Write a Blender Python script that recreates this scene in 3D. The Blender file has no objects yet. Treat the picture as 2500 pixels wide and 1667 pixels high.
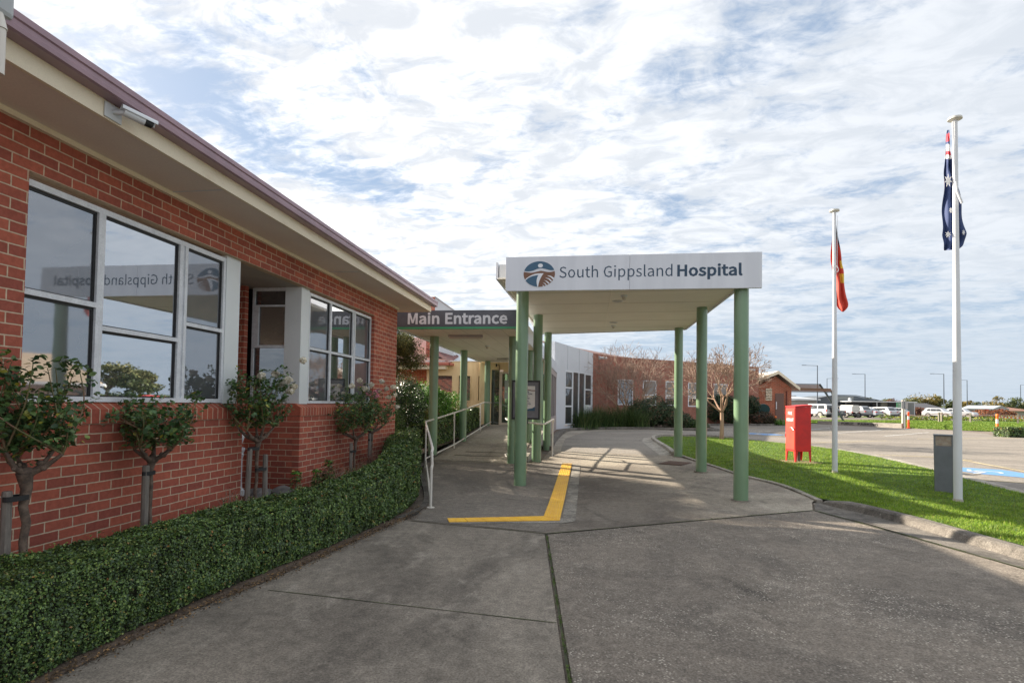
import bpy, bmesh, math, random
import numpy as np
from mathutils import Vector, Matrix
from mathutils.geometry import tessellate_polygon
random.seed(7); rng = np.random.default_rng(7)
PI = math.pi
sc = bpy.context.scene
col = sc.collection

# ------------------------------------------------------------------ camera
EYE = 1.7
def cam_basis(yaw, pitch, roll):
    f = Vector((-math.sin(yaw)*math.cos(pitch), math.cos(yaw)*math.cos(pitch), math.sin(pitch)))
    r = Vector((math.cos(yaw), math.sin(yaw), 0)); u = r.cross(f)
    r2 = math.cos(roll)*r + math.sin(roll)*u; u2 = -math.sin(roll)*r + math.cos(roll)*u
    return r2, u2, f
r_, u_, f_ = cam_basis(.137083, .0293501, .0154376)
cd = bpy.data.cameras.new('camera'); cam = bpy.data.objects.new('camera', cd); col.objects.link(cam)
cd.sensor_width = 36; cd.lens = 1342.57/2500*36; cd.shift_y = .04523
cd.clip_start = .05; cd.clip_end = 9000
cam.matrix_world = Matrix(((r_.x, u_.x, -f_.x, 0), (r_.y, u_.y, -f_.y, 0), (r_.z, u_.z, -f_.z, EYE), (0, 0, 0, 1)))
sc.camera = cam
# ------------------------------------------------------------------ light
SUN_EL, SUN_AZ = math.radians(24.7), math.radians(28)
sd = Vector((math.cos(SUN_EL)*math.cos(SUN_AZ), -math.cos(SUN_EL)*math.sin(SUN_AZ), -math.sin(SUN_EL)))
ld = bpy.data.lights.new('sun', 'SUN'); ld.energy = 5.0; ld.angle = math.radians(.6); ld.color = (1, .89, .74)
lo = bpy.data.objects.new('sun', ld); col.objects.link(lo); lo.rotation_euler = sd.to_track_quat('-Z', 'Y').to_euler()
lo.location = (-30, 5, 30)
sc.view_settings.view_transform = 'Standard'; sc.view_settings.look = 'None'
sc.view_settings.exposure = 1.48; sc.view_settings.gamma = 1
sc.cycles.max_bounces = 6; sc.cycles.transparent_max_bounces = 6

class NT:
    def __init__(s, nt): s.nt = nt; s.n = nt.nodes; s.l = nt.links
    def node(s, t, **kw):
        nd = s.n.new(t)
        for k, v in kw.items():
            if k.startswith('_'): setattr(nd, k[1:], v)
        return nd
    def set(s, sock, v):
        if hasattr(v, 'is_linked') or isinstance(v, bpy.types.NodeSocket): s.l.new(v, sock)
        else: sock.default_value = v
    def math(s, op, a, b=0.0, c=None, clamp=False):
        nd = s.n.new('ShaderNodeMath'); nd.operation = op; nd.use_clamp = clamp
        s.set(nd.inputs[0], a); s.set(nd.inputs[1], b)
        if c is not None: s.set(nd.inputs[2], c)
        return nd.outputs[0]
    def noise(s, vec, scale, detail=4, rough=.55, dist=0.0):
        nd = s.n.new('ShaderNodeTexNoise'); s.l.new(vec, nd.inputs['Vector'])
        nd.inputs['Scale'].default_value = scale; nd.inputs['Detail'].default_value = detail
        nd.inputs['Roughness'].default_value = rough; nd.inputs['Distortion'].default_value = dist
        return nd.outputs['Fac']
    def ramp(s, fac, a, b, lo=0.0, hi=1.0):
        nd = s.n.new('ShaderNodeMapRange'); nd.interpolation_type = 'SMOOTHSTEP'
        s.set(nd.inputs[0], fac); nd.inputs[1].default_value = a; nd.inputs[2].default_value = b
        nd.inputs[3].default_value = lo; nd.inputs[4].default_value = hi
        return nd.outputs[0]
    def mix(s, fac, a, b, mode='MIX'):
        nd = s.n.new('ShaderNodeMix'); nd.data_type = 'RGBA'; nd.blend_type = mode
        s.set(nd.inputs[0], fac); s.set(nd.inputs[6], a); s.set(nd.inputs[7], b)
        return nd.outputs[2]
    def mapping(s, vec, scale=(1, 1, 1), rot=(0, 0, 0), loc=(0, 0, 0)):
        nd = s.n.new('ShaderNodeMapping'); s.l.new(vec, nd.inputs[0])
        nd.inputs['Scale'].default_value = scale; nd.inputs['Rotation'].default_value = rot; nd.inputs['Location'].default_value = loc
        return nd.outputs[0]
    def xyz(s, vec):
        nd = s.n.new('ShaderNodeSeparateXYZ'); s.l.new(vec, nd.inputs[0]); return nd.outputs
    def comb(s, x=0.0, y=0.0, z=0.0):
        nd = s.n.new('ShaderNodeCombineXYZ')
        for i, v in enumerate((x, y, z)): s.set(nd.inputs[i], v)
        return nd.outputs[0]
def c4(c): return (c[0], c[1], c[2], 1.0)

# ------------------------------------------------------------------ sky
w = bpy.data.worlds.new('World'); sc.world = w; w.use_nodes = True
T = NT(w.node_tree); T.n.clear()
sky = T.n.new('ShaderNodeTexSky'); sky.sky_type = 'NISHITA'; sky.sun_disc = False
sky.sun_elevation = SUN_EL; sky.sun_rotation = math.radians(270+28); sky.air_density = 1.0; sky.dust_density = 1.0; sky.ozone_density = 1.5
tc = T.n.new('ShaderNodeTexCoord'); d = tc.outputs['Generated']
X = T.xyz(d)
den = T.math('ADD', T.math('MAXIMUM', X[2], 0.0), .10)
px = T.math('DIVIDE', X[0], den); py = T.math('DIVIDE', X[1], den)
P = T.comb(px, py, 0.0)
big = T.noise(T.mapping(P, loc=(3.1, 1.7, 0)), .55, 3, .5, .6)
mid = T.noise(T.mapping(P, scale=(1.0, 1.35, 1), rot=(0, 0, .7)), 3.4, 7, .62, .5)
fine = T.noise(T.mapping(P, scale=(1.0, 1.7, 1), rot=(0, 0, .9)), 13, 5, .62, .8)
# density of cloud
dn = T.math('ADD', T.math('MULTIPLY', big, .34), T.math('ADD', T.math('MULTIPLY', mid, .58), T.math('MULTIPLY', fine, .22)))
# two clearer lanes of blue: one over the roof to the left, one high on the right
def lane(ax, ay, r, amp):
    a = T.math('SUBTRACT', px, ax); b = T.math('SUBTRACT', py, ay)
    q = T.math('SQRT', T.math('ADD', T.math('MULTIPLY', a, a), T.math('MULTIPLY', b, b)))
    return T.ramp(q, 0.0, r, amp, 0.0)
def lane_px(x, y, r, amp):
    # direction of a part of the sky, given once in camera-free world coordinates
    return lane(x, y, r, amp)
for (ax, ay, rr, am) in ((-1.12, 1.22, .32, .10), (-.98, 1.5, .34, .11), (-.80, 1.88, .34, .13), (-.68, 2.2, .30, .12), (.5, 1.38, .42, .10), (.35, 1.2, .3, .06), (2.2, 3.3, 1.0, .06), (1.2, 4.5, 2.0, .06), (.2, 2.2, .5, .04)):
    dn = T.math('SUBTRACT', dn, lane(ax, ay, rr, am))
cover = T.ramp(dn, .38, .58)
low = T.ramp(X[2], .02, .22)
cover = T.math('MULTIPLY', cover, T.math('ADD', T.math('MULTIPLY', low, .28), .68), clamp=True)
# cloud brightness: brighter towards the sun side, greyer away from it
side = T.ramp(X[0], -.9, .6)
shade = T.noise(T.mapping(P, scale=(1, 1.5, 1), rot=(0, 0, .8), loc=(5, 2, 0)), 5.5, 6, .62, .6)
bright = T.mix(side, c4((9.6, 9.4, 9.2)), c4((5.2, 5.45, 5.8)))
grey = T.mix(side, c4((5.2, 5.35, 5.6)), c4((4.5, 4.8, 5.2)))
cl = T.mix(T.ramp(shade, .36, .64), grey, bright)
blue = T.mix(.75, sky.outputs[0], c4((2.3, 3.1, 4.3)))
allc = T.mix(cover, blue, cl)
hz = T.ramp(X[2], -.01, .30, .72, 0.0)
allc = T.mix(hz, allc, c4((3.5, 4.1, 4.75)))
zen = T.ramp(X[2], .55, .9, 1.0, 1.2); allc = T.mix(1.0, allc, T.comb(zen, zen, zen), 'MULTIPLY')
bg = T.n.new('ShaderNodeBackground'); T.l.new(allc, bg.inputs[0]); bg.inputs[1].default_value = .062
wo = T.n.new('ShaderNodeOutputWorld'); T.l.new(bg.outputs[0], wo.inputs[0])

# ------------------------------------------------------------------ materials
def new_mat(name):
    m = bpy.data.materials.new(name); m.use_nodes = True
    t = NT(m.node_tree); b = m.node_tree.nodes['Principled BSDF']
    return m, t, b
def M(name, c, rough=.6, metal=0.0, c2=None, scale=3.0, fine=0.0, fscale=60.0, bump=0.0, bscale=40.0, spec=.5, detail=5, lo=.35, hi=.65, stretch=(1, 1, 1), coat=0.0):
    m, t, b = new_mat(name)
    v = t.n.new('ShaderNodeTexCoord').outputs['Object']
    v2 = t.mapping(v, scale=stretch)
    cc = c4(c)
    if c2 is not None: cc = t.mix(t.ramp(t.noise(v2, scale, detail, .6, .3), lo, hi), c4(c), c4(c2))
    if fine:
        f = t.ramp(t.noise(v2, fscale, 3, .7), .3, .7, 1-fine, 1+fine)
        cc = t.mix(1.0, cc, t.comb(f, f, f), 'MULTIPLY')
    t.set(b.inputs['Base Color'], cc)
    b.inputs['Roughness'].default_value = rough; b.inputs['Metallic'].default_value = metal
    b.inputs['Specular IOR Level'].default_value = spec; b.inputs['Coat Weight'].default_value = coat
    if bump:
        bn = t.n.new('ShaderNodeBump'); bn.inputs['Strength'].default_value = bump; bn.inputs['Distance'].default_value = .01
        t.l.new(t.noise(v2, bscale, 4, .6), bn.inputs['Height']); t.l.new(bn.outputs[0], b.inputs['Normal'])
    return m
def brick(name, ax, c1, c2, mortar, w=.24, h=.0847, z0=1.473, off=.5, u0=.13, mort=.0058, tilt=0.0, rot=None):
    m, t, b = new_mat(name)
    g = t.n.new('ShaderNodeNewGeometry').outputs['Position']
    if rot: g = t.mapping(g, rot=(0, 0, rot))
    q = t.xyz(g)
    u = q[1] if ax == 'y' else q[0]
    uv = t.comb(t.math('ADD', u, u0), t.math('SUBTRACT', q[2], z0 - 40*h), 0.0)
    wob = t.noise(g, 9, 3, .6)
    uvn = t.n.new('ShaderNodeVectorMath'); uvn.operation = 'ADD'; t.l.new(uv, uvn.inputs[0])
    k = t.math('MULTIPLY', t.math('SUBTRACT', wob, .5), .009); t.l.new(t.comb(k, k, 0.0), uvn.inputs[1])
    bt = t.n.new('ShaderNodeTexBrick'); t.l.new(uvn.outputs[0], bt.inputs['Vector'])
    bt.offset = off; bt.inputs['Scale'].default_value = 1; bt.inputs['Brick Width'].default_value = w
    bt.inputs['Row Height'].default_value = h; bt.inputs['Mortar Size'].default_value = mort; bt.inputs['Mortar Smooth'].default_value = .25
    bt.inputs['Bias'].default_value = -.1
    bt.inputs['Color1'].default_value = c4(c1); bt.inputs['Color2'].default_value = c4(c2); bt.inputs['Mortar'].default_value = c4(mortar)
    bt.squash = 1.0
    mott = t.ramp(t.noise(g, 26, 5, .7), .3, .7, .86, 1.12)
    mott2 = t.ramp(t.noise(g, 1.3, 3, .6), .3, .7, .88, 1.1)
    cc = t.mix(1.0, bt.outputs['Color'], t.comb(mott, mott, mott), 'MULTIPLY')
    cc = t.mix(1.0, cc, t.comb(mott2, mott2, mott2), 'MULTIPLY')
    t.set(b.inputs['Base Color'], cc); b.inputs['Roughness'].default_value = .85; b.inputs['Specular IOR Level'].default_value = .25
    bn = t.n.new('ShaderNodeBump'); bn.inputs['Strength'].default_value = .7; bn.inputs['Distance'].default_value = .006
    hh = t.math('ADD', t.math('MULTIPLY', bt.outputs['Fac'], -1.0), t.math('MULTIPLY', t.noise(g, 120, 4, .7), .45))
    t.l.new(hh, bn.inputs['Height']); t.l.new(bn.outputs[0], b.inputs['Normal'])
    return m
def leafmat(name, cols, rough=.5, spec=.4, trans=.15):
    m, t, b = new_mat(name)
    r = t.n.new('ShaderNodeNewGeometry').outputs['Random Per Island']
    cr = t.n.new('ShaderNodeValToRGB'); t.l.new(r, cr.inputs[0]); cr.color_ramp.interpolation = 'LINEAR'
    e = cr.color_ramp.elements; n = len(cols)
    while len(e) < n: e.new(.5)
    for i, (p, c) in enumerate(cols): e[i].position = p; e[i].color = c4(c)
    v = t.n.new('ShaderNodeTexCoord').outputs['Object']
    f = t.ramp(t.noise(v, 2.6, 3, .6), .3, .7, .72, 1.3)
    cc = t.mix(1.0, cr.outputs[0], t.comb(f, f, t.math('MULTIPLY', f, .95)), 'MULTIPLY')
    t.set(b.inputs['Base Color'], cc)
    b.inputs['Roughness'].default_value = rough; b.inputs['Specular IOR Level'].default_value = spec
    if trans:
        tr = t.n.new('ShaderNodeBsdfTranslucent'); t.set(tr.inputs[0], cc)
        mx = t.n.new('ShaderNodeMixShader'); mx.inputs[0].default_value = trans
        out = m.node_tree.nodes['Material Output']
        t.l.new(b.outputs[0], mx.inputs[1]); t.l.new(tr.outputs[0], mx.inputs[2]); t.l.new(mx.outputs[0], out.inputs[0])
    return m
def glassmat(name, gloss, tint, inner, inner2=None, rough=.015, wave=0.0):
    m, t, b = new_mat(name)
    out = m.node_tree.nodes['Material Output']
    v = t.n.new('ShaderNodeTexCoord').outputs['Object']
    b.inputs['Base Color'].default_value = c4(inner); b.inputs['Roughness'].default_value = .6
    if inner2: t.set(b.inputs['Base Color'], t.mix(t.ramp(t.noise(v, 2.2, 2, .5), .4, .6), c4(inner), c4(inner2)))
    gl = t.n.new('ShaderNodeBsdfGlossy'); gl.inputs['Color'].default_value = c4(tint); gl.inputs['Roughness'].default_value = rough
    if wave:
        bn = t.n.new('ShaderNodeBump'); bn.inputs['Strength'].default_value = wave; bn.inputs['Distance'].default_value = .01
        t.l.new(t.noise(v, 2.0, 2, .5), bn.inputs['Height']); t.l.new(bn.outputs[0], gl.inputs['Normal'])
    mx = t.n.new('ShaderNodeMixShader'); mx.inputs[0].default_value = gloss
    t.l.new(b.outputs[0], mx.inputs[1]); t.l.new(gl.outputs[0], mx.inputs[2]); t.l.new(mx.outputs[0], out.inputs[0])
    return m

BR1, BR2, MOR = (.45, .125, .078), (.29, .082, .060), (.60, .46, .33)
brY = brick('brick_red', 'y', BR1, BR2, MOR)
brX = brick('brick_red_return', 'x', BR1, BR2, MOR)
brSill = brick('brick_header', 'y', (.45, .12, .07), (.32, .08, .055), MOR, w=.086, h=5.0, z0=-1.0, off=0, u0=.02)
brSillX = brick('brick_header_return', 'x', (.45, .12, .07), (.32, .08, .055), MOR, w=.086, h=5.0, z0=-1.0, off=0, u0=.02)
white = M('white_painted_metal', (.66, .68, .70), .38, c2=(.60, .62, .64), scale=2)
alu = M('window_frame_white', (.76, .78, .81), .4, c2=(.66, .68, .71), scale=9, fine=.08)
greypost = M('grey_infill', (.76, .79, .79), .45, c2=(.70, .73, .73), scale=1.2)
soff = M('soffit_beige', (.84, .75, .66), .8, c2=(.78, .69, .61), scale=.9, fine=.04)
cream = M('fascia_cream', (.84, .75, .58), .65, c2=(.70, .58, .42), scale=2.0, fine=.05, stretch=(1, 1, 3), lo=.5, hi=.8)
gutterm = M('gutter_mauve', (.36, .235, .275), .35, c2=(.31, .205, .24), scale=3, metal=.1)
roofm = M('roof_metal', (.28, .19, .2), .5)
glass = glassmat('window_glass', .58, (.86, .9, .95), (.035, .04, .045), (.06, .055, .05), wave=.02)
screen = glassmat('flyscreen_glass', .30, (.8, .84, .9), (.075, .08, .088), (.10, .10, .105), rough=.03, wave=.06)
darkglass = glassmat('dark_glass', .22, (.8, .85, .9), (.02, .022, .026), (.05, .045, .04))
gasket = M('black_gasket', (.012, .012, .013), .5)
green = M('green_enamel', (.19, .30, .18), .3, c2=(.17, .27, .16), scale=1.6, coat=.3)
soffw = M('canopy_lining', (.81, .78, .71), .7, c2=(.76, .73, .66), scale=.8, fine=.03)
signw = M('sign_white', (.69, .71, .76), .35, c2=(.63, .65, .70), scale=1.2, stretch=(3, 1, .4))
signd = M('sign_charcoal', (.066, .068, .086), .4, c2=(.08, .082, .10), scale=3)
letterw = M('letter_silver', (.56, .56, .60), .4)
stripg = M('sign_green_strip', (.05, .27, .13), .4)
navy = M('letter_navy', (.022, .055, .10), .4)
lblue = M('logo_blue', (.035, .105, .18), .4)
lbrown = M('logo_brown', (.17, .075, .04), .4)
lwhite = M('logo_white', (.74, .76, .80), .4)
yellow = M('tactile_yellow', (.86, .50, .035), .5, c2=(.78, .42, .04), scale=4, fine=.06)
railw = M('rail_cream', (.70, .66, .60), .4, c2=(.55, .50, .44), scale=7, lo=.5, hi=.75)
creamwall = M('render_cream', (.74, .57, .33), .85, c2=(.60, .44, .24), scale=1.3, fine=.05, stretch=(2.5, 2.5, .6), lo=.45, hi=.7)
black = M('black_plastic', (.02, .02, .022), .4)
rubber = M('rubber', (.025, .025, .025), .8)
chrome = M('metal_grey', (.45, .45, .46), .3, metal=.8)
red = M('hydrant_red', (.70, .022, .018), .45, c2=(.55, .02, .018), scale=3, fine=.05)
polew = M('pole_white', (.72, .73, .75), .35, c2=(.62, .63, .65), scale=1.5, stretch=(1, 1, .5))
bark = M('bark_grey_brown', (.19, .135, .10), .9, c2=(.09, .065, .05), scale=22, bump=.8, bscale=45)
barktan = M('bark_tan', (.42, .27, .18), .75, c2=(.30, .18, .11), scale=4, stretch=(1, 1, .35))
twigm = M('twig_tan', (.36, .25, .18), .8, c2=(.25, .17, .13), scale=1.5)
stake = M('stake_timber', (.23, .20, .17), .85, c2=(.16, .14, .12), scale=6, stretch=(6, 6, .6), fine=.12)
cane = M('rose_cane', (.13, .17, .06), .6, c2=(.20, .10, .06), scale=6)
soil = M('garden_soil', (.10, .072, .055), .95, c2=(.17, .12, .085), scale=14, bump=1.0, bscale=30, fine=.3, fscale=90)
whitepaint = M('line_white', (.62, .62, .60), .6, c2=(.40, .40, .39), scale=12, lo=.45, hi=.7)
yelline = M('line_yellow', (.62, .50, .26), .6, c2=(.40, .34, .2), scale=14, lo=.4, hi=.7)
bluepaint = M('disabled_blue', (.10, .27, .56), .6, c2=(.14, .22, .34), scale=6, lo=.4, hi=.75)

def ground_mat(name, base, dark, light, s_big=.5, speck=0.0, patch=0.0, rough=.9, bump=.5, bscale=140, streak=(1, 1, 1)):
    m, t, b = new_mat(name)
    v = t.n.new('ShaderNodeTexCoord').outputs['Object']; vs = t.mapping(v, scale=streak)
    cc = t.mix(t.ramp(t.noise(vs, s_big, 7, .66, .8), .33, .62), c4(dark), c4(base))
    cc = t.mix(t.ramp(t.noise(vs, s_big*3.7, 6, .7, .4), .50, .74, 0, .75), cc, c4(light))
    f = t.ramp(t.noise(v, 60, 5, .8), .3, .7, .55, 1.45)
    cc = t.mix(1.0, cc, t.comb(f, f, f), 'MULTIPLY')
    f2 = t.ramp(t.noise(v, 11, 5, .75, .5), .3, .7, .80, 1.2)
    cc = t.mix(1.0, cc, t.comb(f2, f2, f2), 'MULTIPLY')
    st = t.ramp(t.noise(t.mapping(v, scale=(1, .6, 1), loc=(3, 9, 0)), .9, 5, .7, 1.2), .56, .72, 1.0, .62)
    cc = t.mix(1.0, cc, t.comb(st, st, st), 'MULTIPLY')
    if speck:
        vo = t.n.new('ShaderNodeTexVoronoi'); vo.inputs['Scale'].default_value = 42; t.l.new(v, vo.inputs['Vector'])
        s1 = t.ramp(vo.outputs['Distance'], .18, .42, 1, 0)
        area = t.ramp(t.noise(v, .6, 4, .6, 1.0), .40, .58)
        clus = t.ramp(t.noise(v, 9, 5, .75), .47, .58)
        a = t.math('MULTIPLY', t.math('MULTIPLY', s1, t.math('ADD', t.math('MULTIPLY', area, .8), .2)), t.math('ADD', t.math('MULTIPLY', clus, .85), .15))
        cc = t.mix(t.math('MULTIPLY', a, speck), cc, c4((.52, .47, .40)))
    t.set(b.inputs['Base Color'], cc); b.inputs['Roughness'].default_value = rough; b.inputs['Specular IOR Level'].default_value = .3
    bn = t.n.new('ShaderNodeBump'); bn.inputs['Strength'].default_value = bump; bn.inputs['Distance'].default_value = .006
    t.l.new(t.noise(v, bscale, 5, .75), bn.inputs['Height']); t.l.new(bn.outputs[0], b.inputs['Normal'])
    return m
conc_old = ground_mat('concrete_old', (.24, .21, .172), (.13, .114, .095), (.35, .312, .26), .55, streak=(1.2, .7, 1))
conc_beige = ground_mat('concrete_beige', (.36, .32, .26), (.24, .21, .175), (.42, .38, .32), .5)
asph_old = ground_mat('asphalt_aggregate', (.20, .171, .140), (.135, .117, .098), (.275, .24, .20), .7, speck=1.0, bump=.9)
asph_dark = ground_mat('asphalt_apron', (.205, .18, .152), (.14, .125, .107), (.28, .25, .21), .6, speck=.2)
asph_lot = ground_mat('asphalt_lot', (.235, .21, .18), (.17, .152, .132), (.30, .27, .235), .25, speck=.25, streak=(.35, 1.6, 1))
gravel = ground_mat('gravel', (.20, .165, .13), (.12, .10, .085), (.28, .24, .19), .8, speck=.5)
forecourt_mat = ground_mat('forecourt_mix', (.345, .305, .245), (.22, .19, .155), (.42, .375, .31), .5)
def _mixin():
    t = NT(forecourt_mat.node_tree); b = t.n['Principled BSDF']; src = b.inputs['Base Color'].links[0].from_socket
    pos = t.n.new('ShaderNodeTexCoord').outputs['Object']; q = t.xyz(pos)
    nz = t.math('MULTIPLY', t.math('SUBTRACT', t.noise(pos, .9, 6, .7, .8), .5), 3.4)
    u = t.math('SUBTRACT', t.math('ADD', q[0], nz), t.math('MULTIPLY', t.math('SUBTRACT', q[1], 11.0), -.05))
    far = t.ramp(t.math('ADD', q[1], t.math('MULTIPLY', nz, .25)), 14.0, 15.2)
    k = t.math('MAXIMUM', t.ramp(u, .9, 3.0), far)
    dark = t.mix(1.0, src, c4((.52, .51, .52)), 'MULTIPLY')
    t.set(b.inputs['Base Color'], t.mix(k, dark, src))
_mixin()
kerbm = ground_mat('kerb_concrete', (.165, .148, .128), (.075, .068, .06), (.25, .23, .20), 1.6)
kerbl = ground_mat('kerb_light', (.36, .33, .28), (.20, .18, .155), (.44, .41, .36), 1.4)
grassbase = ground_mat('lawn_soil', (.06, .115, .018), (.045, .085, .015), (.085, .14, .028), 1.2)
grassfar = ground_mat('far_grass', (.115, .20, .025), (.085, .15, .022), (.16, .22, .05), .35, streak=(.5, 1.5, 1))

# ------------------------------------------------------------------ mesh helpers
def gz(y):
    ks = [(-50, 0), (10, 0), (15, .13), (20, .17), (50, .25), (80, .5), (9000, .5)]
    return float(np.interp(y, [a for a, b in ks], [b for a, b in ks]))
class MB:
    def __init__(s): s.v = []; s.f = []; s.m = []; s.sm = []
    def add(s, vs, fs, mi=0, smooth=False):
        o = len(s.v); s.v += [tuple(p) for p in vs]
        for f in fs: s.f.append(tuple(o+i for i in f)); s.m.append(mi); s.sm.append(smooth)
        return s
    def box(s, x0, y0, z0, x1, y1, z1, mi=0):
        vs = [(x0, y0, z0), (x1, y0, z0), (x1, y1, z0), (x0, y1, z0), (x0, y0, z1), (x1, y0, z1), (x1, y1, z1), (x0, y1, z1)]
        return s.add(vs, [(0, 3, 2, 1), (4, 5, 6, 7), (0, 1, 5, 4), (1, 2, 6, 5), (2, 3, 7, 6), (3, 0, 4, 7)], mi)
    def obox(s, c, size, rz=0.0, mi=0, tilt=None, taper=1.0):
        hx, hy, hz = [k/2 for k in size]; out = []
        for sz in (-1, 1):
            k = taper if sz > 0 else 1.0
            for sx, sy in ((-1, -1), (1, -1), (1, 1), (-1, 1)): out.append(Vector((sx*hx*k, sy*hy*k, sz*hz)))
        R = Matrix.Rotation(rz, 3, 'Z')
        if tilt is not None: R = R @ tilt
        out = [R @ p + Vector(c) for p in out]
        return s.add(out, [(0, 3, 2, 1), (4, 5, 6, 7), (0, 1, 5, 4), (1, 2, 6, 5), (2, 3, 7, 6), (3, 0, 4, 7)], mi)
    def prism(s, poly, dvec, mi=0):
        n = len(poly); a = [Vector(p) for p in poly]; b = [p+Vector(dvec) for p in a]
        fs = [tuple(range(n-1, -1, -1)), tuple(range(n, 2*n))] + [(i, (i+1) % n, n+(i+1) % n, n+i) for i in range(n)]
        return s.add(a+b, fs, mi)
    def tube(s, pts, rad, n=10, mi=0, cap=True, smooth=True):
        pts = [Vector(p) for p in pts]; k = len(pts)
        if not hasattr(rad, '__len__'): rad = [rad]*k
        up = Vector((0, 0, 1)); vs = []; prev = None
        for i, p in enumerate(pts):
            if i == 0: t = pts[1]-pts[0]
            elif i == k-1: t = pts[-1]-pts[-2]
            else: t = (pts[i+1]-p).normalized()+(p-pts[i-1]).normalized()
            t.normalize()
            if prev is None:
                a = t.cross(up) if abs(t.z) < .95 else t.cross(Vector((1, 0, 0)))
            else: a = prev - t*prev.dot(t)
            if a.length < 1e-6: a = t.orthogonal()
            a.normalize(); prev = a; b = t.cross(a)
            for j in range(n):
                an = 2*PI*j/n; vs.append(p+(a*math.cos(an)+b*math.sin(an))*rad[i])
        fs = []
        for i in range(k-1):
            for j in range(n): fs.append((i*n+j, i*n+(j+1) % n, (i+1)*n+(j+1) % n, (i+1)*n+j))
        s.add(vs, fs, mi, smooth)
        if cap:
            o = len(s.v)-len(vs)
            s.f.append(tuple(o+j for j in range(n-1, -1, -1))); s.m.append(mi); s.sm.append(False)
            s.f.append(tuple(o+(k-1)*n+j for j in range(n))); s.m.append(mi); s.sm.append(False)
        return s
    def ball(s, c, r, nu=10, nv=6, mi=0, sq=(1, 1, 1)):
        vs = []; fs = []
        for i in range(nv+1):
            th = PI*i/nv
            for j in range(nu):
                ph = 2*PI*j/nu; vs.append((c[0]+r*sq[0]*math.sin(th)*math.cos(ph), c[1]+r*sq[1]*math.sin(th)*math.sin(ph), c[2]+r*sq[2]*math.cos(th)))
        for i in range(nv):
            for j in range(nu): fs.append((i*nu+j, (i+1)*nu+j, (i+1)*nu+(j+1) % nu, i*nu+(j+1) % nu))
        return s.add(vs, fs, mi, True)
    def sweep(s, path, prof, mi=0, closed=False, zf=None):
        """path of (x,y); prof of (side offset to the left, z)"""
        n = len(path); k = len(prof); vs = []; fs = []
        for i, p in enumerate(path):
            a = Vector(path[i-1]) if (i > 0 or closed) else None; b = Vector(path[(i+1) % n]) if (i < n-1 or closed) else None
            p = Vector(p)
            d1 = (p-a).normalized() if a is not None else None; d2 = (b-p).normalized() if b is not None else None
            if d1 is None: t = d2; sc_ = 1
            elif d2 is None: t = d1; sc_ = 1
            else:
                t = (d1+d2).normalized(); sc_ = 1/max(.5, t.dot(d1))
            nn = Vector((-t.y, t.x))*sc_
            g0 = zf(p.x, p.y) if zf else 0
            for o, z in prof: q = p+nn*o; vs.append((q.x, q.y, z+g0))
        m_ = n if closed else n-1
        for i in range(m_):
            for j in range(k-1):
                a0 = i*k+j; b0 = ((i+1) % n)*k+j; fs.append((a0, a0+1, b0+1, b0))
        s.add(vs, fs, mi)
        if not closed: s.add(vs[:k], [tuple(range(k))], mi); s.add(vs[-k:], [tuple(range(k-1, -1, -1))], mi)
        return s
def sm_path(pts, n=6):
    """Catmull-Rom through 2-D or 3-D points"""
    P = [Vector(p) for p in pts]; out = []
    for i in range(len(P)-1):
        p0 = P[max(i-1, 0)]; p1 = P[i]; p2 = P[i+1]; p3 = P[min(i+2, len(P)-1)]
        for j in range(n):
            t = j/n
            out.append(.5*((2*p1)+(p2-p0)*t+(2*p0-5*p1+4*p2-p3)*t*t+(3*p1-p0-3*p2+p3)*t**3))
    out.append(P[-1]); return out
def props(o, label=None, cat=None, group=None, kind=None):
    if label: o['label'] = label
    if cat: o['category'] = cat
    if group: o['group'] = group
    if kind: o['kind'] = kind
    return o
def finish(name, me, mats, parent, bevel=0.0):
    for m in (mats if isinstance(mats, (list, tuple)) else [mats]): me.materials.append(m)
    o = bpy.data.objects.new(name, me); col.objects.link(o)
    if parent is not None: o.parent = parent
    if bevel:
        b = o.modifiers.new('bevel', 'BEVEL'); b.width = bevel; b.segments = 2; b.limit_method = 'ANGLE'; b.angle_limit = .6
    return o
def root_loc(parent):
    l = Vector((0, 0, 0)); p = parent
    while p is not None:
        l += Vector(p.location); p = p.parent
    return l
def build(mb, name, mats, parent=None, local=False, bevel=0.0):
    off = Vector((0, 0, 0)) if local else root_loc(parent)
    me = bpy.data.meshes.new(name)
    me.from_pydata([(x-off.x, y-off.y, z-off.z) for x, y, z in mb.v], [], mb.f)
    me.polygons.foreach_set('material_index', mb.m); me.polygons.foreach_set('use_smooth', mb.sm)
    me.update()
    if any(mb.sm) and hasattr(me, 'set_sharp_from_angle'): me.set_sharp_from_angle(angle=.9)
    return finish(name, me, mats, parent, bevel)
def thing(name, loc, label, cat, group=None, rz=0.0):
    o = bpy.data.objects.new(name, None); col.objects.link(o); o.location = loc; o.rotation_euler = (0, 0, rz); o.empty_display_size = .2
    return props(o, label, cat, group)
def dup(root, loc, rz=None, label=None, group=None):
    r = root.copy(); col.objects.link(r); r.location = loc
    if rz is not None: r.rotation_euler = (0, 0, rz)
    if label: r['label'] = label
    if group: r['group'] = group
    for ch in list(root.children):
        c = ch.copy(); col.objects.link(c); c.parent = r
        for gch in list(ch.children):
            e = gch.copy(); col.objects.link(e); e.parent = c
    return r
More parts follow.
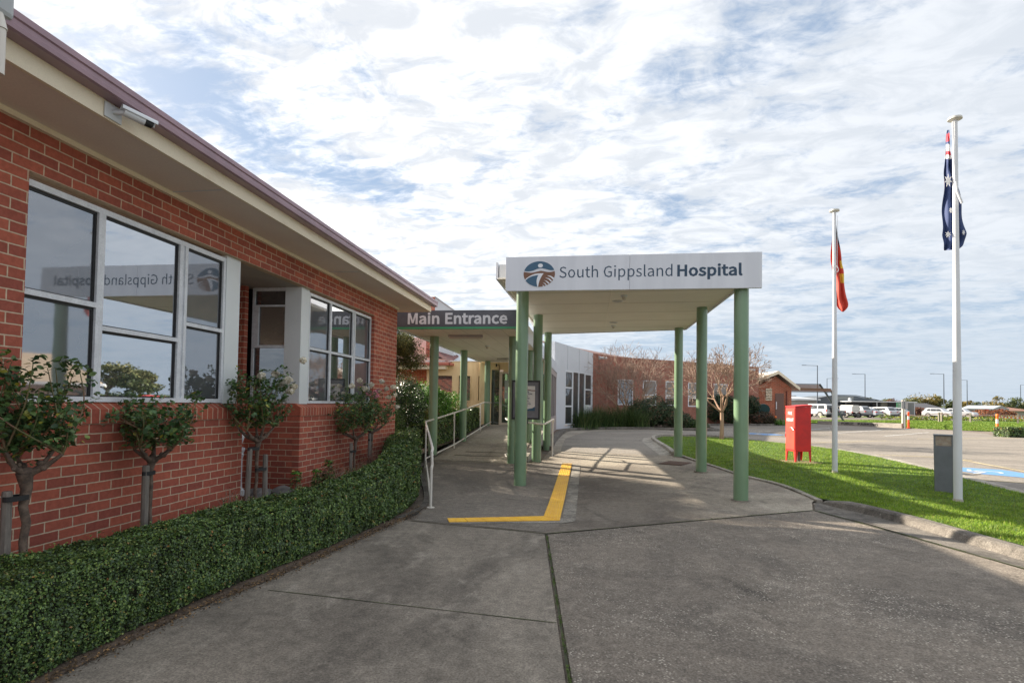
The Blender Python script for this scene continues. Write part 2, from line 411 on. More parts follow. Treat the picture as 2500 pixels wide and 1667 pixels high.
def np_mesh(name, V, F, mats, parent=None, midx=None):
    """V (n,3), F (m,k) uniform polygons"""
    off = root_loc(parent); me = bpy.data.meshes.new(name); m, k = F.shape
    me.vertices.add(len(V)); me.vertices.foreach_set('co', (V-np.array(off)).astype(np.float32).ravel())
    me.loops.add(m*k); me.loops.foreach_set('vertex_index', F.astype(np.int32).ravel())
    me.polygons.add(m); me.polygons.foreach_set('loop_start', (np.arange(m)*k).astype(np.int32)); me.polygons.foreach_set('loop_total', np.full(m, k, np.int32))
    if midx is not None: me.polygons.foreach_set('material_index', midx.astype(np.int32))
    me.update(calc_edges=True); me.validate()
    return finish(name, me, mats, parent)
def leaves(P, N, size, asp=.55, jit=.6, up=0.0, hexa=False):
    """quads: returns V,F for leaf diamonds at P oriented about N"""
    n = len(P); N = N + rng.normal(0, jit, (n, 3)); N[:, 2] += up
    N /= np.linalg.norm(N, axis=1)[:, None]+1e-9
    t = rng.normal(0, 1, (n, 3)); t -= (t*N).sum(1)[:, None]*N; t /= np.linalg.norm(t, axis=1)[:, None]+1e-9
    b = np.cross(N, t)
    s = (size if np.isscalar(size) else size[:, None])*rng.uniform(.7, 1.3, (n, 1))
    if hexa:
        h = s*asp*.5
        V = np.stack([P-t*s*.5, P-t*s*.22+b*h*.85+N*s*.08, P+t*s*.12+b*h*.9+N*s*.07, P+t*s*.5-N*s*.06, P+t*s*.12-b*h*.9+N*s*.07, P-t*s*.22-b*h*.85+N*s*.08], 1).reshape(-1, 3)
        return V, np.arange(6*n).reshape(-1, 6)
    V = np.stack([P-t*s*.5, P+b*s*asp*.5+N*s*.08, P+t*s*.5, P-b*s*asp*.5+N*s*.08], 1).reshape(-1, 3)
    return V, np.arange(4*n).reshape(-1, 4)
def leaf_obj(name, P, N, size, mats, parent=None, asp=.55, jit=.6, up=0.0, midx=None, hexa=False):
    V, F = leaves(P, N, size, asp, jit, up, hexa)
    return np_mesh(name, V, F, mats, parent, midx)
def blob_noise(P, f, seed):
    r = np.random.default_rng(abs(int(seed))); out = np.zeros(len(P))
    for k in range(5):
        w_ = r.normal(0, f*(1.5**k), 3); out += np.sin(P@w_+r.uniform(0, 6))*(.7**k)
    return out
def clump(c, r, n, seed=0, shell=.75, bump=.18, f=2.0):
    """points on a lumpy ellipsoid with outward normals"""
    q = rng.normal(0, 1, (n, 3)); q /= np.linalg.norm(q, axis=1)[:, None]
    rad = 1+bump*blob_noise(q, f, seed)
    rad *= shell+(1-shell)*rng.random(n)**.4 if shell < 1 else 1
    return np.array(c)+q*rad[:, None]*np.array(r), q.copy()
# letter outlines as plain numbers: [weight, character code] = (advance, loops of x, y)
G = {}
G[0, 71] = (338, [[191,-6,74,43,28,179,75,316,193,366,256,352,297,322,272,292,240,316,195,326,108,287,75,181,106,73,195,33,232,39,260,54,260,149,183,149,183,186,301,186,301,35,255,5]])
G[0, 83] = (292, [[149,-6,79,8,24,47,50,78,96,46,150,33,205,49,225,92,208,132,165,156,113,178,64,210,40,271,72,339,153,366,213,353,259,322,235,293,199,317,153,326,105,312,86,274,106,235,146,214,197,192,250,157,271,96,238,23]])
G[0, 97] = (276, [[106,-6,153,5,195,32,200,0,237,0,237,164,215,243,145,273,85,262,40,238,57,207,94,227,137,236,181,215,192,169,68,136,29,69,51,13],[119,30,86,40,72,72,98,114,192,139,192,65,155,39]])
G[0, 100] = (304, [[136,-6,180,5,217,31,222,0,259,0,259,390,214,390,214,288,216,242,182,265,141,273,61,235,26,133,56,30],[146,31,91,58,72,133,95,207,149,235,181,229,214,207,214,68,181,40]])
G[0, 104] = (298, [[45,0,45,390,90,390,90,283,88,228,128,260,176,273,238,246,258,169,258,0,213,0,213,163,201,217,163,234,126,224,90,193,90,0]])
G[0, 105] = (135, [[68,321,89,329,98,351,89,372,68,380,46,372,38,351,46,329],[45,0,45,266,90,266,90,0]])
G[0, 108] = (139, [[92,-6,56,9,45,53,45,390,90,390,90,50,94,35,102,31,112,32,118,-2,107,-5]])
G[0, 110] = (299, [[45,0,45,266,82,266,86,227,128,260,176,273,238,246,258,169,258,0,213,0,213,163,201,217,163,234,126,224,90,193,90,0]])
G[0, 111] = (297, [[149,-6,234,30,272,133,234,236,149,273,63,236,25,133,63,30],[149,31,205,59,226,133,205,207,149,235,93,207,72,133,93,59]])
G[0, 112] = (304, [[45,-112,45,266,82,266,86,235,127,262,172,273,251,236,278,137,243,31,162,-6,125,2,89,25,90,-22,90,-112],[155,31,210,59,231,137,215,208,161,235,127,226,90,199,90,59,125,37]])
G[0, 115] = (229, [[115,-6,60,4,16,30,37,60,74,37,116,28,156,41,169,70,149,101,108,121,55,147,30,198,54,251,122,273,168,264,204,243,183,215,155,231,123,238,85,227,73,200,91,171,130,153,185,126,211,73,187,17]])
G[0, 116] = (185, [[128,-6,70,18,53,82,53,230,13,230,13,264,55,266,60,341,98,341,98,266,170,266,170,230,98,230,98,81,107,43,139,30,154,32,169,37,178,3,154,-3]])
G[0, 117] = (298, [[123,-6,171,7,211,42,216,0,253,0,253,266,208,266,208,77,173,43,136,32,98,49,86,103,86,266,41,266,41,98,61,20]])
G[1, 38] = (333, [[25,163,69,202,55,236,48,283,75,354,147,384,213,359,236,295,207,225,160,186,191,146,225,114,243,144,267,210,345,210,310,118,281,71,300,59,346,41,324,-28,266,-6,231,15,191,-11,126,-24,35,8,0,93],[89,124,105,140,137,98,174,61,162,53,133,47,94,61,79,96],[160,310,148,316,129,307,121,280,124,255,128,246,150,263,164,295]])
G[1, 46] = (136, [[32,65,68,80,104,65,119,27,104,-10,68,-25,32,-10,18,27]])
G[1, 58] = (136, [[32,65,68,80,104,65,119,27,104,-10,68,-25,32,-10,18,27],[32,263,68,278,104,263,118,226,104,188,68,173,32,188,18,226]])
G[1, 65] = (298, [[186,376,111,376,-21,-17,60,-17,95,93,201,93,236,-17,320,-17],[169,196,151,257,136,306,160,306,146,256,127,196,117,162,180,162]])
G[1, 66] = (322, [[158,376,33,376,33,-17,166,-17,274,12,318,104,293,175,244,201,244,185,281,213,297,273,256,354],[203,237,216,266,202,296,148,307,111,307,111,224,146,224],[218,68,237,107,219,141,156,155,111,155,111,53,155,53]])
G[1, 67] = (313, [[60,329,186,383,253,368,310,324,264,269,222,301,190,308,120,275,92,181,119,85,189,51,225,60,272,97,319,43,254,-9,183,-24,59,30,11,179]])
G[1, 68] = (337, [[142,376,33,376,33,-17,144,-17,279,35,326,181,279,326],[217,88,244,181,217,273,132,306,111,306,111,54,132,54]])
G[1, 69] = (289, [[273,376,33,376,33,-17,279,-17,279,56,111,56,111,153,248,153,248,225,111,225,111,304,273,304]])
G[1, 70] = (271, [[273,376,33,376,33,-17,111,-17,111,144,249,144,249,216,111,216,111,304,273,304]])
G[1, 71] = (338, [[62,329,192,383,263,367,321,324,275,269,233,300,196,308,121,275,93,181,120,85,197,51,226,55,243,64,243,132,167,132,167,203,318,203,318,26,262,-10,189,-24,61,30,11,179]])
G[1, 72] = (357, [[111,376,33,376,33,-17,111,-17,111,153,245,153,245,-17,325,-17,325,376,245,376,245,226,111,226]])
G[1, 73] = (144, [[111,376,33,376,33,-17,111,-17]])
G[1, 75] = (317, [[111,376,33,376,33,-17,111,-17,111,108,154,158,255,-17,344,-17,205,221,333,376,238,376,88,196,111,196]])
G[1, 76] = (266, [[111,376,33,376,33,-17,269,-17,269,56,111,56]])
G[1, 77] = (398, [[33,-17,105,-17,105,235,170,19,228,19,293,235,293,-17,365,-17,365,376,272,376,199,125,126,376,33,376]])
G[1, 78] = (354, [[33,-17,107,-17,107,240,236,-17,327,-17,327,376,253,376,253,120,124,376,33,376]])
G[1, 79] = (364, [[58,329,182,384,306,329,353,181,306,32,182,-25,58,32,11,181],[245,275,182,307,118,275,92,181,118,85,182,52,245,85,271,181]])
G[1, 80] = (310, [[154,376,33,376,33,-17,111,-17,111,126,156,126,262,156,305,254,261,350],[206,212,223,254,205,293,144,306,111,306,111,197,146,197]])
G[1, 82] = (311, [[207,220,224,259,208,294,153,306,111,306,111,206,153,206],[111,136,150,136,237,-17,327,-17,229,151,279,180,305,260,264,351,164,376,33,376,33,-17,111,-17]])
G[1, 83] = (292, [[48,101,103,61,149,51,193,63,207,92,195,120,157,141,105,164,51,199,22,271,60,353,152,383,219,369,283,325,239,270,192,301,154,309,116,298,105,274,118,247,153,229,205,206,264,168,289,95,250,10,150,-24,72,-8,-1,43]])
G[1, 84] = (294, [[-2,304,-2,376,295,376,295,304,186,304,186,-17,107,-17,107,304]])
G[1, 85] = (353, [[31,376,110,376,110,149,131,70,177,51,223,70,245,149,245,376,323,376,323,146,282,15,177,-24,71,15,31,146]])
G[1, 89] = (260, [[-27,376,58,376,109,265,127,225,140,196,121,196,135,226,152,265,203,376,288,376,169,135,169,-17,91,-17,91,135]])
G[1, 97] = (276, [[57,150,172,181,167,203,135,218,99,211,51,185,17,245,80,278,146,291,229,255,254,166,254,-17,185,-17,181,15,200,15,160,-11,105,-24,38,0,10,71],[175,117,109,100,91,71,98,53,120,47,148,54,175,73]])
G[1, 99] = (250, [[51,249,152,291,205,279,255,246,212,189,177,213,157,218,109,195,89,133,108,71,156,49,182,54,222,81,260,22,202,-13,148,-24,48,17,8,133]])
G[1, 101] = (272, [[49,248,144,291,237,251,268,150,267,133,264,106,94,106,109,67,160,47,188,51,232,73,263,13,207,-15,151,-24,49,18,8,133],[180,204,146,219,108,203,95,171,190,171]])
G[1, 104] = (298, [[107,407,28,407,28,-17,107,-17,107,185,134,208,162,216,187,205,196,161,196,-17,275,-17,275,171,252,258,178,291,120,275,106,264,107,283]])
G[1, 105] = (135, [[33,385,68,398,102,385,116,351,102,316,68,303,33,316,20,351],[107,283,28,283,28,-17,107,-17]])
G[1, 108] = (139, [[28,407,107,407,107,52,108,47,125,51,138,-15,110,-22,89,-23,42,-3,28,51]])
G[1, 110] = (299, [[97,283,28,283,28,-17,107,-17,107,185,134,208,162,216,187,205,196,161,196,-17,275,-17,275,171,252,258,178,291,120,275,81,244,101,244]])
G[1, 111] = (297, [[49,249,149,291,248,249,289,133,248,18,149,-25,49,18,8,133],[190,195,149,216,107,195,89,133,107,71,149,50,190,71,208,133]])
G[1, 112] = (304, [[96,283,28,283,28,-129,107,-129,107,-22,107,-6,119,-14,164,-24,257,19,295,137,265,248,174,291,120,277,82,252,101,252],[201,197,159,217,134,211,107,191,107,68,131,53,152,49,195,71,214,137]])
G[1, 114] = (190, [[97,283,28,283,28,-17,107,-17,107,166,133,205,159,216,168,215,196,208,211,278,182,288,160,290,111,272,79,234,102,234]])
G[1, 115] = (229, [[33,83,80,53,115,46,143,54,150,69,138,88,101,105,43,135,12,197,42,265,121,290,174,280,229,247,187,193,149,216,123,221,97,213,92,201,102,185,138,169,198,139,230,73,199,3,116,-24,54,-12,-9,25]])
G[1, 116] = (185, [[36,213,-4,213,-4,280,40,282,45,358,114,358,114,283,187,283,187,213,114,213,114,83,121,55,141,47,150,49,181,59,198,-8,157,-20,126,-24,55,6,36,80]])
G[1, 117] = (298, [[24,283,103,283,103,105,113,61,137,50,164,58,192,85,192,283,270,283,270,-17,200,-17,197,25,217,25,179,-8,122,-24,47,8,24,95]])
G[1, 121] = (255, [[15,-52,40,-60,45,-61,73,-48,92,-14,95,-1,-18,283,65,283,123,124,136,87,145,60,123,60,130,86,141,124,193,283,273,283,164,-29,124,-101,52,-132,29,-130,-2,-121]])
def text(name, s, org, xd, yd, width, cap, mat_, parent, bold=0.0, ext=.002):
    """lettering as flat polygons: s starts at org, runs along xd, capitals `cap` tall"""
    xd = Vector(xd).normalized(); yd = Vector(yd).normalized(); zd = xd.cross(yd)
    wt = 1 if bold > 0 else 0; V = []; F = []; x = 0
    for ch in s:
        if ch == ' ': x += 118; continue
        adv, loops = G[wt, ord(ch)]
        L = [[(x+l[2*i], l[2*i+1]) for i in range(len(l)//2)] for l in loops]
        def inside(p, q):
            c = False
            for i in range(len(q)):
                (x1, y1), (x2, y2) = q[i], q[i-1]
                if (y1 > p[1]) != (y2 > p[1]) and p[0] < (x2-x1)*(p[1]-y1)/(y2-y1)+x1: c = not c
            return c
        outer = [l for l in L if not any(m_ is not l and inside(l[0], m_) for m_ in L)]
        for ol_ in outer:
            grp = [ol_]+[l for l in L if l not in outer and inside(l[0], ol_)]; o = len(V); V += [p for l in grp for p in l]
            F += [tuple(o+i for i in t) for t in tessellate_polygon([[Vector((p[0], p[1], 0)) for p in l] for l in grp])]
        x += adv
    x0 = min(p[0] for p in V); kx = width/(max(p[0] for p in V)-x0); ky = cap/(376.0 if wt else 359.0)
    mb = MB(); mb.add([tuple(Vector(org)+xd*((p[0]-x0)*kx)+yd*(p[1]*ky)+zd*ext) for p in V], F)
    return build(mb, name, mat_, parent)
def sheet(name, poly, dz, mat_, zfun=None, parent=None, thick=0.0, label=None, cat=None, kind='structure', grid=None):
    bm = bmesh.new(); vs = [bm.verts.new((p[0], p[1], 0)) for p in poly]
    for tri in tessellate_polygon([[Vector((p[0], p[1], 0)) for p in poly]]): bm.faces.new([vs[i] for i in tri])
    cuts = [10, 12.5, 15, 20, 50, 80] + ([] if grid is None else list(grid[1]))
    for y in cuts: bmesh.ops.bisect_plane(bm, geom=bm.verts[:]+bm.edges[:]+bm.faces[:], plane_co=(0, y, 0), plane_no=(0, 1, 0))
    if grid:
        for x in grid[0]: bmesh.ops.bisect_plane(bm, geom=bm.verts[:]+bm.edges[:]+bm.faces[:], plane_co=(x, 0, 0), plane_no=(1, 0, 0))
    zf = zfun or (lambda x, y: gz(y))
    for v in bm.verts: v.co.z = zf(v.co.x, v.co.y)+dz
    bmesh.ops.recalc_face_normals(bm, faces=bm.faces)
    for f in bm.faces:
        if f.normal.z < 0: f.normal_flip()
    off = root_loc(parent)
    for v in bm.verts: v.co -= off
    me = bpy.data.meshes.new(name); bm.to_mesh(me); bm.free()
    o = finish(name, me, mat_, parent)
    if parent is None: props(o, label, cat, None, kind)
    return o

# ================================================================== THE GROUND
sheet('ground', [(-2500, -60), (4000, -60), (4000, 6000), (-2500, 6000)], -.03, gravel, label='brown gravelly ground lying under and beyond everything', cat='ground')
# concrete footpath in front of the hedge, with its two joints
sheet('footpath', [(-3.25, -8), (-3.2, 2.9), (-3.15, 4.1), (-2.98, 4.93), (-2.82, 6.27), (-2.66, 7.76), (-2.48, 7.66), (-.545, 7.31), (-.115, 3.44), (.05, 0), (.1, -8)], 0, conc_old)
sheet('driveway', [(-.50, 7.29), (-.07, 3.44), (.09, 0), (.14, -8), (5.75, -8), (5.55, 0), (5.05, 5.0), (4.70, 6.74), (4.50, 7.48), (4.14, 8.82), (3.75, 9.85)], -.004, asph_old)
joint = MB()
def strip(mb, a, b, wd, z=.004, zf=gz):
    a = Vector((a[0], a[1], 0)); b = Vector((b[0], b[1], 0)); t = (b-a).normalized(); n = Vector((-t.y, t.x, 0))*wd/2
    k = max(1, int((b-a).length/.35)); vs = []; fs = []
    for i in range(k+1):
        p = a+(b-a)*i/k; j1 = random.uniform(.5, 1.4); j2 = random.uniform(.5, 1.4)
        for q in (p+n*j1, p-n*j2): vs.append((q.x, q.y, zf(q.y)+z))
    for i in range(k): fs.append((2*i, 2*i+1, 2*i+3, 2*i+2))
    mb.add(vs, fs)
strip(joint, (-2.82, 4.64), (-.22, 4.35), .014); strip(joint, (-.52, 7.3), (-.09, 3.44), .02, .002); strip(joint, (-.09, 3.44), (.12, -3), .02, .002)
strip(joint, (-2.5, 7.67), (-.52, 7.3), .018); strip(joint, (-.52, 7.3), (3.77, 9.87), .022); strip(joint, (3.77, 9.86), (4.72, 6.74), .03); strip(joint, (4.72, 6.74), (5.5, 0.5), .03)
props(build(joint, 'paving_joint', M('joint_moss', (.035, .038, .022), .95, c2=(.07, .085, .03), scale=9)), kind='structure')
# moss tufts along the joint between path and drive
pm = []
for a, b, n in (((-.52, 7.3), (-.09, 3.44), 1500), ((-.09, 3.44), (.05, 1.2), 900), ((3.77, 9.86), (4.72, 6.74), 500), ((1.0, 8.2), (3.77, 9.86), 350)):
    t = rng.random((n, 1)); q = np.array(a)*(1-t)+np.array(b)*t+rng.normal(0, .008, (n, 2)); keep = blob_noise(np.c_[q, q[:, :1]], 5, 3) > -.4
    pm.append(np.c_[q, np.full(n, .012)][keep])
pm = np.concatenate(pm)
props(leaf_obj('moss', pm, np.tile([0, 0, 1.], (len(pm), 1)), .012, leafmat('moss_green', [(0, (.05, .09, .015)), (1, (.10, .15, .03))], .8), up=.2), 'green moss growing in the long joint between footpath and driveway', 'moss', kind='stuff')

# apron under the two canopies
def zap(x, y): return gz(y)
apron_poly = [(-2.50, 7.69), (-.52, 7.33), (3.76, 9.89), (4.02, 10.6), (4.17, 10.85), (4.02, 12.36), (3.5, 13.77), (3.07, 16.29), (2.72, 17.99), (2.25, 17.95), (-.9, 18.38), (-1.25, 18.4), (-1.25, 14.75), (-4.25, 14.75), (-4.15, 13.7), (-3.5, 11.6), (-2.75, 9.3), (-2.6, 8.6)]
sheet('forecourt', apron_poly, .0, forecourt_mat)
sheet('forecourt_aggregate', [(-2.46, 7.72), (-.55, 7.38), (-.31, 8.05), (-.30, 14.55), (-1.3, 14.7), (-3.8, 14.2), (-3.9, 13.1), (-3.3, 11.3), (-2.6, 9.1)], .004, asph_dark)
sheet('tactile_surround', [(-1.9, 7.60), (-.3, 7.98), (-.16, 8.15), (-.17, 14.6), (-.36, 14.7), (-.36, 8.35), (-1.95, 7.76)], .008, ground_mat('concrete_worn', (.27, .25, .215), (.15, .138, .12), (.36, .335, .29), 1.7))
# ramp to the door
def zr(x, y): return gz(y)+float(np.interp(y, [14.7, 23.4, 26], [0, .63, .63]))
sheet('entrance_ramp', [(-4.25, 14.72), (-1.75, 14.72), (-1.75, 23.6), (-4.35, 23.6)], .006, conc_beige, zfun=zr, grid=([], [16, 17, 18, 19, 20.5, 21.5, 22.5]))
mb = MB(); ys = [15.0, 16, 17, 18, 19, 20, 21, 22, 23, 23.55]
for a, b in zip(ys[:-1], ys[1:]):
    mb.add([(-1.74, a, gz(a)-.02), (-1.74, b, gz(b)-.02), (-1.74, b, zr(0, b)+.12), (-1.74, a, zr(0, a)+.12), (-1.60, a, gz(a)-.02), (-1.60, b, gz(b)-.02), (-1.60, b, zr(0, b)+.12), (-1.60, a, zr(0, a)+.12)],
           [(0, 3, 2, 1), (4, 5, 6, 7), (3, 7, 6, 2), (0, 4, 7, 3), (1, 2, 6, 5)])
props(build(mb, 'ramp_kerb', kerbl), 'low pale concrete upstand along the right edge of the entrance ramp', 'kerb')
mb = MB(); mb.box(-3.75, 14.9, gz(15)-.01, -2.05, 15.35, gz(15.1)+.034)
rj = MB()
for y in (17.4, 20.3): strip(rj, (-4.2, y), (-1.78, y), .02, .012, lambda q: zr(0, q))
rj.box(-3.78, 15.5, zr(0, 15.5)+.010, -2.2, 15.53, zr(0, 15.5)+.016)
rj.box(-3.60, 16.15, zr(0, 16.15)+.010, -2.2, 16.18, zr(0, 16.15)+.016)
props(build(rj, 'ramp_joint', M('joint_dark', (.07, .06, .05), .9)), kind='structure')

# car park asphalt: the inner drive loops behind the lawn and opens out to the right
lot = [(-.9, 18.36), (2.27, 17.95), (2.32, 24.2), (2.62, 26.6), (3.35, 28.6), (4.6, 29.25), (6.2, 29.2), (7.4, 28.3), (8.2, 26.8), (8.9, 25.0), (9.45, 23.4), (9.62, 21.7), (9.68, 19.5), (9.46, 17.4), (9.3, 15.6), (9.12, 14.4), (8.98, 12.3), (8.95, 9), (9.3, 4), (9.8, -8), (45, -8), (60, 20), (60, 30), (32, 32.5), (26.2, 34.4), (24.6, 36.4), (25.2, 38.6), (26.3, 40.5), (26.3, 44), (25.5, 48.6), (21.6, 55), (19.9, 57.5), (17.0, 54.2), (15.3, 48.1), (11.5, 46.1), (9.1, 44.7), (8.4, 42.5), (8.35, 37.0), (7.6, 35.7), (5.4, 35.5), (3.4, 35.8), (.95, 34.6), (-.78, 32.7), (-1.3, 30.2), (-1.42, 23.7), (-1.35, 20.06), (-1.25, 18.42)]
sheet('car_park', lot, -.008, asph_lot)
sheet('far_car_park', [(24, 76), (60, 84), (110, 100), (110, 128), (60, 128), (20, 90)], -.008, asph_lot)
sheet('far_lawn', [(19.5, 58.5), (21.7, 56.2), (26.2, 49.4), (29, 45.5), (37, 41.5), (60, 35), (160, 35), (160, 84), (70, 84), (40, 75.5), (22, 66)], -.012, grassfar)
sheet('back_lawn', [(15, 140), (700, 140), (700, 700), (-200, 700), (-200, 140)], -.012, grassfar)
sheet('side_lawn', [(60, -8), (160, -8), (160, 34), (61, 34)], -.010, grassfar)
mk = MB(); mw = MB()
for a, b, wd in (((9.44, 20.3), (11.45, 19.95), .09), ((11.45, 19.95), (11.9, 19.0), .09), ((11.69, 19.15), (11.39, 16.1), .09), ((11.39, 16.2), (12.5, 13.0), .09), ((8.95, 14.3), (9.9, 13.9), .09), ((9.79, 13.95), (12.0, 11.0), .09), ((17.2, 31.6), (24.4, 35.0), .1), ((9.7, 26.0), (14.5, 29.2), .1), ((9.2, 30.6), (13.8, 33.6), .1), ((10.6, 36.5), (16.5, 39.2), .1), ((9.2, 39.4), (12.6, 42.6), .1)):
    strip(mk, a, b, wd, .0)
props(build(mk, 'bay_line', yelline), kind='structure')
for a, b, wd in (((15.2, 36.4), (21.0, 43.0), .12), ((16.8, 34.0), (22.8, 40.6), .12), ((13.6, 38.6), (18.4, 45.2), .12), ((9.6, 35.0), (12.0, 37.8), .1)): strip(mw, a, b, wd, .0)
props(build(mw, 'white_bay_line', whitepaint), kind='structure')
def wheelchair(mb, cx, cy, s, rot):
    R = Matrix.Rotation(rot, 3, 'Z'); z = gz(cy)+.002
    def q(pts): mb.add([tuple((R @ Vector((x*s, y*s, 0)))+Vector((cx, cy, z))) for x, y in pts], [tuple(range(len(pts)))])
    n = 18
    for i in range(n-5):
        a0 = 2*PI*(i+8)/n; a1 = 2*PI*(i+9)/n
        q([(.34*math.cos(a0), .34*math.sin(a0)-.1), (.34*math.cos(a1), .34*math.sin(a1)-.1), (.25*math.cos(a1), .25*math.sin(a1)-.1), (.25*math.cos(a0), .25*math.sin(a0)-.1)])
    q([(-.1*0-.02, .62), (.1, .62), (.1, .78), (-.02, .78)]); q([(0, 0), (.09, 0), (.09, .55), (0, .55)]); q([(.09, 0), (.09, .09), (.42, .09), (.42, 0)]); q([(.36, .0), (.46, 0), (.58, -.4), (.48, -.42)]); q([(.09, .3), (.09, .38), (.36, .38), (.36, .3)])
for nm, poly, c, rot, lab in (('disabled_bay_marking', [(9.55, 16.7), (9.75, 15.4), (10.6, 14.7), (11.1, 15.2), (11.05, 16.5), (10.1, 16.9)], (10.2, 15.75), 2.3, 'light blue painted patch with white wheelchair symbol behind the grey bollard light'),
                              ('disabled_bay_marking', [(9.0, 33.4), (9.8, 32.1), (11.0, 32.6), (10.6, 34.0), (9.6, 34.3)], (9.95, 33.2), 2.3, 'faded blue disabled bay patch with wheelchair symbol far back left of the red hydrant box')):
    e = thing(nm, (c[0], c[1], gz(c[1])), lab, 'road marking', 'blue disabled bay markings')
    sheet('blue_patch', poly, -.003, bluepaint, parent=e)
    m2 = MB(); wheelchair(m2, c[0], c[1], .9, rot); build(m2, 'wheelchair_symbol', whitepaint, e)

# lawn island
def zl(x, y): return gz(y)+.02+.10*float(np.clip((11.2-y)/2.2, 0, 1))*float(np.clip((8.6-x)/1.5, 0, 1))
lawn_poly = [(2.93, 18.02), (3.05, 20), (3.1, 24), (3.2, 26.2), (3.62, 27.8), (4.5, 28.5), (6.0, 28.5), (7.0, 27.7), (7.74, 26.5), (8.4, 25.0), (9.0, 23.3), (9.22, 21.7), (9.28, 19.5), (9.08, 17.4), (8.93, 15.6), (8.74, 14.4), (8.6, 12.3), (8.6, 9), (8.9, 4), (9.4, -8), (6.0, -8), (5.9, 0), (5.68, 3), (5.38, 5.5), (5.18, 7.1), (5.02, 8.0), (4.87, 9.0), (4.62, 9.95), (4.27, 10.75), (4.18, 11.2), (4.08, 12.36), (3.58, 13.77), (3.14, 16.29)]
sheet('lawn', lawn_poly, 0, grassbase, zfun=zl, grid=([5, 6, 7, 8], [9, 9.5, 10, 10.5, 11, 11.5, 14, 17, 22, 25]))
def inpoly(P, poly):
    x, y = P[:, 0], P[:, 1]; c = np.zeros(len(P), bool); n = len(poly)
    for i in range(n):
        x1, y1 = poly[i]; x2, y2 = poly[(i+1) % n]
        c ^= ((y1 > y) != (y2 > y)) & (x < (x2-x1)*(y-y1)/((y2-y1) if y2 != y1 else 1e-9)+x1)
    return c
def grass(name, poly, n, h, wd, zfun, mats, label, dens=None):
    xs = [p[0] for p in poly]; ys_ = [p[1] for p in poly]
    ymn, ymx = max(min(ys_), 3.0), max(ys_)
    u = rng.random(n); k = 1.8; y = (ymn**(1-k)+u*(ymx**(1-k)-ymn**(1-k)))**(1/(1-k))
    P = np.c_[rng.uniform(min(xs), max(xs), n), y]; P = P[inpoly(P, poly)]
    n = len(P); z = np.array([zfun(a, b) for a, b in P])
    sc_ = (P[:, 1]/9)**.55
    hh = h*rng.uniform(.5, 1.35, n)*(1+.35*blob_noise(np.c_[P, P[:, :1]*0], 2.2, 9)/2); ww = wd*sc_*rng.uniform(.7, 1.3, n)
    a = rng.uniform(0, 2*PI, n); dx, dy = np.cos(a), np.sin(a); ln = rng.normal(0, .55, (n, 2))*hh[:, None]
    b0 = np.c_[P[:, 0]-dx*ww/2, P[:, 1]-dy*ww/2, z-.005]; b1 = np.c_[P[:, 0]+dx*ww/2, P[:, 1]+dy*ww/2, z-.005]
    tp = np.c_[P[:, 0]+ln[:, 0], P[:, 1]+ln[:, 1], z+hh]
    V = np.stack([b0, b1, tp], 1).reshape(-1, 3)
    return props(np_mesh(name, V, np.arange(3*n).reshape(-1, 3), mats), label, 'grass', kind='stuff')
gm = leafmat('grass_blade', [(0, (.09, .16, .018)), (.35, (.165, .28, .024)), (.75, (.25, .37, .035)), (.93, (.34, .39, .08)), (1, (.30, .27, .10))], .55, .3, .3)
grass('grass', lawn_poly, 420000, .036, .009, zl, gm, 'short bright green mown grass of the lawn island')

# kerbs
def kerb(name, path, prof, m_, label, zf=lambda x, y: gz(y)):
    b = MB(); b.sweep(sm_path(path, 5), prof, zf=zf); return props(build(b, name, m_), label, 'kerb')
kp = [(-.02, -.02), (0, .02), (-.03, .09), (-.07, .118), (-.16, .125), (-.19, .11), (-.19, -.02)]
# concrete barrier kerb and channel on the right
kerb('barrier_kerb', [(5.8, -8), (5.7, 0), (5.50, 3), (5.20, 5.5), (4.985, 6.95)], [(.02, -.02), (0, .02), (-.03, .09), (-.07, .118), (-.16, .125), (-.19, .11), (-.19, -.02)], kerbm, 'near length of grey concrete kerb at the right edge beside the lawn')
b = MB(); b.sweep(sm_path([(4.98, 6.97), (4.84, 8.0), (4.69, 9.0), (4.47, 9.8), (4.30, 10.15), (4.14, 10.5)], 5), [(.02, -.02), (0, .02), (-.03, .09), (-.07, .118), (-.16, .125), (-.19, .11), (-.19, -.02)], zf=lambda x, y: gz(y)-.07*max(0, (y-10.1)/.4)**1)
props(build(b, 'barrier_kerb', kerbm), 'long grey concrete kerb tapering down to the forecourt corner beside the lawn', 'kerb')
sheet('gutter_channel', [(3.79, 9.86), (4.18, 8.82), (4.54, 7.48), (4.74, 6.74), (5.09, 5.0), (5.59, 0), (5.79, -8), (5.84, -8), (5.74, 0), (5.52, 3), (5.24, 5.5), (5.02, 7.1), (4.88, 8.0), (4.72, 9.0), (4.5, 9.8), (4.16, 10.6), (4.03, 10.55)], .0, kerbm)
kerb('edging', [(4.16, 10.7), (4.06, 12.36), (3.55, 13.77), (3.11, 16.29), (2.9, 17.9)], [(.02, -.02), (.02, .03), (-.08, .035), (-.08, -.02)], kerbl, 'low concrete edging strip between the forecourt and the lawn')
kerb('island_kerb', [(2.62, 17.98), (2.72, 20), (2.78, 24.0), (2.95, 26.3), (3.45, 28.0), (4.4, 28.75), (6.05, 28.75), (7.15, 27.9)], [(.14, -.02), (.14, .0), (.0, .03), (-.02, .12), (-.16, .12), (-.18, -.02)], kerbl, 'pale concrete kerb with a rounded nose around the back of the lawn island')
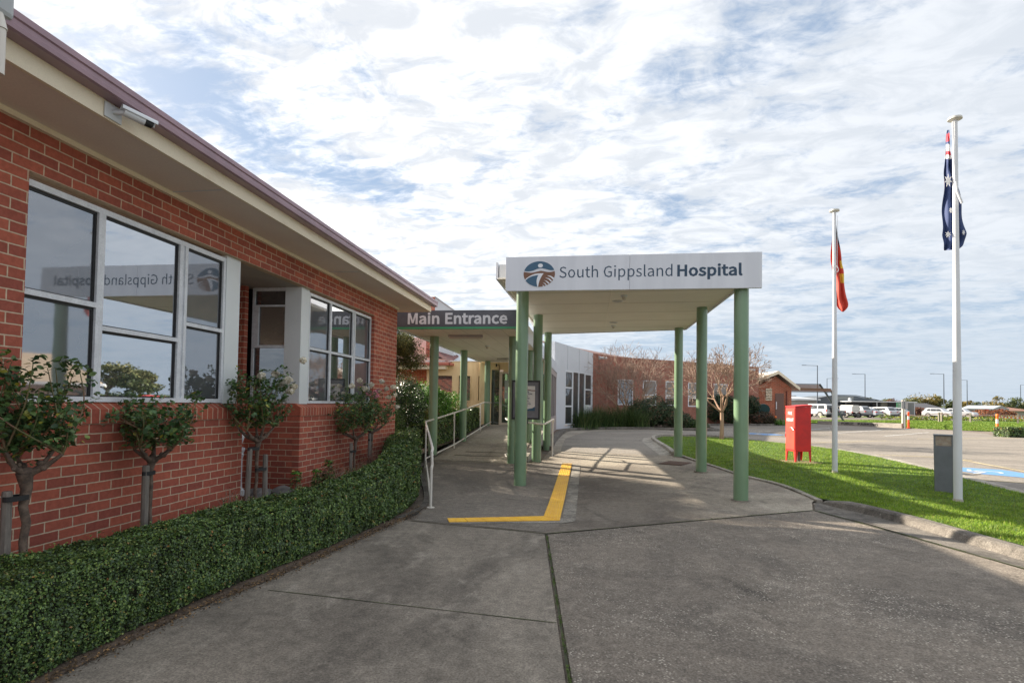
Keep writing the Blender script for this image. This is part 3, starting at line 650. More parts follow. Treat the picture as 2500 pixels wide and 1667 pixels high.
sheet('island_channel', [(2.27, 17.97), (2.60, 17.99), (2.72, 20), (2.76, 24.1), (2.9, 26.3), (3.38, 28.1), (4.4, 28.85), (6.05, 28.85), (7.2, 28.0), (7.4, 28.3), (6.2, 29.2), (4.6, 29.25), (3.35, 28.6), (2.62, 26.6), (2.32, 24.2)], -.002, kerbl)
kerb('lawn_edging', [(7.2, 27.8), (8.0, 26.4), (8.65, 24.9), (9.2, 23.3), (9.42, 21.7), (9.48, 19.5), (9.27, 17.4), (9.12, 15.6), (8.93, 14.4), (8.79, 12.3), (8.78, 9), (9.1, 4), (9.6, -8)], [(.17, -.02), (.17, .004), (-.19, .012), (-.19, -.02)], kerbl, 'flat pale concrete edging between the lawn and the car park')
kerb('garden_kerb', [(-1.3, 18.6), (-1.36, 20.06), (-1.42, 23.65), (-1.32, 30.21), (-.8, 32.67), (.93, 34.64), (3.42, 35.85), (5.36, 35.5), (7.42, 35.6), (8.2, 36.6), (8.3, 40), (8.55, 43.2), (9.32, 44.75), (11.56, 46.0), (15.2, 47.9)], [(-.16, -.02), (-.14, .13), (.02, .15), (.16, .14), (.16, -.02)], kerbm, 'curved grey kerb of the garden bed in front of the white and brick wings')
sheet('garden_channel', [(-.88, 18.4), (-.92, 20.8), (-.98, 24.7), (-.55, 28.6), (-.1, 31.2), (1.3, 33.4), (3.4, 34.9), (5.3, 34.6), (7.0, 34.6), (7.6, 35.7), (5.4, 35.5), (3.4, 35.8), (.95, 34.6), (-.78, 32.7), (-1.3, 30.2), (-1.42, 23.7), (-1.35, 20.06), (-1.25, 18.42)], -.003, conc_beige)
sheet('garden_bed', [(-1.4, 18.6), (-1.5, 23.65), (-1.45, 30.21), (-.95, 32.67), (.9, 34.75), (3.42, 35.95), (5.36, 35.6), (7.3, 35.7), (8.1, 36.7), (8.2, 40), (8.45, 43.2), (9.22, 44.9), (11.5, 46.1), (15.2, 48.1), (17, 53), (12, 56), (-2, 42), (-3, 30), (-3, 25)], .09, soil)
# beds by the left building
def zb(x, y): return float(np.interp(y, [-8, 8, 13, 24], [.34, .34, .36, .62]))
sheet('front_garden_bed', [(-4.3, -8), (-3.5, -8), (-3.4, 4), (-3.2, 6.3), (-3.0, 8), (-3.3, 10), (-4.0, 12.5), (-4.25, 14), (-4.42, 23.4), (-14, 23.4), (-14, 11.85), (-4.3, 11.85)], 0, soil, zfun=zb, grid=([], [8, 13, 16, 19]))
mb = MB(); mb.sweep(sm_path([(-2.72, 7.75), (-2.64, 8.6), (-2.83, 9.6), (-3.45, 11.4), (-4.1, 13.2), (-4.3, 14.4), (-4.36, 16), (-4.38, 23.4)], 4), [(-.05, -.05), (-.05, .02), (.05, .02), (.05, -.05)], zf=lambda x, y: zr(x, y) if y > 14.7 else gz(y))
props(build(mb, 'edging', kerbm), 'thin concrete edge between the ramp and the hedge on its left', 'kerb')
sheet('mulch_strip', [(-3.3, -8), (-3.17, 2.9), (-3.12, 4.1), (-2.95, 4.93), (-2.79, 6.27), (-2.63, 7.8), (-2.6, 8.6), (-3.3, 8.6), (-3.5, 4), (-3.6, -8)], .006, soil)
# tactile strip
e = thing('tactile_paving', (-.55, 8.4, .01), 'bright yellow L-shaped tactile warning strip on the forecourt', 'tactile paving')
mb = MB()
def slab(mb, poly, z0, h, zf=gz):
    n = len(poly); vs = [(x, y, zf(y)+z0) for x, y in poly]+[(x, y, zf(y)+z0+h) for x, y in poly]
    mb.add(vs, [tuple(range(n)), tuple(range(2*n-1, n-1, -1))]+[(i, n+i, n+(i+1) % n, (i+1) % n) for i in range(n)])
def lerp(a, b, t): return (a[0]+(b[0]-a[0])*t, a[1]+(b[1]-a[1])*t)
A0, A1 = (-2.02, 7.90), (-.64, 8.36); B0, B1 = (-1.94, 7.68), (-.385, 8.12)
mb.v = []; 
for i in range(6):
    t0, t1 = i/6+.004, (i+1)/6-.002
    slab(mb, [lerp(A0, A1, t0), lerp(B0, B1, t0), lerp(B0, B1, t1), lerp(A0, A1, t1)], .008, .010)
C0, C1 = (-.64, 8.37), (-.655, 14.79); D0, D1 = (-.385, 8.13), (-.40, 14.78)
ks = 22
for i in range(ks):
    t0, t1 = i/ks, (i+1)/ks-.0006
    slab(mb, [lerp(C0, C1, t0), lerp(D0, D1, t0), lerp(D0, D1, t1), lerp(C0, C1, t1)], .008, .010)
build(mb, 'tile_strip', yellow, e)
mb = MB()
for i in range(6):
    f = (i+.5)/6
    a = lerp(C0, D0, f); b = lerp(C1, D1, f); n_ = 90
    for k in range(n_):
        p = lerp(a, b, (k+.15)/n_); q = lerp(a, b, (k+.85)/n_); z = gz(p[1])+.018
        mb.add([(p[0]-.011, p[1], z), (p[0]+.011, p[1], z), (q[0]+.011, q[1], z), (q[0]-.011, q[1], z), (p[0]-.006, p[1]+.006, z+.005), (p[0]+.006, p[1]+.006, z+.005), (q[0]+.006, q[1]-.006, z+.005), (q[0]-.006, q[1]-.006, z+.005)], [(4, 5, 6, 7), (0, 1, 5, 4), (1, 2, 6, 5), (2, 3, 7, 6), (3, 0, 4, 7)])
for i in range(5):
    f = (i+.5)/5
    for k in range(24):
        t0 = (k+.1)/24; t1 = (k+.85)/24
        p = lerp(lerp(A0, A1, t0), lerp(B0, B1, t0), f); q = lerp(lerp(A0, A1, t1), lerp(B0, B1, t1), f)
        mb.add([(p[0], p[1]-.008, .018), (q[0], q[1]-.008, .018), (q[0], q[1]+.008, .018), (p[0], p[1]+.008, .018), (p[0]+.004, p[1], .023), (q[0]-.004, q[1], .023)], [(0, 1, 5, 4), (2, 3, 4, 5), (1, 2, 5), (3, 0, 4)])
build(mb, 'raised_bar', yellow, e)
# drain grate on the forecourt
e = thing('drain_grate', (2.4, 15.6, gz(15.6)), 'dark rusty steel drain grate set in the forecourt by the lawn corner', 'drain grate')
mb = MB(); mb.obox((2.4, 15.68, gz(15.68)+.006), (.66, .95, .008), -.45); build(mb, 'frame', M('rust_dark', (.10, .065, .05), .8), e)
mb = MB()
for k in range(13): 
    v = Matrix.Rotation(-.45, 3, 'Z') @ Vector((0, -.42+.07*k, 0)); mb.obox((2.4+v.x, 15.68+v.y, gz(15.68)+.014), (.6, .035, .012), -.45)
build(mb, 'grating', M('rust', (.17, .11, .085), .8), e)

# ================================================================== LEFT BRICK BUILDING
WX = -4.236; TH = .11
bl = thing('brick_building', (-8, 4, 0), 'near red brick building with wide white framed windows and mauve gutter on the left', 'building')
ZT, ZO, ZS = 3.79, 3.421, 1.473
mb = MB()
X0 = WX-TH
mb.box(X0, -7, -.1, WX, 6.31, ZS)                       # wall under the first window
mb.box(X0, -7, ZS, WX, 3.60, ZT+.1)                     # pier left of the window
mb.box(X0, 3.60, ZO, WX, 11.77, ZT+.1)                  # brickwork above the opening
mb.box(X0, 10.46, ZS, WX, 11.77, ZO)                    # pier at the far corner
mb.box(X0, 7.68, -.1, WX, 11.77, ZS)                    # wall under the second window
build(mb, 'wall', brY, bl)
mb = MB()
mb.box(-6.2, 7.685, -.1, X0, 7.79, ZS); build(mb, 'return_wall', brX, bl); mb = MB()
mb.box(-5.36, 7.60, -.1, -5.12, 7.686, 3.42)            # small pier beside it
mb.box(-6.2, 7.70, ZS, -5.36, 7.8, 3.42); build(mb, 'pier', brX, bl); mb = MB()
mb.box(-6.2, 6.20, -.1, X0, 6.305, ZS)
mb.box(-6.3, 6.2, -.1, -6.2, 7.8, 3.42); build(mb, 'recess_wall', brX, bl); mb = MB()
mb.box(-12, 11.66, -.1, X0, 11.765, ZT+.1); build(mb, 'end_wall', brX, bl); mb = MB()
mb.box(-12, -7.1, -.1, X0, -7, ZT+.1); build(mb, 'end_wall', brX, bl)
# rowlock sill
def sillrun(mb, y0, y1):
    pr = [(WX+.012, ZS+.002), (WX+.012, ZS+.125), (WX-.085, ZS+.185), (WX-.16, ZS+.185), (WX-.16, ZS+.002)]
    mb.prism([(x, y0, z) for x, z in pr], (0, y1-y0, 0))
mb = MB(); sillrun(mb, 3.601, 6.315); sillrun(mb, 7.668, 10.459); build(mb, 'window_sill', brSill, bl)
mb = MB(); pr = [(7.668, ZS+.002), (7.668, ZS+.125), (7.76, ZS+.185), (7.84, ZS+.185), (7.84, ZS+.002)]
mb.prism([(WX-.161, y, z) for y, z in pr], (-1.75, 0, 0)); build(mb, 'window_sill', brSillX, bl)
# eave
mb = MB(); mb.box(-4.36, 3.6, 3.415, -4.24, 10.46, 3.4205); 
mb = MB(); mb.box(-12, -7, ZT+.012, -3.635, 12.22, ZT+.03); build(mb, 'soffit', soff, bl)
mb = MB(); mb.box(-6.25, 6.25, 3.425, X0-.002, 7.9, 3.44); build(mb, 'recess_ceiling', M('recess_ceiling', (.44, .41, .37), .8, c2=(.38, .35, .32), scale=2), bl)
mb = MB(); mb.box(WX, -7, ZT-.03, WX+.035, 11.8, ZT+.0115); build(mb, 'soffit_bead', cream, bl)
for y in (1.6, 5.0, 8.4):
    mb = MB(); mb.box(-4.2, y, ZT+.006, -3.66, y+.012, ZT+.0118); build(mb, 'soffit_joint', white, bl)
mb = MB(); mb.box(-3.634, -7, ZT, -3.60, 12.25, 3.99); mb.box(-12, 12.222, ZT, -3.636, 12.25, 3.99); build(mb, 'fascia', cream, bl)
mb = MB(); gp = [(-3.598, 3.925), (-3.50, 3.925), (-3.482, 3.935), (-3.478, 3.965), (-3.486, 3.972), (-3.486, 4.0), (-3.474, 4.008), (-3.474, 4.05), (-3.49, 4.058), (-3.50, 4.05), (-3.50, 3.945), (-3.598, 3.945)]
mb.prism([(x, -7, z) for x, z in gp], (0, 19.38, 0)); build(mb, 'gutter', gutterm, bl)
mb = MB()
rp = [(-3.52, -7, 4.04), (-3.52, 12.36, 4.04), (-11.2, 12.36, 6.6), (-11.2, -7, 6.6), (-19, 12.36, 4.04), (-19, -7, 4.04)]
mb.add(rp, [(0, 1, 2, 3), (1, 4, 2), (2, 4, 5, 3), (0, 3, 5), (0, 5, 4, 1)]); build(mb, 'roof', roofm, bl)
# windows. frame plane
FX = -4.31
def frame_bar(mb, y0, z0, y1, z1, d=.045, x=FX): mb.box(x-d, y0, z0, x+.012, y1, z1)
ZB, ZF = 1.662, 3.385
def pane(y0, z0, y1, z1, m_, parent, x=FX):
    mb = MB(); mb.add([(x-.022, y0, z0), (x-.022, y1, z0), (x-.022, y1, z1), (x-.022, y0, z1)], [(0, 1, 2, 3)]); o = build(mb, 'pane', m_, parent)
    gk = MB(); t = .012
    for a in ((y0, z0, y1, z0+t), (y0, z1-t*2, y1, z1), (y0, z0+t, y0+t, z1-t*2), (y1-t*1.8, z0+t, y1, z1-t*2)): gk.box(x-.021, a[0], a[1], x-.012, a[2], a[3])
    build(gk, 'gasket', gasket, parent)
    return o
wf = MB()
for a in ((3.61, ZB, 6.0, ZB+.045), (3.61, ZF-.05, 6.0, ZF), (3.61, ZB+.045, 3.645, ZF-.05), (4.275, ZB+.045, 4.345, ZF-.05), (5.255, ZB+.045, 5.30, ZF-.05), (5.335, ZB+.045, 5.375, ZF-.05), (5.96, ZB+.045, 6.0, ZF-.05),
          (3.645, 2.49, 4.275, 2.535), (4.345, 2.30, 5.255, 2.34), (5.375, 2.49, 5.96, 2.53)): frame_bar(wf, *a)
wf.box(FX-.03, 5.30, ZB+.045, FX-.004, 5.335, ZF-.05)
win = build(wf, 'window', alu, bl)
# inner slider frames sit slightly further back
pane(3.645, 2.535, 4.275, ZF-.05, screen, win); pane(3.645, ZB+.045, 4.275, 2.49, screen, win)
pane(4.345, 2.34, 5.255, ZF-.05, glass, win); pane(4.345, ZB+.045, 5.255, 2.30, glass, win)
pane(5.375, 2.53, 5.96, ZF-.05, screen, win); pane(5.375, ZB+.045, 5.96, 2.49, screen, win)
mb = MB(); mb.box(FX-.10, 6.002, ZB-.01, FX+.02, 6.26, 3.42); build(mb, 'infill_panel', greypost, bl)
w2 = MB()
for a in ((8.0, ZB, 10.455, ZB+.04), (8.0, ZF-.045, 10.455, ZF), (8.0, ZB+.04, 8.03, ZF-.045), (8.70, ZB+.04, 8.76, ZF-.045), (9.60, ZB+.04, 9.64, ZF-.045), (9.68, ZB+.04, 9.72, ZF-.045), (10.42, ZB+.04, 10.455, ZF-.045),
          (8.03, 2.50, 8.70, 2.54), (8.76, 2.50, 9.60, 2.54), (9.72, 2.50, 10.42, 2.54)): frame_bar(w2, *a)
w2.box(FX-.03, 9.64, ZB+.04, FX-.004, 9.68, ZF-.045)
win2 = build(w2, 'window', alu, bl)
for a, b, m_ in ((8.03, 8.70, screen), (8.76, 9.60, glass), (9.72, 10.42, screen)):
    pane(a, 2.54, b, ZF-.045, m_, win2); pane(a, ZB+.04, b, 2.50, m_, win2)
mb = MB(); mb.box(-4.56, 7.75, ZB-.01, FX+.012, 7.995, 3.42); build(mb, 'infill_panel', greypost, bl)
# side window in the recess, facing the camera
w3 = MB()
for x0, z0, x1, z1 in ((-5.115, ZB, -4.562, ZB+.04), (-5.115, 3.37, -4.562, 3.42), (-5.115, ZB+.04, -5.08, 3.37), (-5.08, 2.50, -4.562, 2.54), (-5.08, 3.13, -4.562, 3.155), (-5.08, 2.54, -5.01, 3.13)):
    w3.box(x0, 7.78, z0, x1, 7.82, z1)
win3 = build(w3, 'side_window', alu, bl)
for x0, z0, x1, z1 in ((-5.08, 3.155, -4.562, 3.37), (-5.01, 2.54, -4.562, 3.13), (-5.08, ZB+.04, -4.562, 2.50)):
    mb = MB(); mb.add([(x0, 7.805, z0), (x1, 7.805, z0), (x1, 7.805, z1), (x0, 7.805, z1)], [(0, 1, 2, 3)]); build(mb, 'pane', darkglass, win3)
mb = MB(); mb.box(-6.2, 7.86, ZS, X0-.05, 7.9, 3.42); build(mb, 'blind', gasket, bl)

# ================================================================== BIG CANOPY
hc = thing('canopy', (.7, 14.2, 0), 'large flat white canopy on six green columns carrying the hospital name sign', 'canopy')
HZ = 4.15
out = [(-1.78, 10.62), (3.02, 10.36), (3.02, 17.90), (-1.62, 18.95)]
def polyprism(mb, poly, z0, z1, mi=0):
    n = len(poly); mb.add([(x, y, z0) for x, y in poly]+[(x, y, z1) for x, y in poly], [tuple(range(n-1, -1, -1)), tuple(range(n, 2*n))]+[(i, (i+1) % n, n+(i+1) % n, n+i) for i in range(n)], mi)
mb = MB(); polyprism(mb, out, HZ, HZ+.03); build(mb, 'lining', soffw, hc)
mb = MB(); polyprism(mb, [(-1.76, 10.66), (2.98, 10.4), (2.98, 17.87), (-1.76, 18.90)], HZ+.031, HZ+.30); build(mb, 'roof', white, hc)
mb = MB()
def edge_wall(mb, a, b, z0, z1, t=.04):
    a = Vector((a[0], a[1], 0)); b = Vector((b[0], b[1], 0)); d_ = (b-a).normalized(); n = Vector((-d_.y, d_.x, 0))*t
    mb.prism([(a.x, a.y, z0), (b.x, b.y, z0), (b.x-n.x, b.y-n.y, z0), (a.x-n.x, a.y-n.y, z0)], (0, 0, z1-z0))
edge_wall(mb, out[1], out[2], HZ-.03, HZ+.33); edge_wall(mb, out[2], out[3], HZ-.03, HZ+.33); edge_wall(mb, out[3], out[0], HZ+.001, HZ+.33)
build(mb, 'fascia', signw, hc)
mb = MB()
for a, b in (((-1.75, 12.05), (3.06, 11.85)), ((-1.75, 13.4), (3.06, 13.2)), ((-1.75, 14.8), (3.06, 14.5)), ((-1.75, 16.2), (3.06, 15.9)), ((-1.75, 17.6), (3.06, 17.2))): mb.prism([(a[0], a[1], HZ-.004), (b[0], b[1], HZ-.004), (b[0], b[1]+.02, HZ-.004), (a[0], a[1]+.02, HZ-.004)], (0, 0, .003))
build(mb, 'lining_joint', M('joint_light', (.50, .47, .42), .8), hc)
mb = MB(); mb.tube([(.48, 10.6, HZ-.006), (.50, 17.0, HZ-.006), (.50, 18.4, HZ-.006)], .008, 6); mb.tube([(-1.70, 10.8, HZ-.006), (-1.64, 16, HZ-.006), (-1.6, 18.9, HZ-.006)], .02, 6); build(mb, 'conduit', soffw, hc)
for (x, y, zb_) in ((2.78, 10.54, gz(10.54)), (2.77, 14.02, .115), (2.79, 17.62, .15), (-1.36, 11.29, .0), (-1.37, 15.0, .13), (-1.36, 18.69, .15)):
    mb = MB(); mb.tube([(x, y, zb_-.05), (x, y, HZ+.02)], .128, 40, cap=False); build(mb, 'column', green, hc)
    mb = MB(); mb.tube([(x, y, zb_-.02), (x, y, zb_+.012)], .17, 24); build(mb, 'column_footing', conc_old, hc)
# front sign
SY = 10.30
mb = MB(); mb.box(-1.575, SY, 3.845, .742, SY+.05, 4.497); mb.box(.746, SY, 3.845, 3.07, SY+.05, 4.497); sg = build(mb, 'sign_board', signw, hc, bevel=.004)
mb = MB(); mb.box(-1.56, SY+.051, 3.86, 3.055, SY+.12, 4.48); build(mb, 'sign_backing', soffw, hc)
text('letters', 'South Gippsland', (-.555, SY, 4.083), (1, 0, 0), (0, 0, 1), 2.065, .205, navy, sg, bold=-.004)
text('letters', 'Hospital', (1.595, SY, 4.083), (1, 0, 0), (0, 0, 1), 1.14, .205, navy, sg, bold=.022)
# roundel: drawn in image-like units (from the sign artwork), u right, v up, radius 1
def art(name, pts, lay, m_):
    cx, cz, rx, rz_ = -.935, 4.16, .297, .243
    mb = MB(); P = [(cx+u*rx, SY-.002-.0012*lay, cz+v*rz_) for u, v in pts]
    tri = tessellate_polygon([[Vector((p[0], p[2], 0)) for p in P]]); mb.add(P, [tuple(t) for t in tri]); return build(mb, name, m_, sg)
def arc(a0, a1, n=20, r=1.0): return [(r*math.cos(math.radians(a0+(a1-a0)*i/n)), r*math.sin(math.radians(a0+(a1-a0)*i/n))) for i in range(n+1)]
def cur(p, n=8): return [tuple(q) for q in sm_path(p, n)]
U = lambda x, y: ((x-885)/605, -(y-765)/480)      # artwork pixels to roundel units
a_top = math.degrees(math.atan2(*reversed(U(1468, 622)))); b_top = 180-math.degrees(math.asin(U(312, 640)[1]))
art('logo_sky', arc(math.degrees(math.asin(U(0, 622)[1])), 180-math.degrees(math.asin(U(0, 640)[1])), 26)+cur([U(312, 640), U(450, 660), U(620, 640), U(800, 575), U(950, 548), U(1100, 572), U(1230, 610), U(1340, 628), U(1468, 622)]), 1, lblue)
art('logo_ground', cur([U(1480, 655), U(1400, 680), U(1280, 694), U(1150, 680), U(960, 645), U(820, 668), U(620, 708), U(450, 700), U(297, 672)])+arc(180-math.degrees(math.asin(U(0, 672)[1])), 360+math.degrees(math.asin(U(0, 655)[1])), 40), 1, lbrown)
art('logo_path', cur([U(335, 975), U(430, 890), U(600, 800), U(780, 745), U(1055, 738)])+cur([U(1055, 738), U(980, 850), U(910, 990), U(870, 1120), U(850, 1245)])+[U(815, 1245)]+[U(600, 1215), U(420, 1080), U(350, 1000)], 2, lwhite)
art('logo_water', cur([U(358, 1000), U(470, 905), U(640, 835), U(855, 798)])+cur([U(855, 798), U(810, 900), U(785, 1050), U(818, 1243)])+arc(math.degrees(math.atan2(U(818, 1243)[1], U(818, 1243)[0])), math.degrees(math.atan2(U(358, 1000)[1], U(358, 1000)[0])), 12)[1:], 3, lblue)
for pts in ([(1180, 820), (1330, 840), (1458, 912), (1425, 985), (1340, 895), (1210, 835)], [(1120, 905), (1260, 925), (1385, 1020), (1340, 1060), (1250, 965), (1150, 920)], [(1075, 995), (1190, 1030), (1290, 1110), (1245, 1140), (1170, 1060)], [(1035, 1085), (1120, 1110), (1185, 1180), (1150, 1195), (1100, 1130)], [(1010, 1175), (1050, 1190), (1080, 1215), (1050, 1225)]):
    art('logo_furrow', [U(*p) for p in pts], 2, lwhite)
hd = [(.07+.16*math.cos(2*PI*i/20)*1.0, .66+.155*math.sin(2*PI*i/20)) for i in range(20)]; art('logo_head', hd, 2, lwhite)
# fittings on the canopy ceiling
def downlight(x, y, lab):
    e = thing('ceiling_light', (x, y, HZ-.001), lab, 'ceiling light')
    mb = MB(); mb.tube([(x, y, HZ-.012), (x, y, HZ-.001)], .13, 20); build(mb, 'trim', white, e)
    mb = MB(); mb.tube([(x, y, HZ-.016), (x, y, HZ-.0125)], .10, 20); build(mb, 'lens', M('lens_grey', (.4, .4, .38), .3), e)
def detector(x, y, z, lab, s=1.0):
    e = thing('sprinkler_sensor', (x, y, z-.001), lab, 'sensor')
    mb = MB(); mb.tube([(x, y, z-.035*s), (x, y, z-.001)], [.075*s, .085*s], 18); build(mb, 'base', white, e)
    mb = MB(); mb.tube([(x, y, z-.10*s), (x, y, z-.0355*s)], [.035*s, .055*s], 14); build(mb, 'sensor_head', M('sensor_cream', (.6, .57, .5), .4), e)
downlight(.67, 13.04, 'flat round light in the big canopy ceiling, the one nearer the name sign'); detector(.78, 12.4, HZ, 'small white dome sensor on the big canopy ceiling just behind the name sign')
downlight(.73, 16.4, 'flat round light in the big canopy ceiling, towards its back edge'); detector(.76, 17.0, HZ, 'small white dome sensor near the back edge of the big canopy ceiling')

# ================================================================== ENTRANCE CANOPY
ec = thing('entrance_canopy', (-3.1, 18, 0), 'lower covered walkway on green columns with the Main Entrance sign', 'canopy')
EZ = 3.50; EX0, EX1, EY0, EY1 = -4.58, -1.75, 13.06, 23.42
mb = MB(); mb.box(EX0, EY0, EZ, EX1, EY1, EZ+.03); build(mb, 'lining', soffw, ec)
mb = MB(); mb.box(EX0+.02, EY0+.02, EZ+.031, EX1-.02, EY1, 3.93); build(mb, 'roof', white, ec)
mb = MB(); mb.box(EX1+.001, EY0, EZ-.03, EX1+.04, 31, 3.96); build(mb, 'fascia', signw, ec)
mb = MB(); mb.box(EX0-.04, EY0, EZ-.03, EX0-.001, EY1-.01, 3.97); build(mb, 'fascia', signw, ec)
mb = MB(); mb.box(EX1-.3, 14.5, 3.94, EX1-.002, 23.3, 3.97); build(mb, 'box_gutter', white, ec)
mb = MB()
for x in (-4.1, -3.6, -3.1, -2.6, -2.1): mb.box(x, EY0+.05, EZ-.003, x+.012, EY1, EZ-.0005)
build(mb, 'lining_joint', M('joint_light2', (.52, .49, .44), .8), ec)
mb = MB(); mb.box(-4.68, 12.99, 3.552, -1.60, 13.055, 3.955); es = build(mb, 'sign_board', signd, ec, bevel=.003)
mb = MB(); mb.box(-4.68, 12.985, 3.50, -1.60, 13.055, 3.549); build(mb, 'green_strip', stripg, ec)
text('letters', 'Main', (-4.405, 12.99, 3.63), (1, 0, 0), (0, 0, 1), .80, .262, letterw, es, bold=.018)
text('letters', 'Entrance', (-3.46, 12.99, 3.63), (1, 0, 0), (0, 0, 1), 1.53, .262, letterw, es, bold=.018)
for (x, y) in ((-4.15, 14.5), (-4.19, 18.3), (-4.22, 22.95), (-1.99, 14.58), (-1.95, 18.33), (-1.97, 22.9)):
    mb = MB(); z0 = (zr(0, y) if x > -3 else zb(0, y))-.1; mb.tube([(x, y, z0), (x, y, EZ+.01)], .122, 36, cap=False); build(mb, 'column', green, ec)
def batten(x, y, w_, lab):
    e = thing('fluorescent_light', (x, y, EZ-.004), lab, 'light', None)
    mb = MB(); mb.box(x-w_/2, y-.06, EZ-.05, x+w_/2, y+.06, EZ-.004); build(mb, 'housing', M('batten_grey', (.35, .34, .34), .5), e)
    mb = MB(); mb.box(x-w_/2+.03, y-.08, EZ-.10, x+w_/2-.01, y+.08, EZ-.0505); build(mb, 'diffuser', M('batten_diffuser', (.52, .50, .46), .35), e, bevel=.015)
batten(-3.22, 14.2, .92, 'grey batten light on the walkway ceiling close behind the Main Entrance sign'); batten(-3.0, 21.4, 1.1, 'grey batten light on the walkway ceiling close to the entrance door')
detector(-3.1, 16.8, EZ, 'white dome smoke detector on the walkway ceiling between the two batten lights')
e = thing('fire_alarm', (-1.66, 13.9, 3.7), 'small red alarm sounder on the walkway fascia behind the green columns', 'alarm')
mb = MB(); mb.box(-1.708, 13.85, 3.62, -1.64, 13.99, 3.78); build(mb, 'housing', red, e, bevel=.01)
mb = MB(); mb.tube([(-1.67, 13.92, 3.785), (-1.67, 13.92, 3.86)], [.045, .03], 12); build(mb, 'strobe', M('strobe_clear', (.6, .55, .5), .2), e)

# handrails
def rail(mb, pts, r=.024): mb.tube(sm_path(pts, 1), r, 10)
hl = thing('handrail', (-3.9, 16, .3), 'long cream tubular handrail along the left side of the entrance ramp', 'handrail')
def zre(y): return zr(0, y)
top = [(-2.50, 8.74, .69), (-2.50, 8.70, .90), (-2.505, 8.76, .945), (-2.58, 9.0, .955), (-4.10, 13.66, 1.21), (-4.10, 16.6, 1.39), (-4.10, 20.9, 1.69), (-4.10, 21.75, 1.75), (-4.10, 23.25, 1.75)]
mb = MB(); mb.tube(top, .024, 12); mb.tube([(-2.50, 8.74, .69), (-2.50, 8.70, .62)], .024, 12); build(mb, 'top_rail', railw, hl)
mb = MB(); mb.tube([(-2.52, 8.76, .12), (-2.6, 9.0, .16), (-4.10, 13.7, .27), (-4.10, 16.8, zre(16.8)+.12), (-4.10, 21.2, zre(21.2)+.12), (-4.10, 22.2, zre(22.2)+.12), (-4.1, 23.3, zre(23.3)+.12)], .022, 12); build(mb, 'kerb_rail', railw, hl)
for x, y, z0, z1 in ((-2.50, 8.70, 0, .66), (-3.98, 13.3, .08, 1.18), (-4.1, 16.72, zre(16.7)-.02, 1.38), (-4.1, 20.9, zre(20.9)-.02, 1.68)):
    mb = MB(); mb.tube([(x, y, z0), (x, y, z1)], .022, 12); build(mb, 'post', railw, hl)
mb = MB(); mb.tube([(-2.50, 8.70, 0.0), (-2.50, 8.70, .014)], .062, 16); build(mb, 'base_plate', railw, hl)
for y, z in ((14.5, 1.265), (18.3, 1.51), (22.95, 1.75)):
    mb = MB(); mb.tube([(-4.10, y-.05, z-.01), (-4.10, y-.05, z-.09), (-4.15, y+.02, z-.09)], .012, 8); build(mb, 'bracket', railw, hl)
hr = thing('handrail', (-1.5, 15.2, .2), 'short cream tubular handrail wrapped round the green columns right of the ramp', 'handrail')
mb = MB(); mb.tube([(-2.14, 23.2, 1.80), (-2.14, 22, 1.74), (-2.14, 15.75, 1.34), (-2.14, 15.4, 1.32), (-2.22, 14.95, 1.30), (-2.16, 14.72, 1.27), (-1.98, 14.62, 1.255), (-1.20, 14.80, 1.17), (-1.13, 15.0, 1.18), (-1.00, 16.45, 1.26), (-1.00, 16.60, 1.24)], .023, 12); build(mb, 'top_rail', railw, hr)
mb = MB(); mb.tube([(-2.14, 15.9, .34), (-2.22, 14.95, .31), (-2.14, 14.72, .28), (-1.98, 14.70, .27)], .022, 12); build(mb, 'kerb_rail', railw, hr)
for x, y, z0, z1 in ((-1.04, 16.55, .13, 1.24), (-1.08, 17.4, .15, 1.0)):
    mb = MB(); mb.tube([(x, y, z0), (x, y, z1)], .021, 12); mb.tube([(x, y, z0), (x, y, z0+.012)], .055, 14); build(mb, 'post', railw, hr)
mb = MB(); mb.tube([(-1.00, 16.5, 1.23), (-1.04, 17.2, 1.2), (-1.08, 17.4, 1.05), (-1.08, 17.4, .98)], .02, 10); build(mb, 'end_return', railw, hr)

# poster case on the rail
pc = thing('poster_case', (-1.62, 14.62, 1.3), 'black framed poster case with a notice, hung between the green columns', 'poster case')
py_ = 14.40
mb = MB()
for a in ((-1.99, 1.30, -1.24, 1.345), (-1.99, 2.285, -1.24, 2.33), (-1.99, 1.345, -1.95, 2.285), (-1.28, 1.345, -1.24, 2.285)): mb.box(a[0], py_, a[1], a[2], py_+.06, a[3])
build(mb, 'frame', black, pc, bevel=.008)
mb = MB(); mb.box(-1.95, py_+.02, 1.345, -1.28, py_+.05, 2.285); build(mb, 'backing', M('backing_grey', (.13, .13, .15), .35, c2=(.2, .2, .22), scale=2), pc)
mb = MB(); mb.box(-1.88, py_+.012, 1.53, -1.375, py_+.019, 2.18); ps = build(mb, 'notice', M('paper', (.70, .69, .66), .6), pc)
mb = MB(); mb.add([(-1.88, py_+.010, 1.53), (-1.375, py_+.010, 1.53), (-1.375, py_+.010, 1.64), (-1.44, py_+.010, 1.60), (-1.56, py_+.010, 1.575), (-1.88, py_+.010, 1.57)], [(0, 1, 2, 3, 4, 5)]); build(mb, 'blue_band', lblue, ps)
mb = MB(); sw = [(-1.88, 2.16), (-1.7, 2.14), (-1.55, 2.09), (-1.46, 2.07), (-1.375, 2.07)]; mb.add([(x, py_+.010, z) for x, z in sw]+[(x, py_+.010, z-.022) for x, z in reversed(sw)], [(0, 1, 8, 9), (1, 2, 7, 8), (2, 3, 6, 7), (3, 4, 5, 6)]); build(mb, 'swoosh', lbrown, ps)
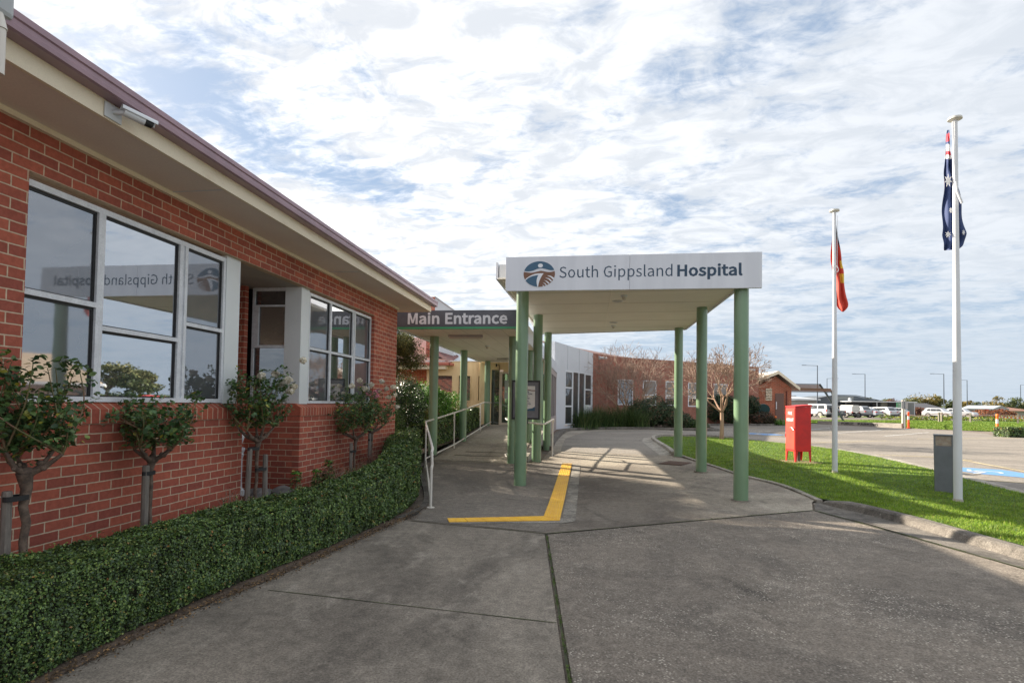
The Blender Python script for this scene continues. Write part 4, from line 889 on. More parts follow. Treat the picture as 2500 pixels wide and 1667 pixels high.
for i, (t_, w_, z, c) in enumerate((('MAIN', .17, 2.01, .038), ('RECEPTION:', .34, 1.955, .036), ('other', .15, 1.90, .032), ('use only.', .25, 1.845, .032), ('Care &', .18, 1.775, .024), ('entry please', .26, 1.735, .024), ('use ren Street', .30, 1.695, .024), ('entry.', .14, 1.655, .024))):
    text('notice_text', t_, (-1.80 + (.34-w_)*.55 if t_ != 'RECEPTION:' else -1.78, py_+.0105, z), (1, 0, 0), (0, 0, 1), w_, c, navy, ps, bold=.012, ext=.001)
mb = MB(); mb.box(-1.70, py_+.03, 1.18, -1.55, py_+.07, 1.30); build(mb, 'bracket', black, pc)

# ================================================================== ENTRANCE WING
ew = thing('entrance_wing', (-4, 27, 0), 'cream rendered entrance wing with glass doors at the end of the ramp', 'building')
DY = 23.44
mb = MB()
mb.box(-3.62, DY, 3.08, -1.72, DY+.12, 3.50); mb.box(-4.66, DY+.002, .5, -4.14, DY+.12, 3.50); mb.box(-4.14, DY, 3.17, -3.62, DY+.12, 3.50)
mb.box(-4.70, DY+.121, .3, -4.60, 24.0, 3.56)
for a in ((-4.70, .3, -4.60, 3.56), (-4.82, .3, -4.7, 1.82), (-4.82, 2.92, -4.7, 3.56), (-5.19, .3, -4.82, 3.56), (-5.72, .3, -5.19, 1.82), (-5.72, 2.92, -5.19, 3.56), (-6.02, .3, -5.72, 3.56), (-6.75, .3, -6.02, 1.82), (-6.75, 2.92, -6.02, 3.56), (-7.2, .3, -6.75, 3.56)):
    mb.box(a[0], 24.0, a[1], a[2], 24.12, a[3])
build(mb, 'wall', creamwall, ew)
mb = MB(); mb.box(-7.2, 24.13, 3.3, -1.8, 31, 3.5); mb.box(-7.25, 23.97, 3.562, -4.58, 24.16, 3.60); build(mb, 'roof', white, ew)
for x0, x1 in ((-4.82, -4.70), (-5.72, -5.19), (-6.75, -6.02)):
    f = MB(); f.box(x0-.03, 23.975, 1.78, x1+.03, 23.998, 1.82); f.box(x0-.03, 23.975, 1.82, x0, 23.998, 2.95); f.box(x1, 23.975, 1.82, x1+.03, 23.998, 2.95); f.box(x0, 23.975, 2.92, x1, 23.998, 2.95)
    o = build(f, 'window', creamwall, ew); g_ = MB(); g_.add([(x0, 24.05, 1.82), (x1, 24.05, 1.82), (x1, 24.05, 2.92), (x0, 24.05, 2.92)], [(0, 1, 2, 3)]); build(g_, 'pane', darkglass, o)
dframe = M('door_frame', (.62, .52, .42), .5)
mb = MB()
for a in ((-3.78, .74, -3.66, 3.08), (-3.66, 3.0, -1.8, 3.08), (-3.66, .74, -1.8, .90), (-3.12, .9, -3.04, 3.0), (-2.42, .9, -2.34, 3.0)): mb.box(a[0], DY-.05, a[1], a[2], DY+.02, a[3])
dr = build(mb, 'door', dframe, ew)
mb = MB(); mb.add([(-3.66, DY, .9), (-1.8, DY, .9), (-1.8, DY, 3.0), (-3.66, DY, 3.0)], [(0, 1, 2, 3)]); build(mb, 'pane', glassmat('door_glass', .3, (.8, .9, .85), (.02, .024, .024), (.05, .06, .05)), dr)
for z0, z1 in ((2.25, 2.72), (1.92, 2.22)):
    mb = MB(); mb.box(-3.56, DY-.008, z0, -3.16, DY-.004, z1); build(mb, 'notice', M('notice_paper', (.42, .47, .43), .7, c2=(.34, .38, .36), scale=14), dr)
mb = MB(); mb.box(-3.34, DY-.012, 1.82, -3.16, DY-.004, 1.87); build(mb, 'notice', M('notice_blue', (.35, .45, .6), .6), dr)
mb = MB(); mb.box(-3.72, DY-.07, 1.75, -3.68, DY-.052, 2.05); build(mb, 'handle', chrome, dr)
mb = MB(); mb.box(-4.135, DY+.03, .77, -3.79, DY+.05, 3.165); build(mb, 'side_panel', darkglass, ew)
mb = MB(); mb.box(-4.14, DY-.02, .72, -3.8, DY+.03, .77); build(mb, 'threshold', dframe, ew)
mb = MB(); mb.box(-1.8, DY, .2, -1.74, 31, 1.1); mb.box(-1.8, DY, 3.2, -1.74, 31, 3.48)
for y in (24, 25.3, 26.6, 27.9, 29.2, 30.4): mb.box(-1.8, y, 1.1, -1.73, y+.12, 3.2)
build(mb, 'side_wall', M('mullion_mauve', (.42, .35, .33), .5), ew)
mb = MB(); mb.box(-1.79, DY+.1, 1.1, -1.775, 31, 3.2); build(mb, 'side_glazing', darkglass, ew)
mb = MB(); mb.box(-1.9, DY+.01, .3, -1.75, DY+.13, 3.08); build(mb, 'door_jamb', dframe, ew)
mb = MB(); mb.box(-3.95, DY-.035, 3.30, -3.90, DY-.002, 3.42); mb.tube([(-3.9, DY-.03, 3.36), (-3.78, DY-.03, 3.36), (-3.78, DY-.03, 3.1)], .012, 6); build(mb, 'door_closer_conduit', rubber, ew)

# red tile roofed brick wing behind the left garden
gw = thing('brick_wing', (-10, 26, 0), 'low brick wing with red tiled roof behind the garden shrubs on the left', 'building')
mb = MB(); mb.box(-14, 24.4, .3, -7.2, 24.55, 3.3); mb.box(-14.2, 13.0, .3, -14.0, 24.4, 3.3)
build(mb, 'wall', brick('brick_orange', 'x', (.50, .15, .07), (.36, .10, .055), (.55, .42, .3)), gw)
tilem = M('roof_tile', (.22, .085, .075), .7, c2=(.13, .06, .055), scale=5, fine=.15, fscale=18)
mb = MB(); mb.prism([(-6.1, 23.6, 3.45), (-6.1, 23.6, 3.38), (-14, 23.6, 3.38), (-14, 23.6, 3.45)], (0, .02, 0))
mb.add([(-6.05, 23.6, 3.46), (-14.6, 23.6, 3.46), (-14.6, 30, 6.0), (-8.2, 30, 5.2), (-6.05, 25.4, 3.9)], [(0, 4, 3, 2, 1)])
mb.add([(-6.05, 23.6, 3.46), (-7.6, 25.2, 4.3), (-6.05, 25.4, 3.9)], [(0, 1, 2)])
build(mb, 'roof', tilem, gw)
mb = MB(); mb.box(-14.5, 23.5, 3.36, -6.02, 23.6, 3.47); mb.box(-6.05, 23.5, 3.36, -5.95, 24.0, 3.47); build(mb, 'gutter', M('gutter_red', (.42, .12, .08), .5), gw)
mb = MB(); mb.box(-14.4, 23.62, 3.2, -6.25, 24.39, 3.36); build(mb, 'eave', cream, gw)
pw = thing('parapet_block', (-7.0, 26, 0), 'pale blank parapet with a brick end showing just above the Main Entrance sign', 'building')
mb = MB(); mb.prism([(-7.22, 25.2, 3.7), (-7.22, 25.2, 6.68), (-6.28, 25.2, 6.02), (-6.28, 25.2, 3.7)], (0, 3, 0)); build(mb, 'wall', M('render_white', (.60, .63, .66), .7, c2=(.54, .57, .6), scale=1), pw)
mb = MB(); mb.prism([(-7.24, 25.17, 6.69), (-7.24, 25.17, 6.76), (-6.24, 25.17, 6.06), (-6.24, 25.17, 5.99)], (0, 3.06, 0)); build(mb, 'capping', M('capping_grey', (.35, .33, .33), .5), pw)
mb = MB(); mb.box(-7.62, 25.2, 3.7, -7.225, 28, 6.72); build(mb, 'brick_end', brX, pw)

# small fittings on the near building
cc_ = thing('security_camera', (-3.6, 3.65, 3.86), 'white bullet security camera with dark face on the cream eave', 'security camera')
mb = MB(); mb.box(-3.598, 3.58, 3.80, -3.586, 3.73, 3.915); build(mb, 'mounting_plate', white, cc_, bevel=.004)
mb = MB(); mb.tube([(-3.588, 3.655, 3.862), (-3.52, 3.67, 3.862), (-3.50, 3.70, 3.865)], .018, 10); build(mb, 'arm', white, cc_)
camd = Vector((.16, .27, -.045)).normalized(); c0 = Vector((-3.505, 3.66, 3.87)); c1 = c0+camd*.19
side = camd.cross(Vector((0, 0, 1))).normalized(); upv = side.cross(camd)
mb = MB(); ring = [(math.cos(a)*.031, math.sin(a)*.036) for a in [2*PI*i/14 for i in range(14)]]
mb.add([tuple(c0+side*a+upv*b_) for a, b_ in ring]+[tuple(c1-camd*.05+side*a+upv*b_) for a, b_ in ring], [tuple(range(13, -1, -1))]+[(i, (i+1) % 14, 14+(i+1) % 14, 14+i) for i in range(14)]+[tuple(range(14, 28))]); build(mb, 'body', white, cc_)
mb = MB(); mb.add([tuple(c1-camd*.05+side*a*.97+upv*b_*.97) for a, b_ in ring]+[tuple(c1-camd*.0+side*a*.9+upv*b_*.9) for a, b_ in ring], [(i, (i+1) % 14, 14+(i+1) % 14, 14+i) for i in range(14)]+[tuple(range(14, 28))]); build(mb, 'face', gasket, cc_)
mb = MB(); hood = [(math.cos(a)*.037, math.sin(a)*.042) for a in [PI*.02+PI*.96*i/8 for i in range(9)]]
mb.add([tuple(c0-camd*.02+side*a+upv*b_) for a, b_ in hood]+[tuple(c1+camd*.03+side*a+upv*b_) for a, b_ in hood], [(i, i+1, 10+i, 9+i) for i in range(8)]); o = build(mb, 'sunshield', white, cc_); sm_ = o.modifiers.new('s', 'SOLIDIFY'); sm_.thickness = .004
mb = MB(); mb.tube([tuple(c1+camd*.001), tuple(c1+camd*.006)], .024, 14); build(mb, 'lens', M('lens_dark', (.08, .09, .10), .1), cc_)
fb = thing('antenna_panel', (-3.5, 2.70, 4.2), 'grey rounded box on a pale pole, cut off by the top left corner', 'antenna')
mb = MB(); mb.box(-3.62, 2.42, 3.955, -3.45, 2.815, 4.5); build(mb, 'box', M('antenna_grey', (.40, .42, .43), .5), fb, bevel=.03)
mb = MB(); mb.tube([(-3.47, 2.745, 3.60), (-3.47, 2.745, 3.87)], .028, 16); mb.tube([(-3.47, 2.745, 3.87), (-3.48, 2.74, 3.97)], [.034, .022], 16); build(mb, 'pole', railw, fb)
mb = MB(); mb.box(-3.60, 2.72, 3.70, -3.48, 2.77, 3.73); build(mb, 'bracket', chrome, fb)

# ================================================================== PLANTING
hedge_cols = [(0, (.032, .06, .026)), (.4, (.07, .125, .04)), (.75, (.13, .215, .055)), (.93, (.23, .32, .08)), (.985, (.27, .30, .07)), (.996, (.50, .22, .08)), (1, (.36, .28, .14))]
hedgem = leafmat('box_leaf', hedge_cols, .38, .5, .12)
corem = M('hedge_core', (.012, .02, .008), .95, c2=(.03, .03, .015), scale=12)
def hedge(name, pts, width, n, leaf, label, seed=1, m_=None):
    """pts: (x, y, z0, z1)"""
    C = np.array([list(p) for p in sm_path([Vector(p) for p in pts], 8)])
    seg = np.linalg.norm(np.diff(C[:, :2], axis=0), axis=1); cum = np.r_[0, np.cumsum(seg)]; L = cum[-1]
    # sample more densely near the camera
    dcam = np.linalg.norm(C[:, :2], axis=1); wgt = (1/dcam)**1.15; cw = np.r_[0, np.cumsum((wgt[1:]+wgt[:-1])/2*seg)]; cw /= cw[-1]
    u = rng.random(n); s_ = np.interp(u, cw, cum)
    c = np.stack([np.interp(s_, cum, C[:, k]) for k in range(4)], 1)
    e1 = np.stack([np.interp(np.clip(s_+.1, 0, L), cum, C[:, k])-np.interp(np.clip(s_-.1, 0, L), cum, C[:, k]) for k in range(2)], 1)
    e1 /= np.linalg.norm(e1, axis=1)[:, None]; nr = np.stack([e1[:, 1], -e1[:, 0]], 1)      # to the right = towards the path
    H = c[:, 3]-c[:, 2]; w2 = width/2
    t = rng.random(n)*(H+width+H*.55)
    off = np.where(t < H, w2, np.where(t < H+width, w2-(t-H), -w2)); zz = np.where(t < H, t, np.where(t < H+width, H, H-(t-H-width)))
    N = np.zeros((n, 3)); fr = t < H; tp = (t >= H) & (t < H+width); bk = t >= H+width
    N[fr, :2] = nr[fr]; N[tp, 2] = 1; N[bk, :2] = -nr[bk]; N[fr, 2] = .25
    # rounded shoulders
    r = .09; ex = np.clip((np.abs(off)-(w2-r))/r, 0, 1); ez = np.clip((zz-(H-r))/r, 0, 1); q = np.clip(np.hypot(ex, ez)-1, 0, 1)*r
    off = off-np.sign(off)*q*.7; zz = zz-q*.7
    foot = np.clip(1-zz/.12, 0, 1)*fr; off = off-foot*.05
    P = np.zeros((n, 3)); P[:, :2] = c[:, :2]+nr*off[:, None]; P[:, 2] = c[:, 2]+zz
    lump = blob_noise(P, 5.0, seed)*.013+blob_noise(P, 13, seed+1)*.009+blob_noise(P, 28, seed+2)*.006
    depth = np.abs(rng.normal(0, .018, n))-.012
    depth = np.where(rng.random(n) < .025, -rng.uniform(.01, .055, n), depth)
    P += N*(lump-depth)[:, None]
    P[:, 2] = np.maximum(P[:, 2], c[:, 2]+.02)
    m_e = max(300, n//60); E = []; EN = []
    for i0, sg in ((0, -1), (len(C)-1, 1)):
        tv = C[i0, :2]-C[i0-1 if i0 else 1, :2]; tv = tv/np.linalg.norm(tv); rn = np.array([tv[1], -tv[0]])
        oo = rng.uniform(-w2, w2, m_e); z_ = rng.uniform(0, 1, m_e)*(C[i0, 3]-C[i0, 2]); q_ = np.zeros((m_e, 3)); q_[:, :2] = C[i0, :2]+rn*oo[:, None]+tv*rng.normal(.02, .02, m_e)[:, None]; q_[:, 2] = C[i0, 2]+z_
        E.append(q_); EN.append(np.tile([tv[0], tv[1], .3], (m_e, 1)))
    P = np.concatenate([P]+E); N = np.concatenate([N]+EN); fr = np.r_[fr, np.ones(2*m_e, bool)]; s_ = np.r_[s_, np.zeros(2*m_e)]
    holes = (blob_noise(P, 9, seed+5) > 2.25) & fr
    P = P[~holes]; N = N[~holes]; s_ = s_[~holes]
    sz = leaf*np.clip(np.linalg.norm(P[:, :2], axis=1)/4.5, .85, 2.6)*rng.uniform(.7, 1.25, len(P))
    o = leaf_obj(name, P, N, sz, [m_ or hedgem], None, .62, .75, .15)
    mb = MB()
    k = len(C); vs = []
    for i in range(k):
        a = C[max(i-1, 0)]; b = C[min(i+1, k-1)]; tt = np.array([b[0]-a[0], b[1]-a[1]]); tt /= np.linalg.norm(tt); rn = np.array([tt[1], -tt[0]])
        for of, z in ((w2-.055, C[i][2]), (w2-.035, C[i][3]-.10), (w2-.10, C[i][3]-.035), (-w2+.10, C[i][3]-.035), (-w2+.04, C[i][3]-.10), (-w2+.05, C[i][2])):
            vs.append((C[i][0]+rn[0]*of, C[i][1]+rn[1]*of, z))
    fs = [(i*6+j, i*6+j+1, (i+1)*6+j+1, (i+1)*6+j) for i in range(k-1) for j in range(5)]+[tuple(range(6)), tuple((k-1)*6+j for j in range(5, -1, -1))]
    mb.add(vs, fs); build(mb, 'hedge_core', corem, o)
    return props(o, label, 'hedge')
hedge('hedge', [(-3.56, .6, 0, .62), (-3.56, 2.5, 0, .62), (-3.52, 4.0, 0, .61), (-3.36, 5.4, 0, .60), (-3.17, 6.7, 0, .62), (-3.09, 7.8, .0, .68), (-3.13, 8.7, .0, .76), (-3.36, 9.7, .0, .85), (-3.8, 11.0, .03, .95), (-4.25, 12.6, .08, 1.0), (-4.62, 13.7, .12, 1.04)], .62, 250000, .0175, 'long clipped box hedge curving along the footpath in front of the near brick building', 3)
hedge('hedge', [(-4.75, 15.2, .3, 1.08), (-4.77, 18, .4, 1.22), (-4.78, 20, .5, 1.36), (-4.8, 22.8, .6, 1.52)], .62, 26000, .020, 'clipped box hedge beside the entrance ramp behind the green columns', 8)

# leaf litter and pebbles along the foot of the hedge
n = 3200; t = rng.random(n); yy = 1.5+t*7.2; xx = np.interp(yy, [1.5, 2.9, 4.1, 4.93, 6.27, 7.8, 9], [-3.2, -3.17, -3.1, -2.95, -2.78, -2.62, -2.66])+rng.normal(-.01, .055, n)
props(leaf_obj('leaf_litter', np.c_[xx, yy, np.full(n, .018)], np.tile([0, 0, 1.], (n, 1)), .022, leafmat('litter', [(0, (.05, .035, .025)), (.6, (.11, .075, .045)), (.9, (.26, .16, .08)), (1, (.34, .2, .08))], .8, .2, 0), jit=.4), 'dry brown leaf litter scattered along the foot of the hedge', 'leaf litter', kind='stuff')

# standard roses
rosem = leafmat('rose_leaf', [(0, (.045, .09, .04)), (.5, (.08, .16, .055)), (.88, (.14, .22, .07)), (.96, (.20, .25, .05)), (1, (.45, .38, .05))], .42, .5, .2)
petalw = leafmat('petal_white', [(0, (.74, .68, .56)), (1, (.80, .76, .70))], .6, .2, .3)
petalp = leafmat('petal_pink', [(0, (.66, .22, .30)), (1, (.74, .40, .46))], .6, .2, .3)
def rose(x, y, zf_, crown, r, label, stakes, flowers=(), seed=0, ncane=16, dense=1.0, z0=.33):
    rd = random.Random(seed); e = thing('standard_rose', (x, y, z0), label, 'rose tree', 'standard roses along the near brick wall')
    mb = MB(); pts = [(x+rd.uniform(-.01, .01), y+.02*rd.uniform(-1, 1), z0+(zf_-z0)*i/7) for i in range(8)]; mb.tube(pts, [k_*(1 if seed == 11 else .78) for k_ in (.030, .027, .026, .025, .026, .028, .034, .050)], 10)
    arms = []
    for k in range(5):
        a = 2*PI*k/5+rd.uniform(-.4, .4); L = rd.uniform(.09, .2)*r/.38
        p1 = Vector((x+math.cos(a)*L*.5, y+math.sin(a)*L*.6, zf_+.035)); p2 = Vector((x+math.cos(a)*L, y+math.sin(a)*L*1.1, zf_+.06+rd.uniform(0, .1)))
        mb.tube([(x, y, zf_-.02), tuple(p1), tuple(p2)], [.026, .019, .011], 8); arms.append(p2)
        for q in range(2): mb.ball((p1.x+rd.uniform(-.02, .02), p1.y+rd.uniform(-.02, .02), p1.z+rd.uniform(-.01, .02)), rd.uniform(.014, .024), 7, 5)
    mb.ball((x, y, zf_-.005), .052, 9, 6, sq=(1, 1, .8)); build(mb, 'trunk', bark, e)
    cb = MB(); LP = []; LN = []; tips = []
    for k in range(ncane):
        s0 = arms[k % 5]; a = 2*PI*k/ncane+rd.uniform(-.5, .5); rr = r*rd.uniform(.35, 1.05); h_ = crown*rd.uniform(.45, 1.0)
        e_ = Vector((x+math.cos(a)*rr*.75, y+math.sin(a)*rr, zf_+.05+h_)); m1 = s0.lerp(e_, .5)+Vector((rd.uniform(-.05, .05)+math.cos(a)*.04, rd.uniform(-.05, .05)+math.sin(a)*.05, rd.uniform(-.02, .06)))
        c_ = sm_path([s0, m1, e_], 6); cb.tube([tuple(p) for p in c_], [.008-.0055*i/(len(c_)-1) for i in range(len(c_))], 5, cap=False); tips.append(e_)
        for i in range(2, len(c_)):
            for q in range(int(3*dense)+ (rd.random() < dense % 1)):
                b_ = c_[i]+Vector((rd.gauss(0, .035), rd.gauss(0, .035), rd.gauss(0, .035))); dr_ = Vector((rd.gauss(0, 1), rd.gauss(0, 1), rd.gauss(.2, .5))).normalized()
                sl = rd.uniform(.05, .10)
                for w_ in range(5):
                    f = .35+.65*((w_+1)//2)/2; sd_ = (w_ % 2*2-1) if w_ < 4 else 0
                    pr_ = dr_.orthogonal().normalized(); LP.append(tuple(b_+dr_*sl*f+pr_*sd_*.02)); LN.append((dr_.x*.3, dr_.y*.3, 1))
    build(cb, 'canes', cane, e)
    LP = np.array(LP); LN = np.array(LN, float); leaf_obj('foliage', LP, LN, .046, [rosem], e, .66, .5, hexa=True)
    for fi, (fx, fy, fz, pk) in enumerate(flowers):
        cb2 = MB(); q, N_ = clump((fx+.12, fy, fz), (.046, .046, .038), 60, fi, .55, .1); leaf_obj('flower', q, N_, .042, [petalp if pk else petalw], e, .9, .5)
    for (sx, sy, sh, lean, bz) in stakes:
        s1 = MB(); s1.tube([(sx+lean, sy, z0-.1), (sx, sy, sh-.015), (sx, sy, sh)], [.032, .030, .026], 8, smooth=False); st = build(s1, 'stake', stake, e)
        s1 = MB(); ax = (x+sx)/2; hw = abs(sx-x)/2+.036; hy = abs(sy-y)/2+.034
        ring_ = [(ax+hw*math.cos(a), (y+sy)/2+hy*math.sin(a)) for a in [2*PI*i/20 for i in range(20)]]
        s1.add([(px_, py__, bz) for px_, py__ in ring_]+[(px_, py__, bz+.035) for px_, py__ in ring_], [(i, (i+1) % 20, 20+(i+1) % 20, 20+i) for i in range(20)]); o = build(s1, 'tie', rubber, st); mm = o.modifiers.new('s', 'SOLIDIFY'); mm.thickness = .004
    return e
rose(-3.90, 3.38, 1.17, .80, .40, 'nearest standard rose at the left edge, leafy with one yellow leaf and no flowers', [(-3.93, 3.28, 1.05, 0, .98)], (), 11, 26, .40)
rose(-3.98, 4.60, 1.14, .56, .44, 'second standard rose, spreading leafy crown below the big window, no flowers', [(-3.98, 4.53, 1.09, .0, 1.00)], (), 23, 22, .36)
rose(-3.97, 6.22, 1.22, .78, .44, 'third standard rose with white flowers and two leaning stakes at the wall recess', [(-3.97, 6.07, 1.12, -.03, 1.10), (-3.95, 6.36, 1.03, .01, .84)], ((-3.9, 5.96, 1.98, 0), (-3.9, 6.25, 2.02, 0), (-3.88, 6.42, 1.93, 0), (-3.9, 6.55, 1.96, 0), (-3.92, 6.72, 1.88, 0), (-3.9, 6.9, 2.24, 0), (-3.9, 6.6, 1.82, 0), (-3.85, 6.35, 1.90, 0)), 31, 24, .55)
rose(-3.93, 8.98, 1.08, .80, .52, 'fourth standard rose with white and pink flowers under the second window', [(-3.95, 8.86, 1.00, 0, .84)], ((-3.9, 8.45, 1.95, 0), (-3.9, 8.75, 2.05, 0), (-3.9, 9.0, 1.92, 0), (-3.9, 9.25, 2.0, 0), (-3.9, 9.15, 1.84, 1), (-3.85, 9.32, 1.86, 1), (-3.88, 9.45, 1.80, 1)), 47, 22, .5)
rose(-3.98, 9.80, 1.15, .72, .50, 'fifth standard rose with small white flowers close to the far corner of the brick wall', [(-3.98, 9.72, 1.12, 0, .98)], ((-3.9, 9.75, 2.08, 0), (-3.9, 10.0, 1.95, 0), (-3.9, 10.15, 1.80, 0), (-3.9, 10.35, 2.0, 0), (-3.92, 10.5, 1.85, 0), (-3.9, 10.6, 1.6, 0), (-3.9, 9.6, 1.9, 1)), 59, 20, .5)

# low plants between hedge and wall
lowm = leafmat('euphorbia_leaf', [(0, (.05, .13, .02)), (.6, (.13, .28, .04)), (1, (.26, .45, .08))], .45, .4, .2)
for (x, y, z, s_, lab) in ((-3.70, 6.66, .76, 1.15, 'bright green spurge plant nearest the two leaning stakes'), (-3.70, 7.2, .72, 1.05, 'smallest bright green spurge plant, middle of the three by the second window wall'), (-3.68, 7.5, .82, 1.25, 'tallest bright green spurge plant below the second window')):
    e = thing('spurge_plant', (x, y, .34), lab, 'plant', 'bright green spurge plants')
    mb = MB(); mb.tube([(x, y, .32), (x+.01, y, z-.03)], [.012, .009], 6); build(mb, 'stem', cane, e)
    P = []; N_ = []
    for k in range(150):
        hh = random.random(); a = random.random()*2*PI; rr = (.085-.045*hh)*s_*random.uniform(.6, 1.1); P.append((x+rr*math.cos(a), y+rr*math.sin(a), .40+(z-.36)*hh)); N_.append((math.cos(a)*.5, math.sin(a)*.5, 1))
    leaf_obj('foliage', np.array(P), np.array(N_), .055*s_, [hedgem], e, .4, .3)
    P = []; N_ = []
    for k in range(60):
        a = random.random()*2*PI; rr = .05*random.random()**.5*s_; P.append((x+rr*math.cos(a), y+rr*math.sin(a), z+.03-.4*rr)); N_.append((math.cos(a)*.5, math.sin(a)*.5, 1))
    leaf_obj('leaf_head', np.array(P), np.array(N_), .05, [lowm], e, .45, .3)
twigr = leafmat('spiraea', [(0, (.10, .045, .03)), (.6, (.20, .09, .05)), (.85, (.30, .16, .08)), (1, (.16, .18, .05))], .7, .2, .1)
def twiggy(name, c, r, nst, nl, sz, m_, label, cat='shrub', sm=twigm, mats2=None):
    e = thing(name, (c[0], c[1], c[2]), label, cat); mb = MB(); tp = []
    for k in range(nst):
        a = random.random()*2*PI; rr = random.random()**.6; p = Vector((c[0]+r[0]*rr*math.cos(a), c[1]+r[1]*rr*math.sin(a), c[2]+r[2]*(1-.5*rr*rr)*random.uniform(.6, 1)))
        q = Vector((c[0]+r[0]*.25*rr*math.cos(a), c[1]+r[1]*.25*rr*math.sin(a), c[2])); mid_ = q.lerp(p, .5)+Vector((random.gauss(0, .03), random.gauss(0, .03), .02))
        mb.tube([tuple(q), tuple(mid_), tuple(p)], [.005, .0035, .002], 4, cap=False); tp += [q.lerp(p, random.uniform(.3, 1)) for _ in range(nl)]
    build(mb, 'stems', sm, e); P = np.array([tuple(t) for t in tp])+rng.normal(0, .02, (len(tp), 3)); leaf_obj('foliage', P, np.tile([0, 0, 1.], (len(P), 1)), sz, [m_], e, .6, .8)
    return e
twiggy('spiraea_shrub', (-3.85, 7.9, .34), (.2, .6, .46), 90, 12, .022, twigr, 'reddish brown twiggy low shrub below the sill of the second window')
twiggy('spiraea_shrub', (-3.75, 8.7, .34), (.2, .5, .42), 60, 12, .024, leafmat('sp2', [(0, (.16, .10, .04)), (.7, (.28, .20, .08)), (1, (.25, .30, .08))], .7, .2, .1), 'yellowish brown low shrub just behind the hedge under the second window')
twiggy('nandina_shrub', (-3.85, 9.6, .36), (.2, .6, .55), 60, 12, .03, leafmat('nandina', [(0, (.16, .03, .03)), (.6, (.30, .08, .08)), (1, (.10, .16, .05))], .6, .3, .1), 'low dark red leaved shrub in the corner under the fifth rose')
twiggy('dry_shrub', (-3.95, 5.75, .34), (.14, .36, .40), 36, 5, .018, twigr, 'thin dry twigs against the wall near the recess corner')
# recess contents
e = thing('garden_pedestal', (-4.86, 7.15, .34), 'white moulded pedestal half hidden in the wall recess', 'pedestal')
mb = MB(); pf = [(.12, .36), (.12, .44), (.085, .47), (.075, .55), (.075, .88), (.09, .92), (.10, .935), (.085, .95), (.11, 1.0), (.11, 1.03)]
mb.tube([(-4.86, 7.15, z) for r__, z in pf], [r__ for r__, z in pf], 4, smooth=False); build(mb, 'column', white, e)
mb = MB(); mb.tube([(-4.86, 7.15, z) for z in (1.06, 1.10, 1.18, 1.25, 1.3)], [.03, .06, .085, .07, .02], 12); build(mb, 'finial', white, e)
for (x, y, sx, sy, sz, rz, lab) in ((-4.62, 7.3, .22, .16, .09, .3, 'flat grey rock lying in the wall recess beside the pedestal'), (-4.35, 7.45, .2, .15, .10, -.4, 'grey rock at the foot of the recess corner'), (-4.45, 7.05, .17, .12, .08, .8, 'small dark grey rock between the rose stakes')):
    mb = MB(); mb.ball((0, 0, 0), 1, 12, 8); P = np.array(mb.v); P = P*(1+.12*blob_noise(P, 1.7, int(100*abs(x)))[:, None])*[sx, sy, sz]
    mb.v = [(x+math.cos(rz)*p[0]-math.sin(rz)*p[1], y+math.sin(rz)*p[0]+math.cos(rz)*p[1], .36+p[2]) for p in P]; o = build(mb, 'rock', M('rock_grey', (.13, .125, .12), .9, c2=(.22, .21, .2), scale=8, bump=.6), None); props(o, lab, 'rock', 'grey garden rocks in the recess')

# shrubs of the left garden
def bush(name, parts, n, sz, m_, label, stems=None, cat='shrub', asp=.55, jit=.7):
    P = []; N_ = []
    tot = sum(p[1][0]*p[1][1]+p[1][0]*p[1][2] for p in parts)
    for i, (c, r) in enumerate(parts):
        a, b_ = clump(c, r, int(n*(r[0]*r[1]+r[0]*r[2])/tot), i*7+len(label), .55, .16, 2.3); P.append(a); N_.append(b_)
    P = np.concatenate(P); N_ = np.concatenate(N_); keep = P[:, 2] > gz(float(P[:, 1].mean()))+.03; P = P[keep]; N_ = N_[keep]
    e = thing(name, (parts[0][0][0], parts[0][0][1], gz(parts[0][0][1])), label, cat); leaf_obj('foliage', P, N_, sz, [m_], e, asp, jit)
    mb = MB(); z0 = gz(parts[0][0][1])
    for c, r in parts:
        for k in range(5):
            p = (c[0]+random.uniform(-.5, .5)*r[0], c[1]+random.uniform(-.5, .5)*r[1], c[2]+r[2]*random.uniform(.1, .6)); mb.tube([(c[0]+random.uniform(-.1, .1), c[1], z0+.02), ((c[0]+p[0])/2+.03, (c[1]+p[1])/2, (z0+p[2])/2), p], [.02, .014, .006], 5, cap=False)
    build(mb, 'stems', stems or bark, e); return e
dk = leafmat('leaf_dark', [(0, (.008, .022, .010)), (.6, (.022, .05, .018)), (1, (.06, .11, .03))], .4, .5, .1)
md = leafmat('leaf_mid', [(0, (.02, .05, .015)), (.6, (.05, .11, .02)), (.95, (.11, .19, .04)), (1, (.5, .5, .42))], .45, .4, .2)
bt_ = leafmat('leaf_bright', [(0, (.04, .12, .015)), (.6, (.10, .26, .03)), (.93, (.18, .36, .05)), (1, (.6, .6, .5))], .45, .4, .25)
ol = leafmat('leaf_olive', [(0, (.035, .045, .015)), (.5, (.085, .095, .03)), (.85, (.17, .17, .05)), (1, (.28, .25, .09))], .55, .3, .2)
bn_ = leafmat('leaf_brown', [(0, (.10, .05, .03)), (.6, (.22, .13, .07)), (1, (.20, .22, .07))], .6, .3, .15)
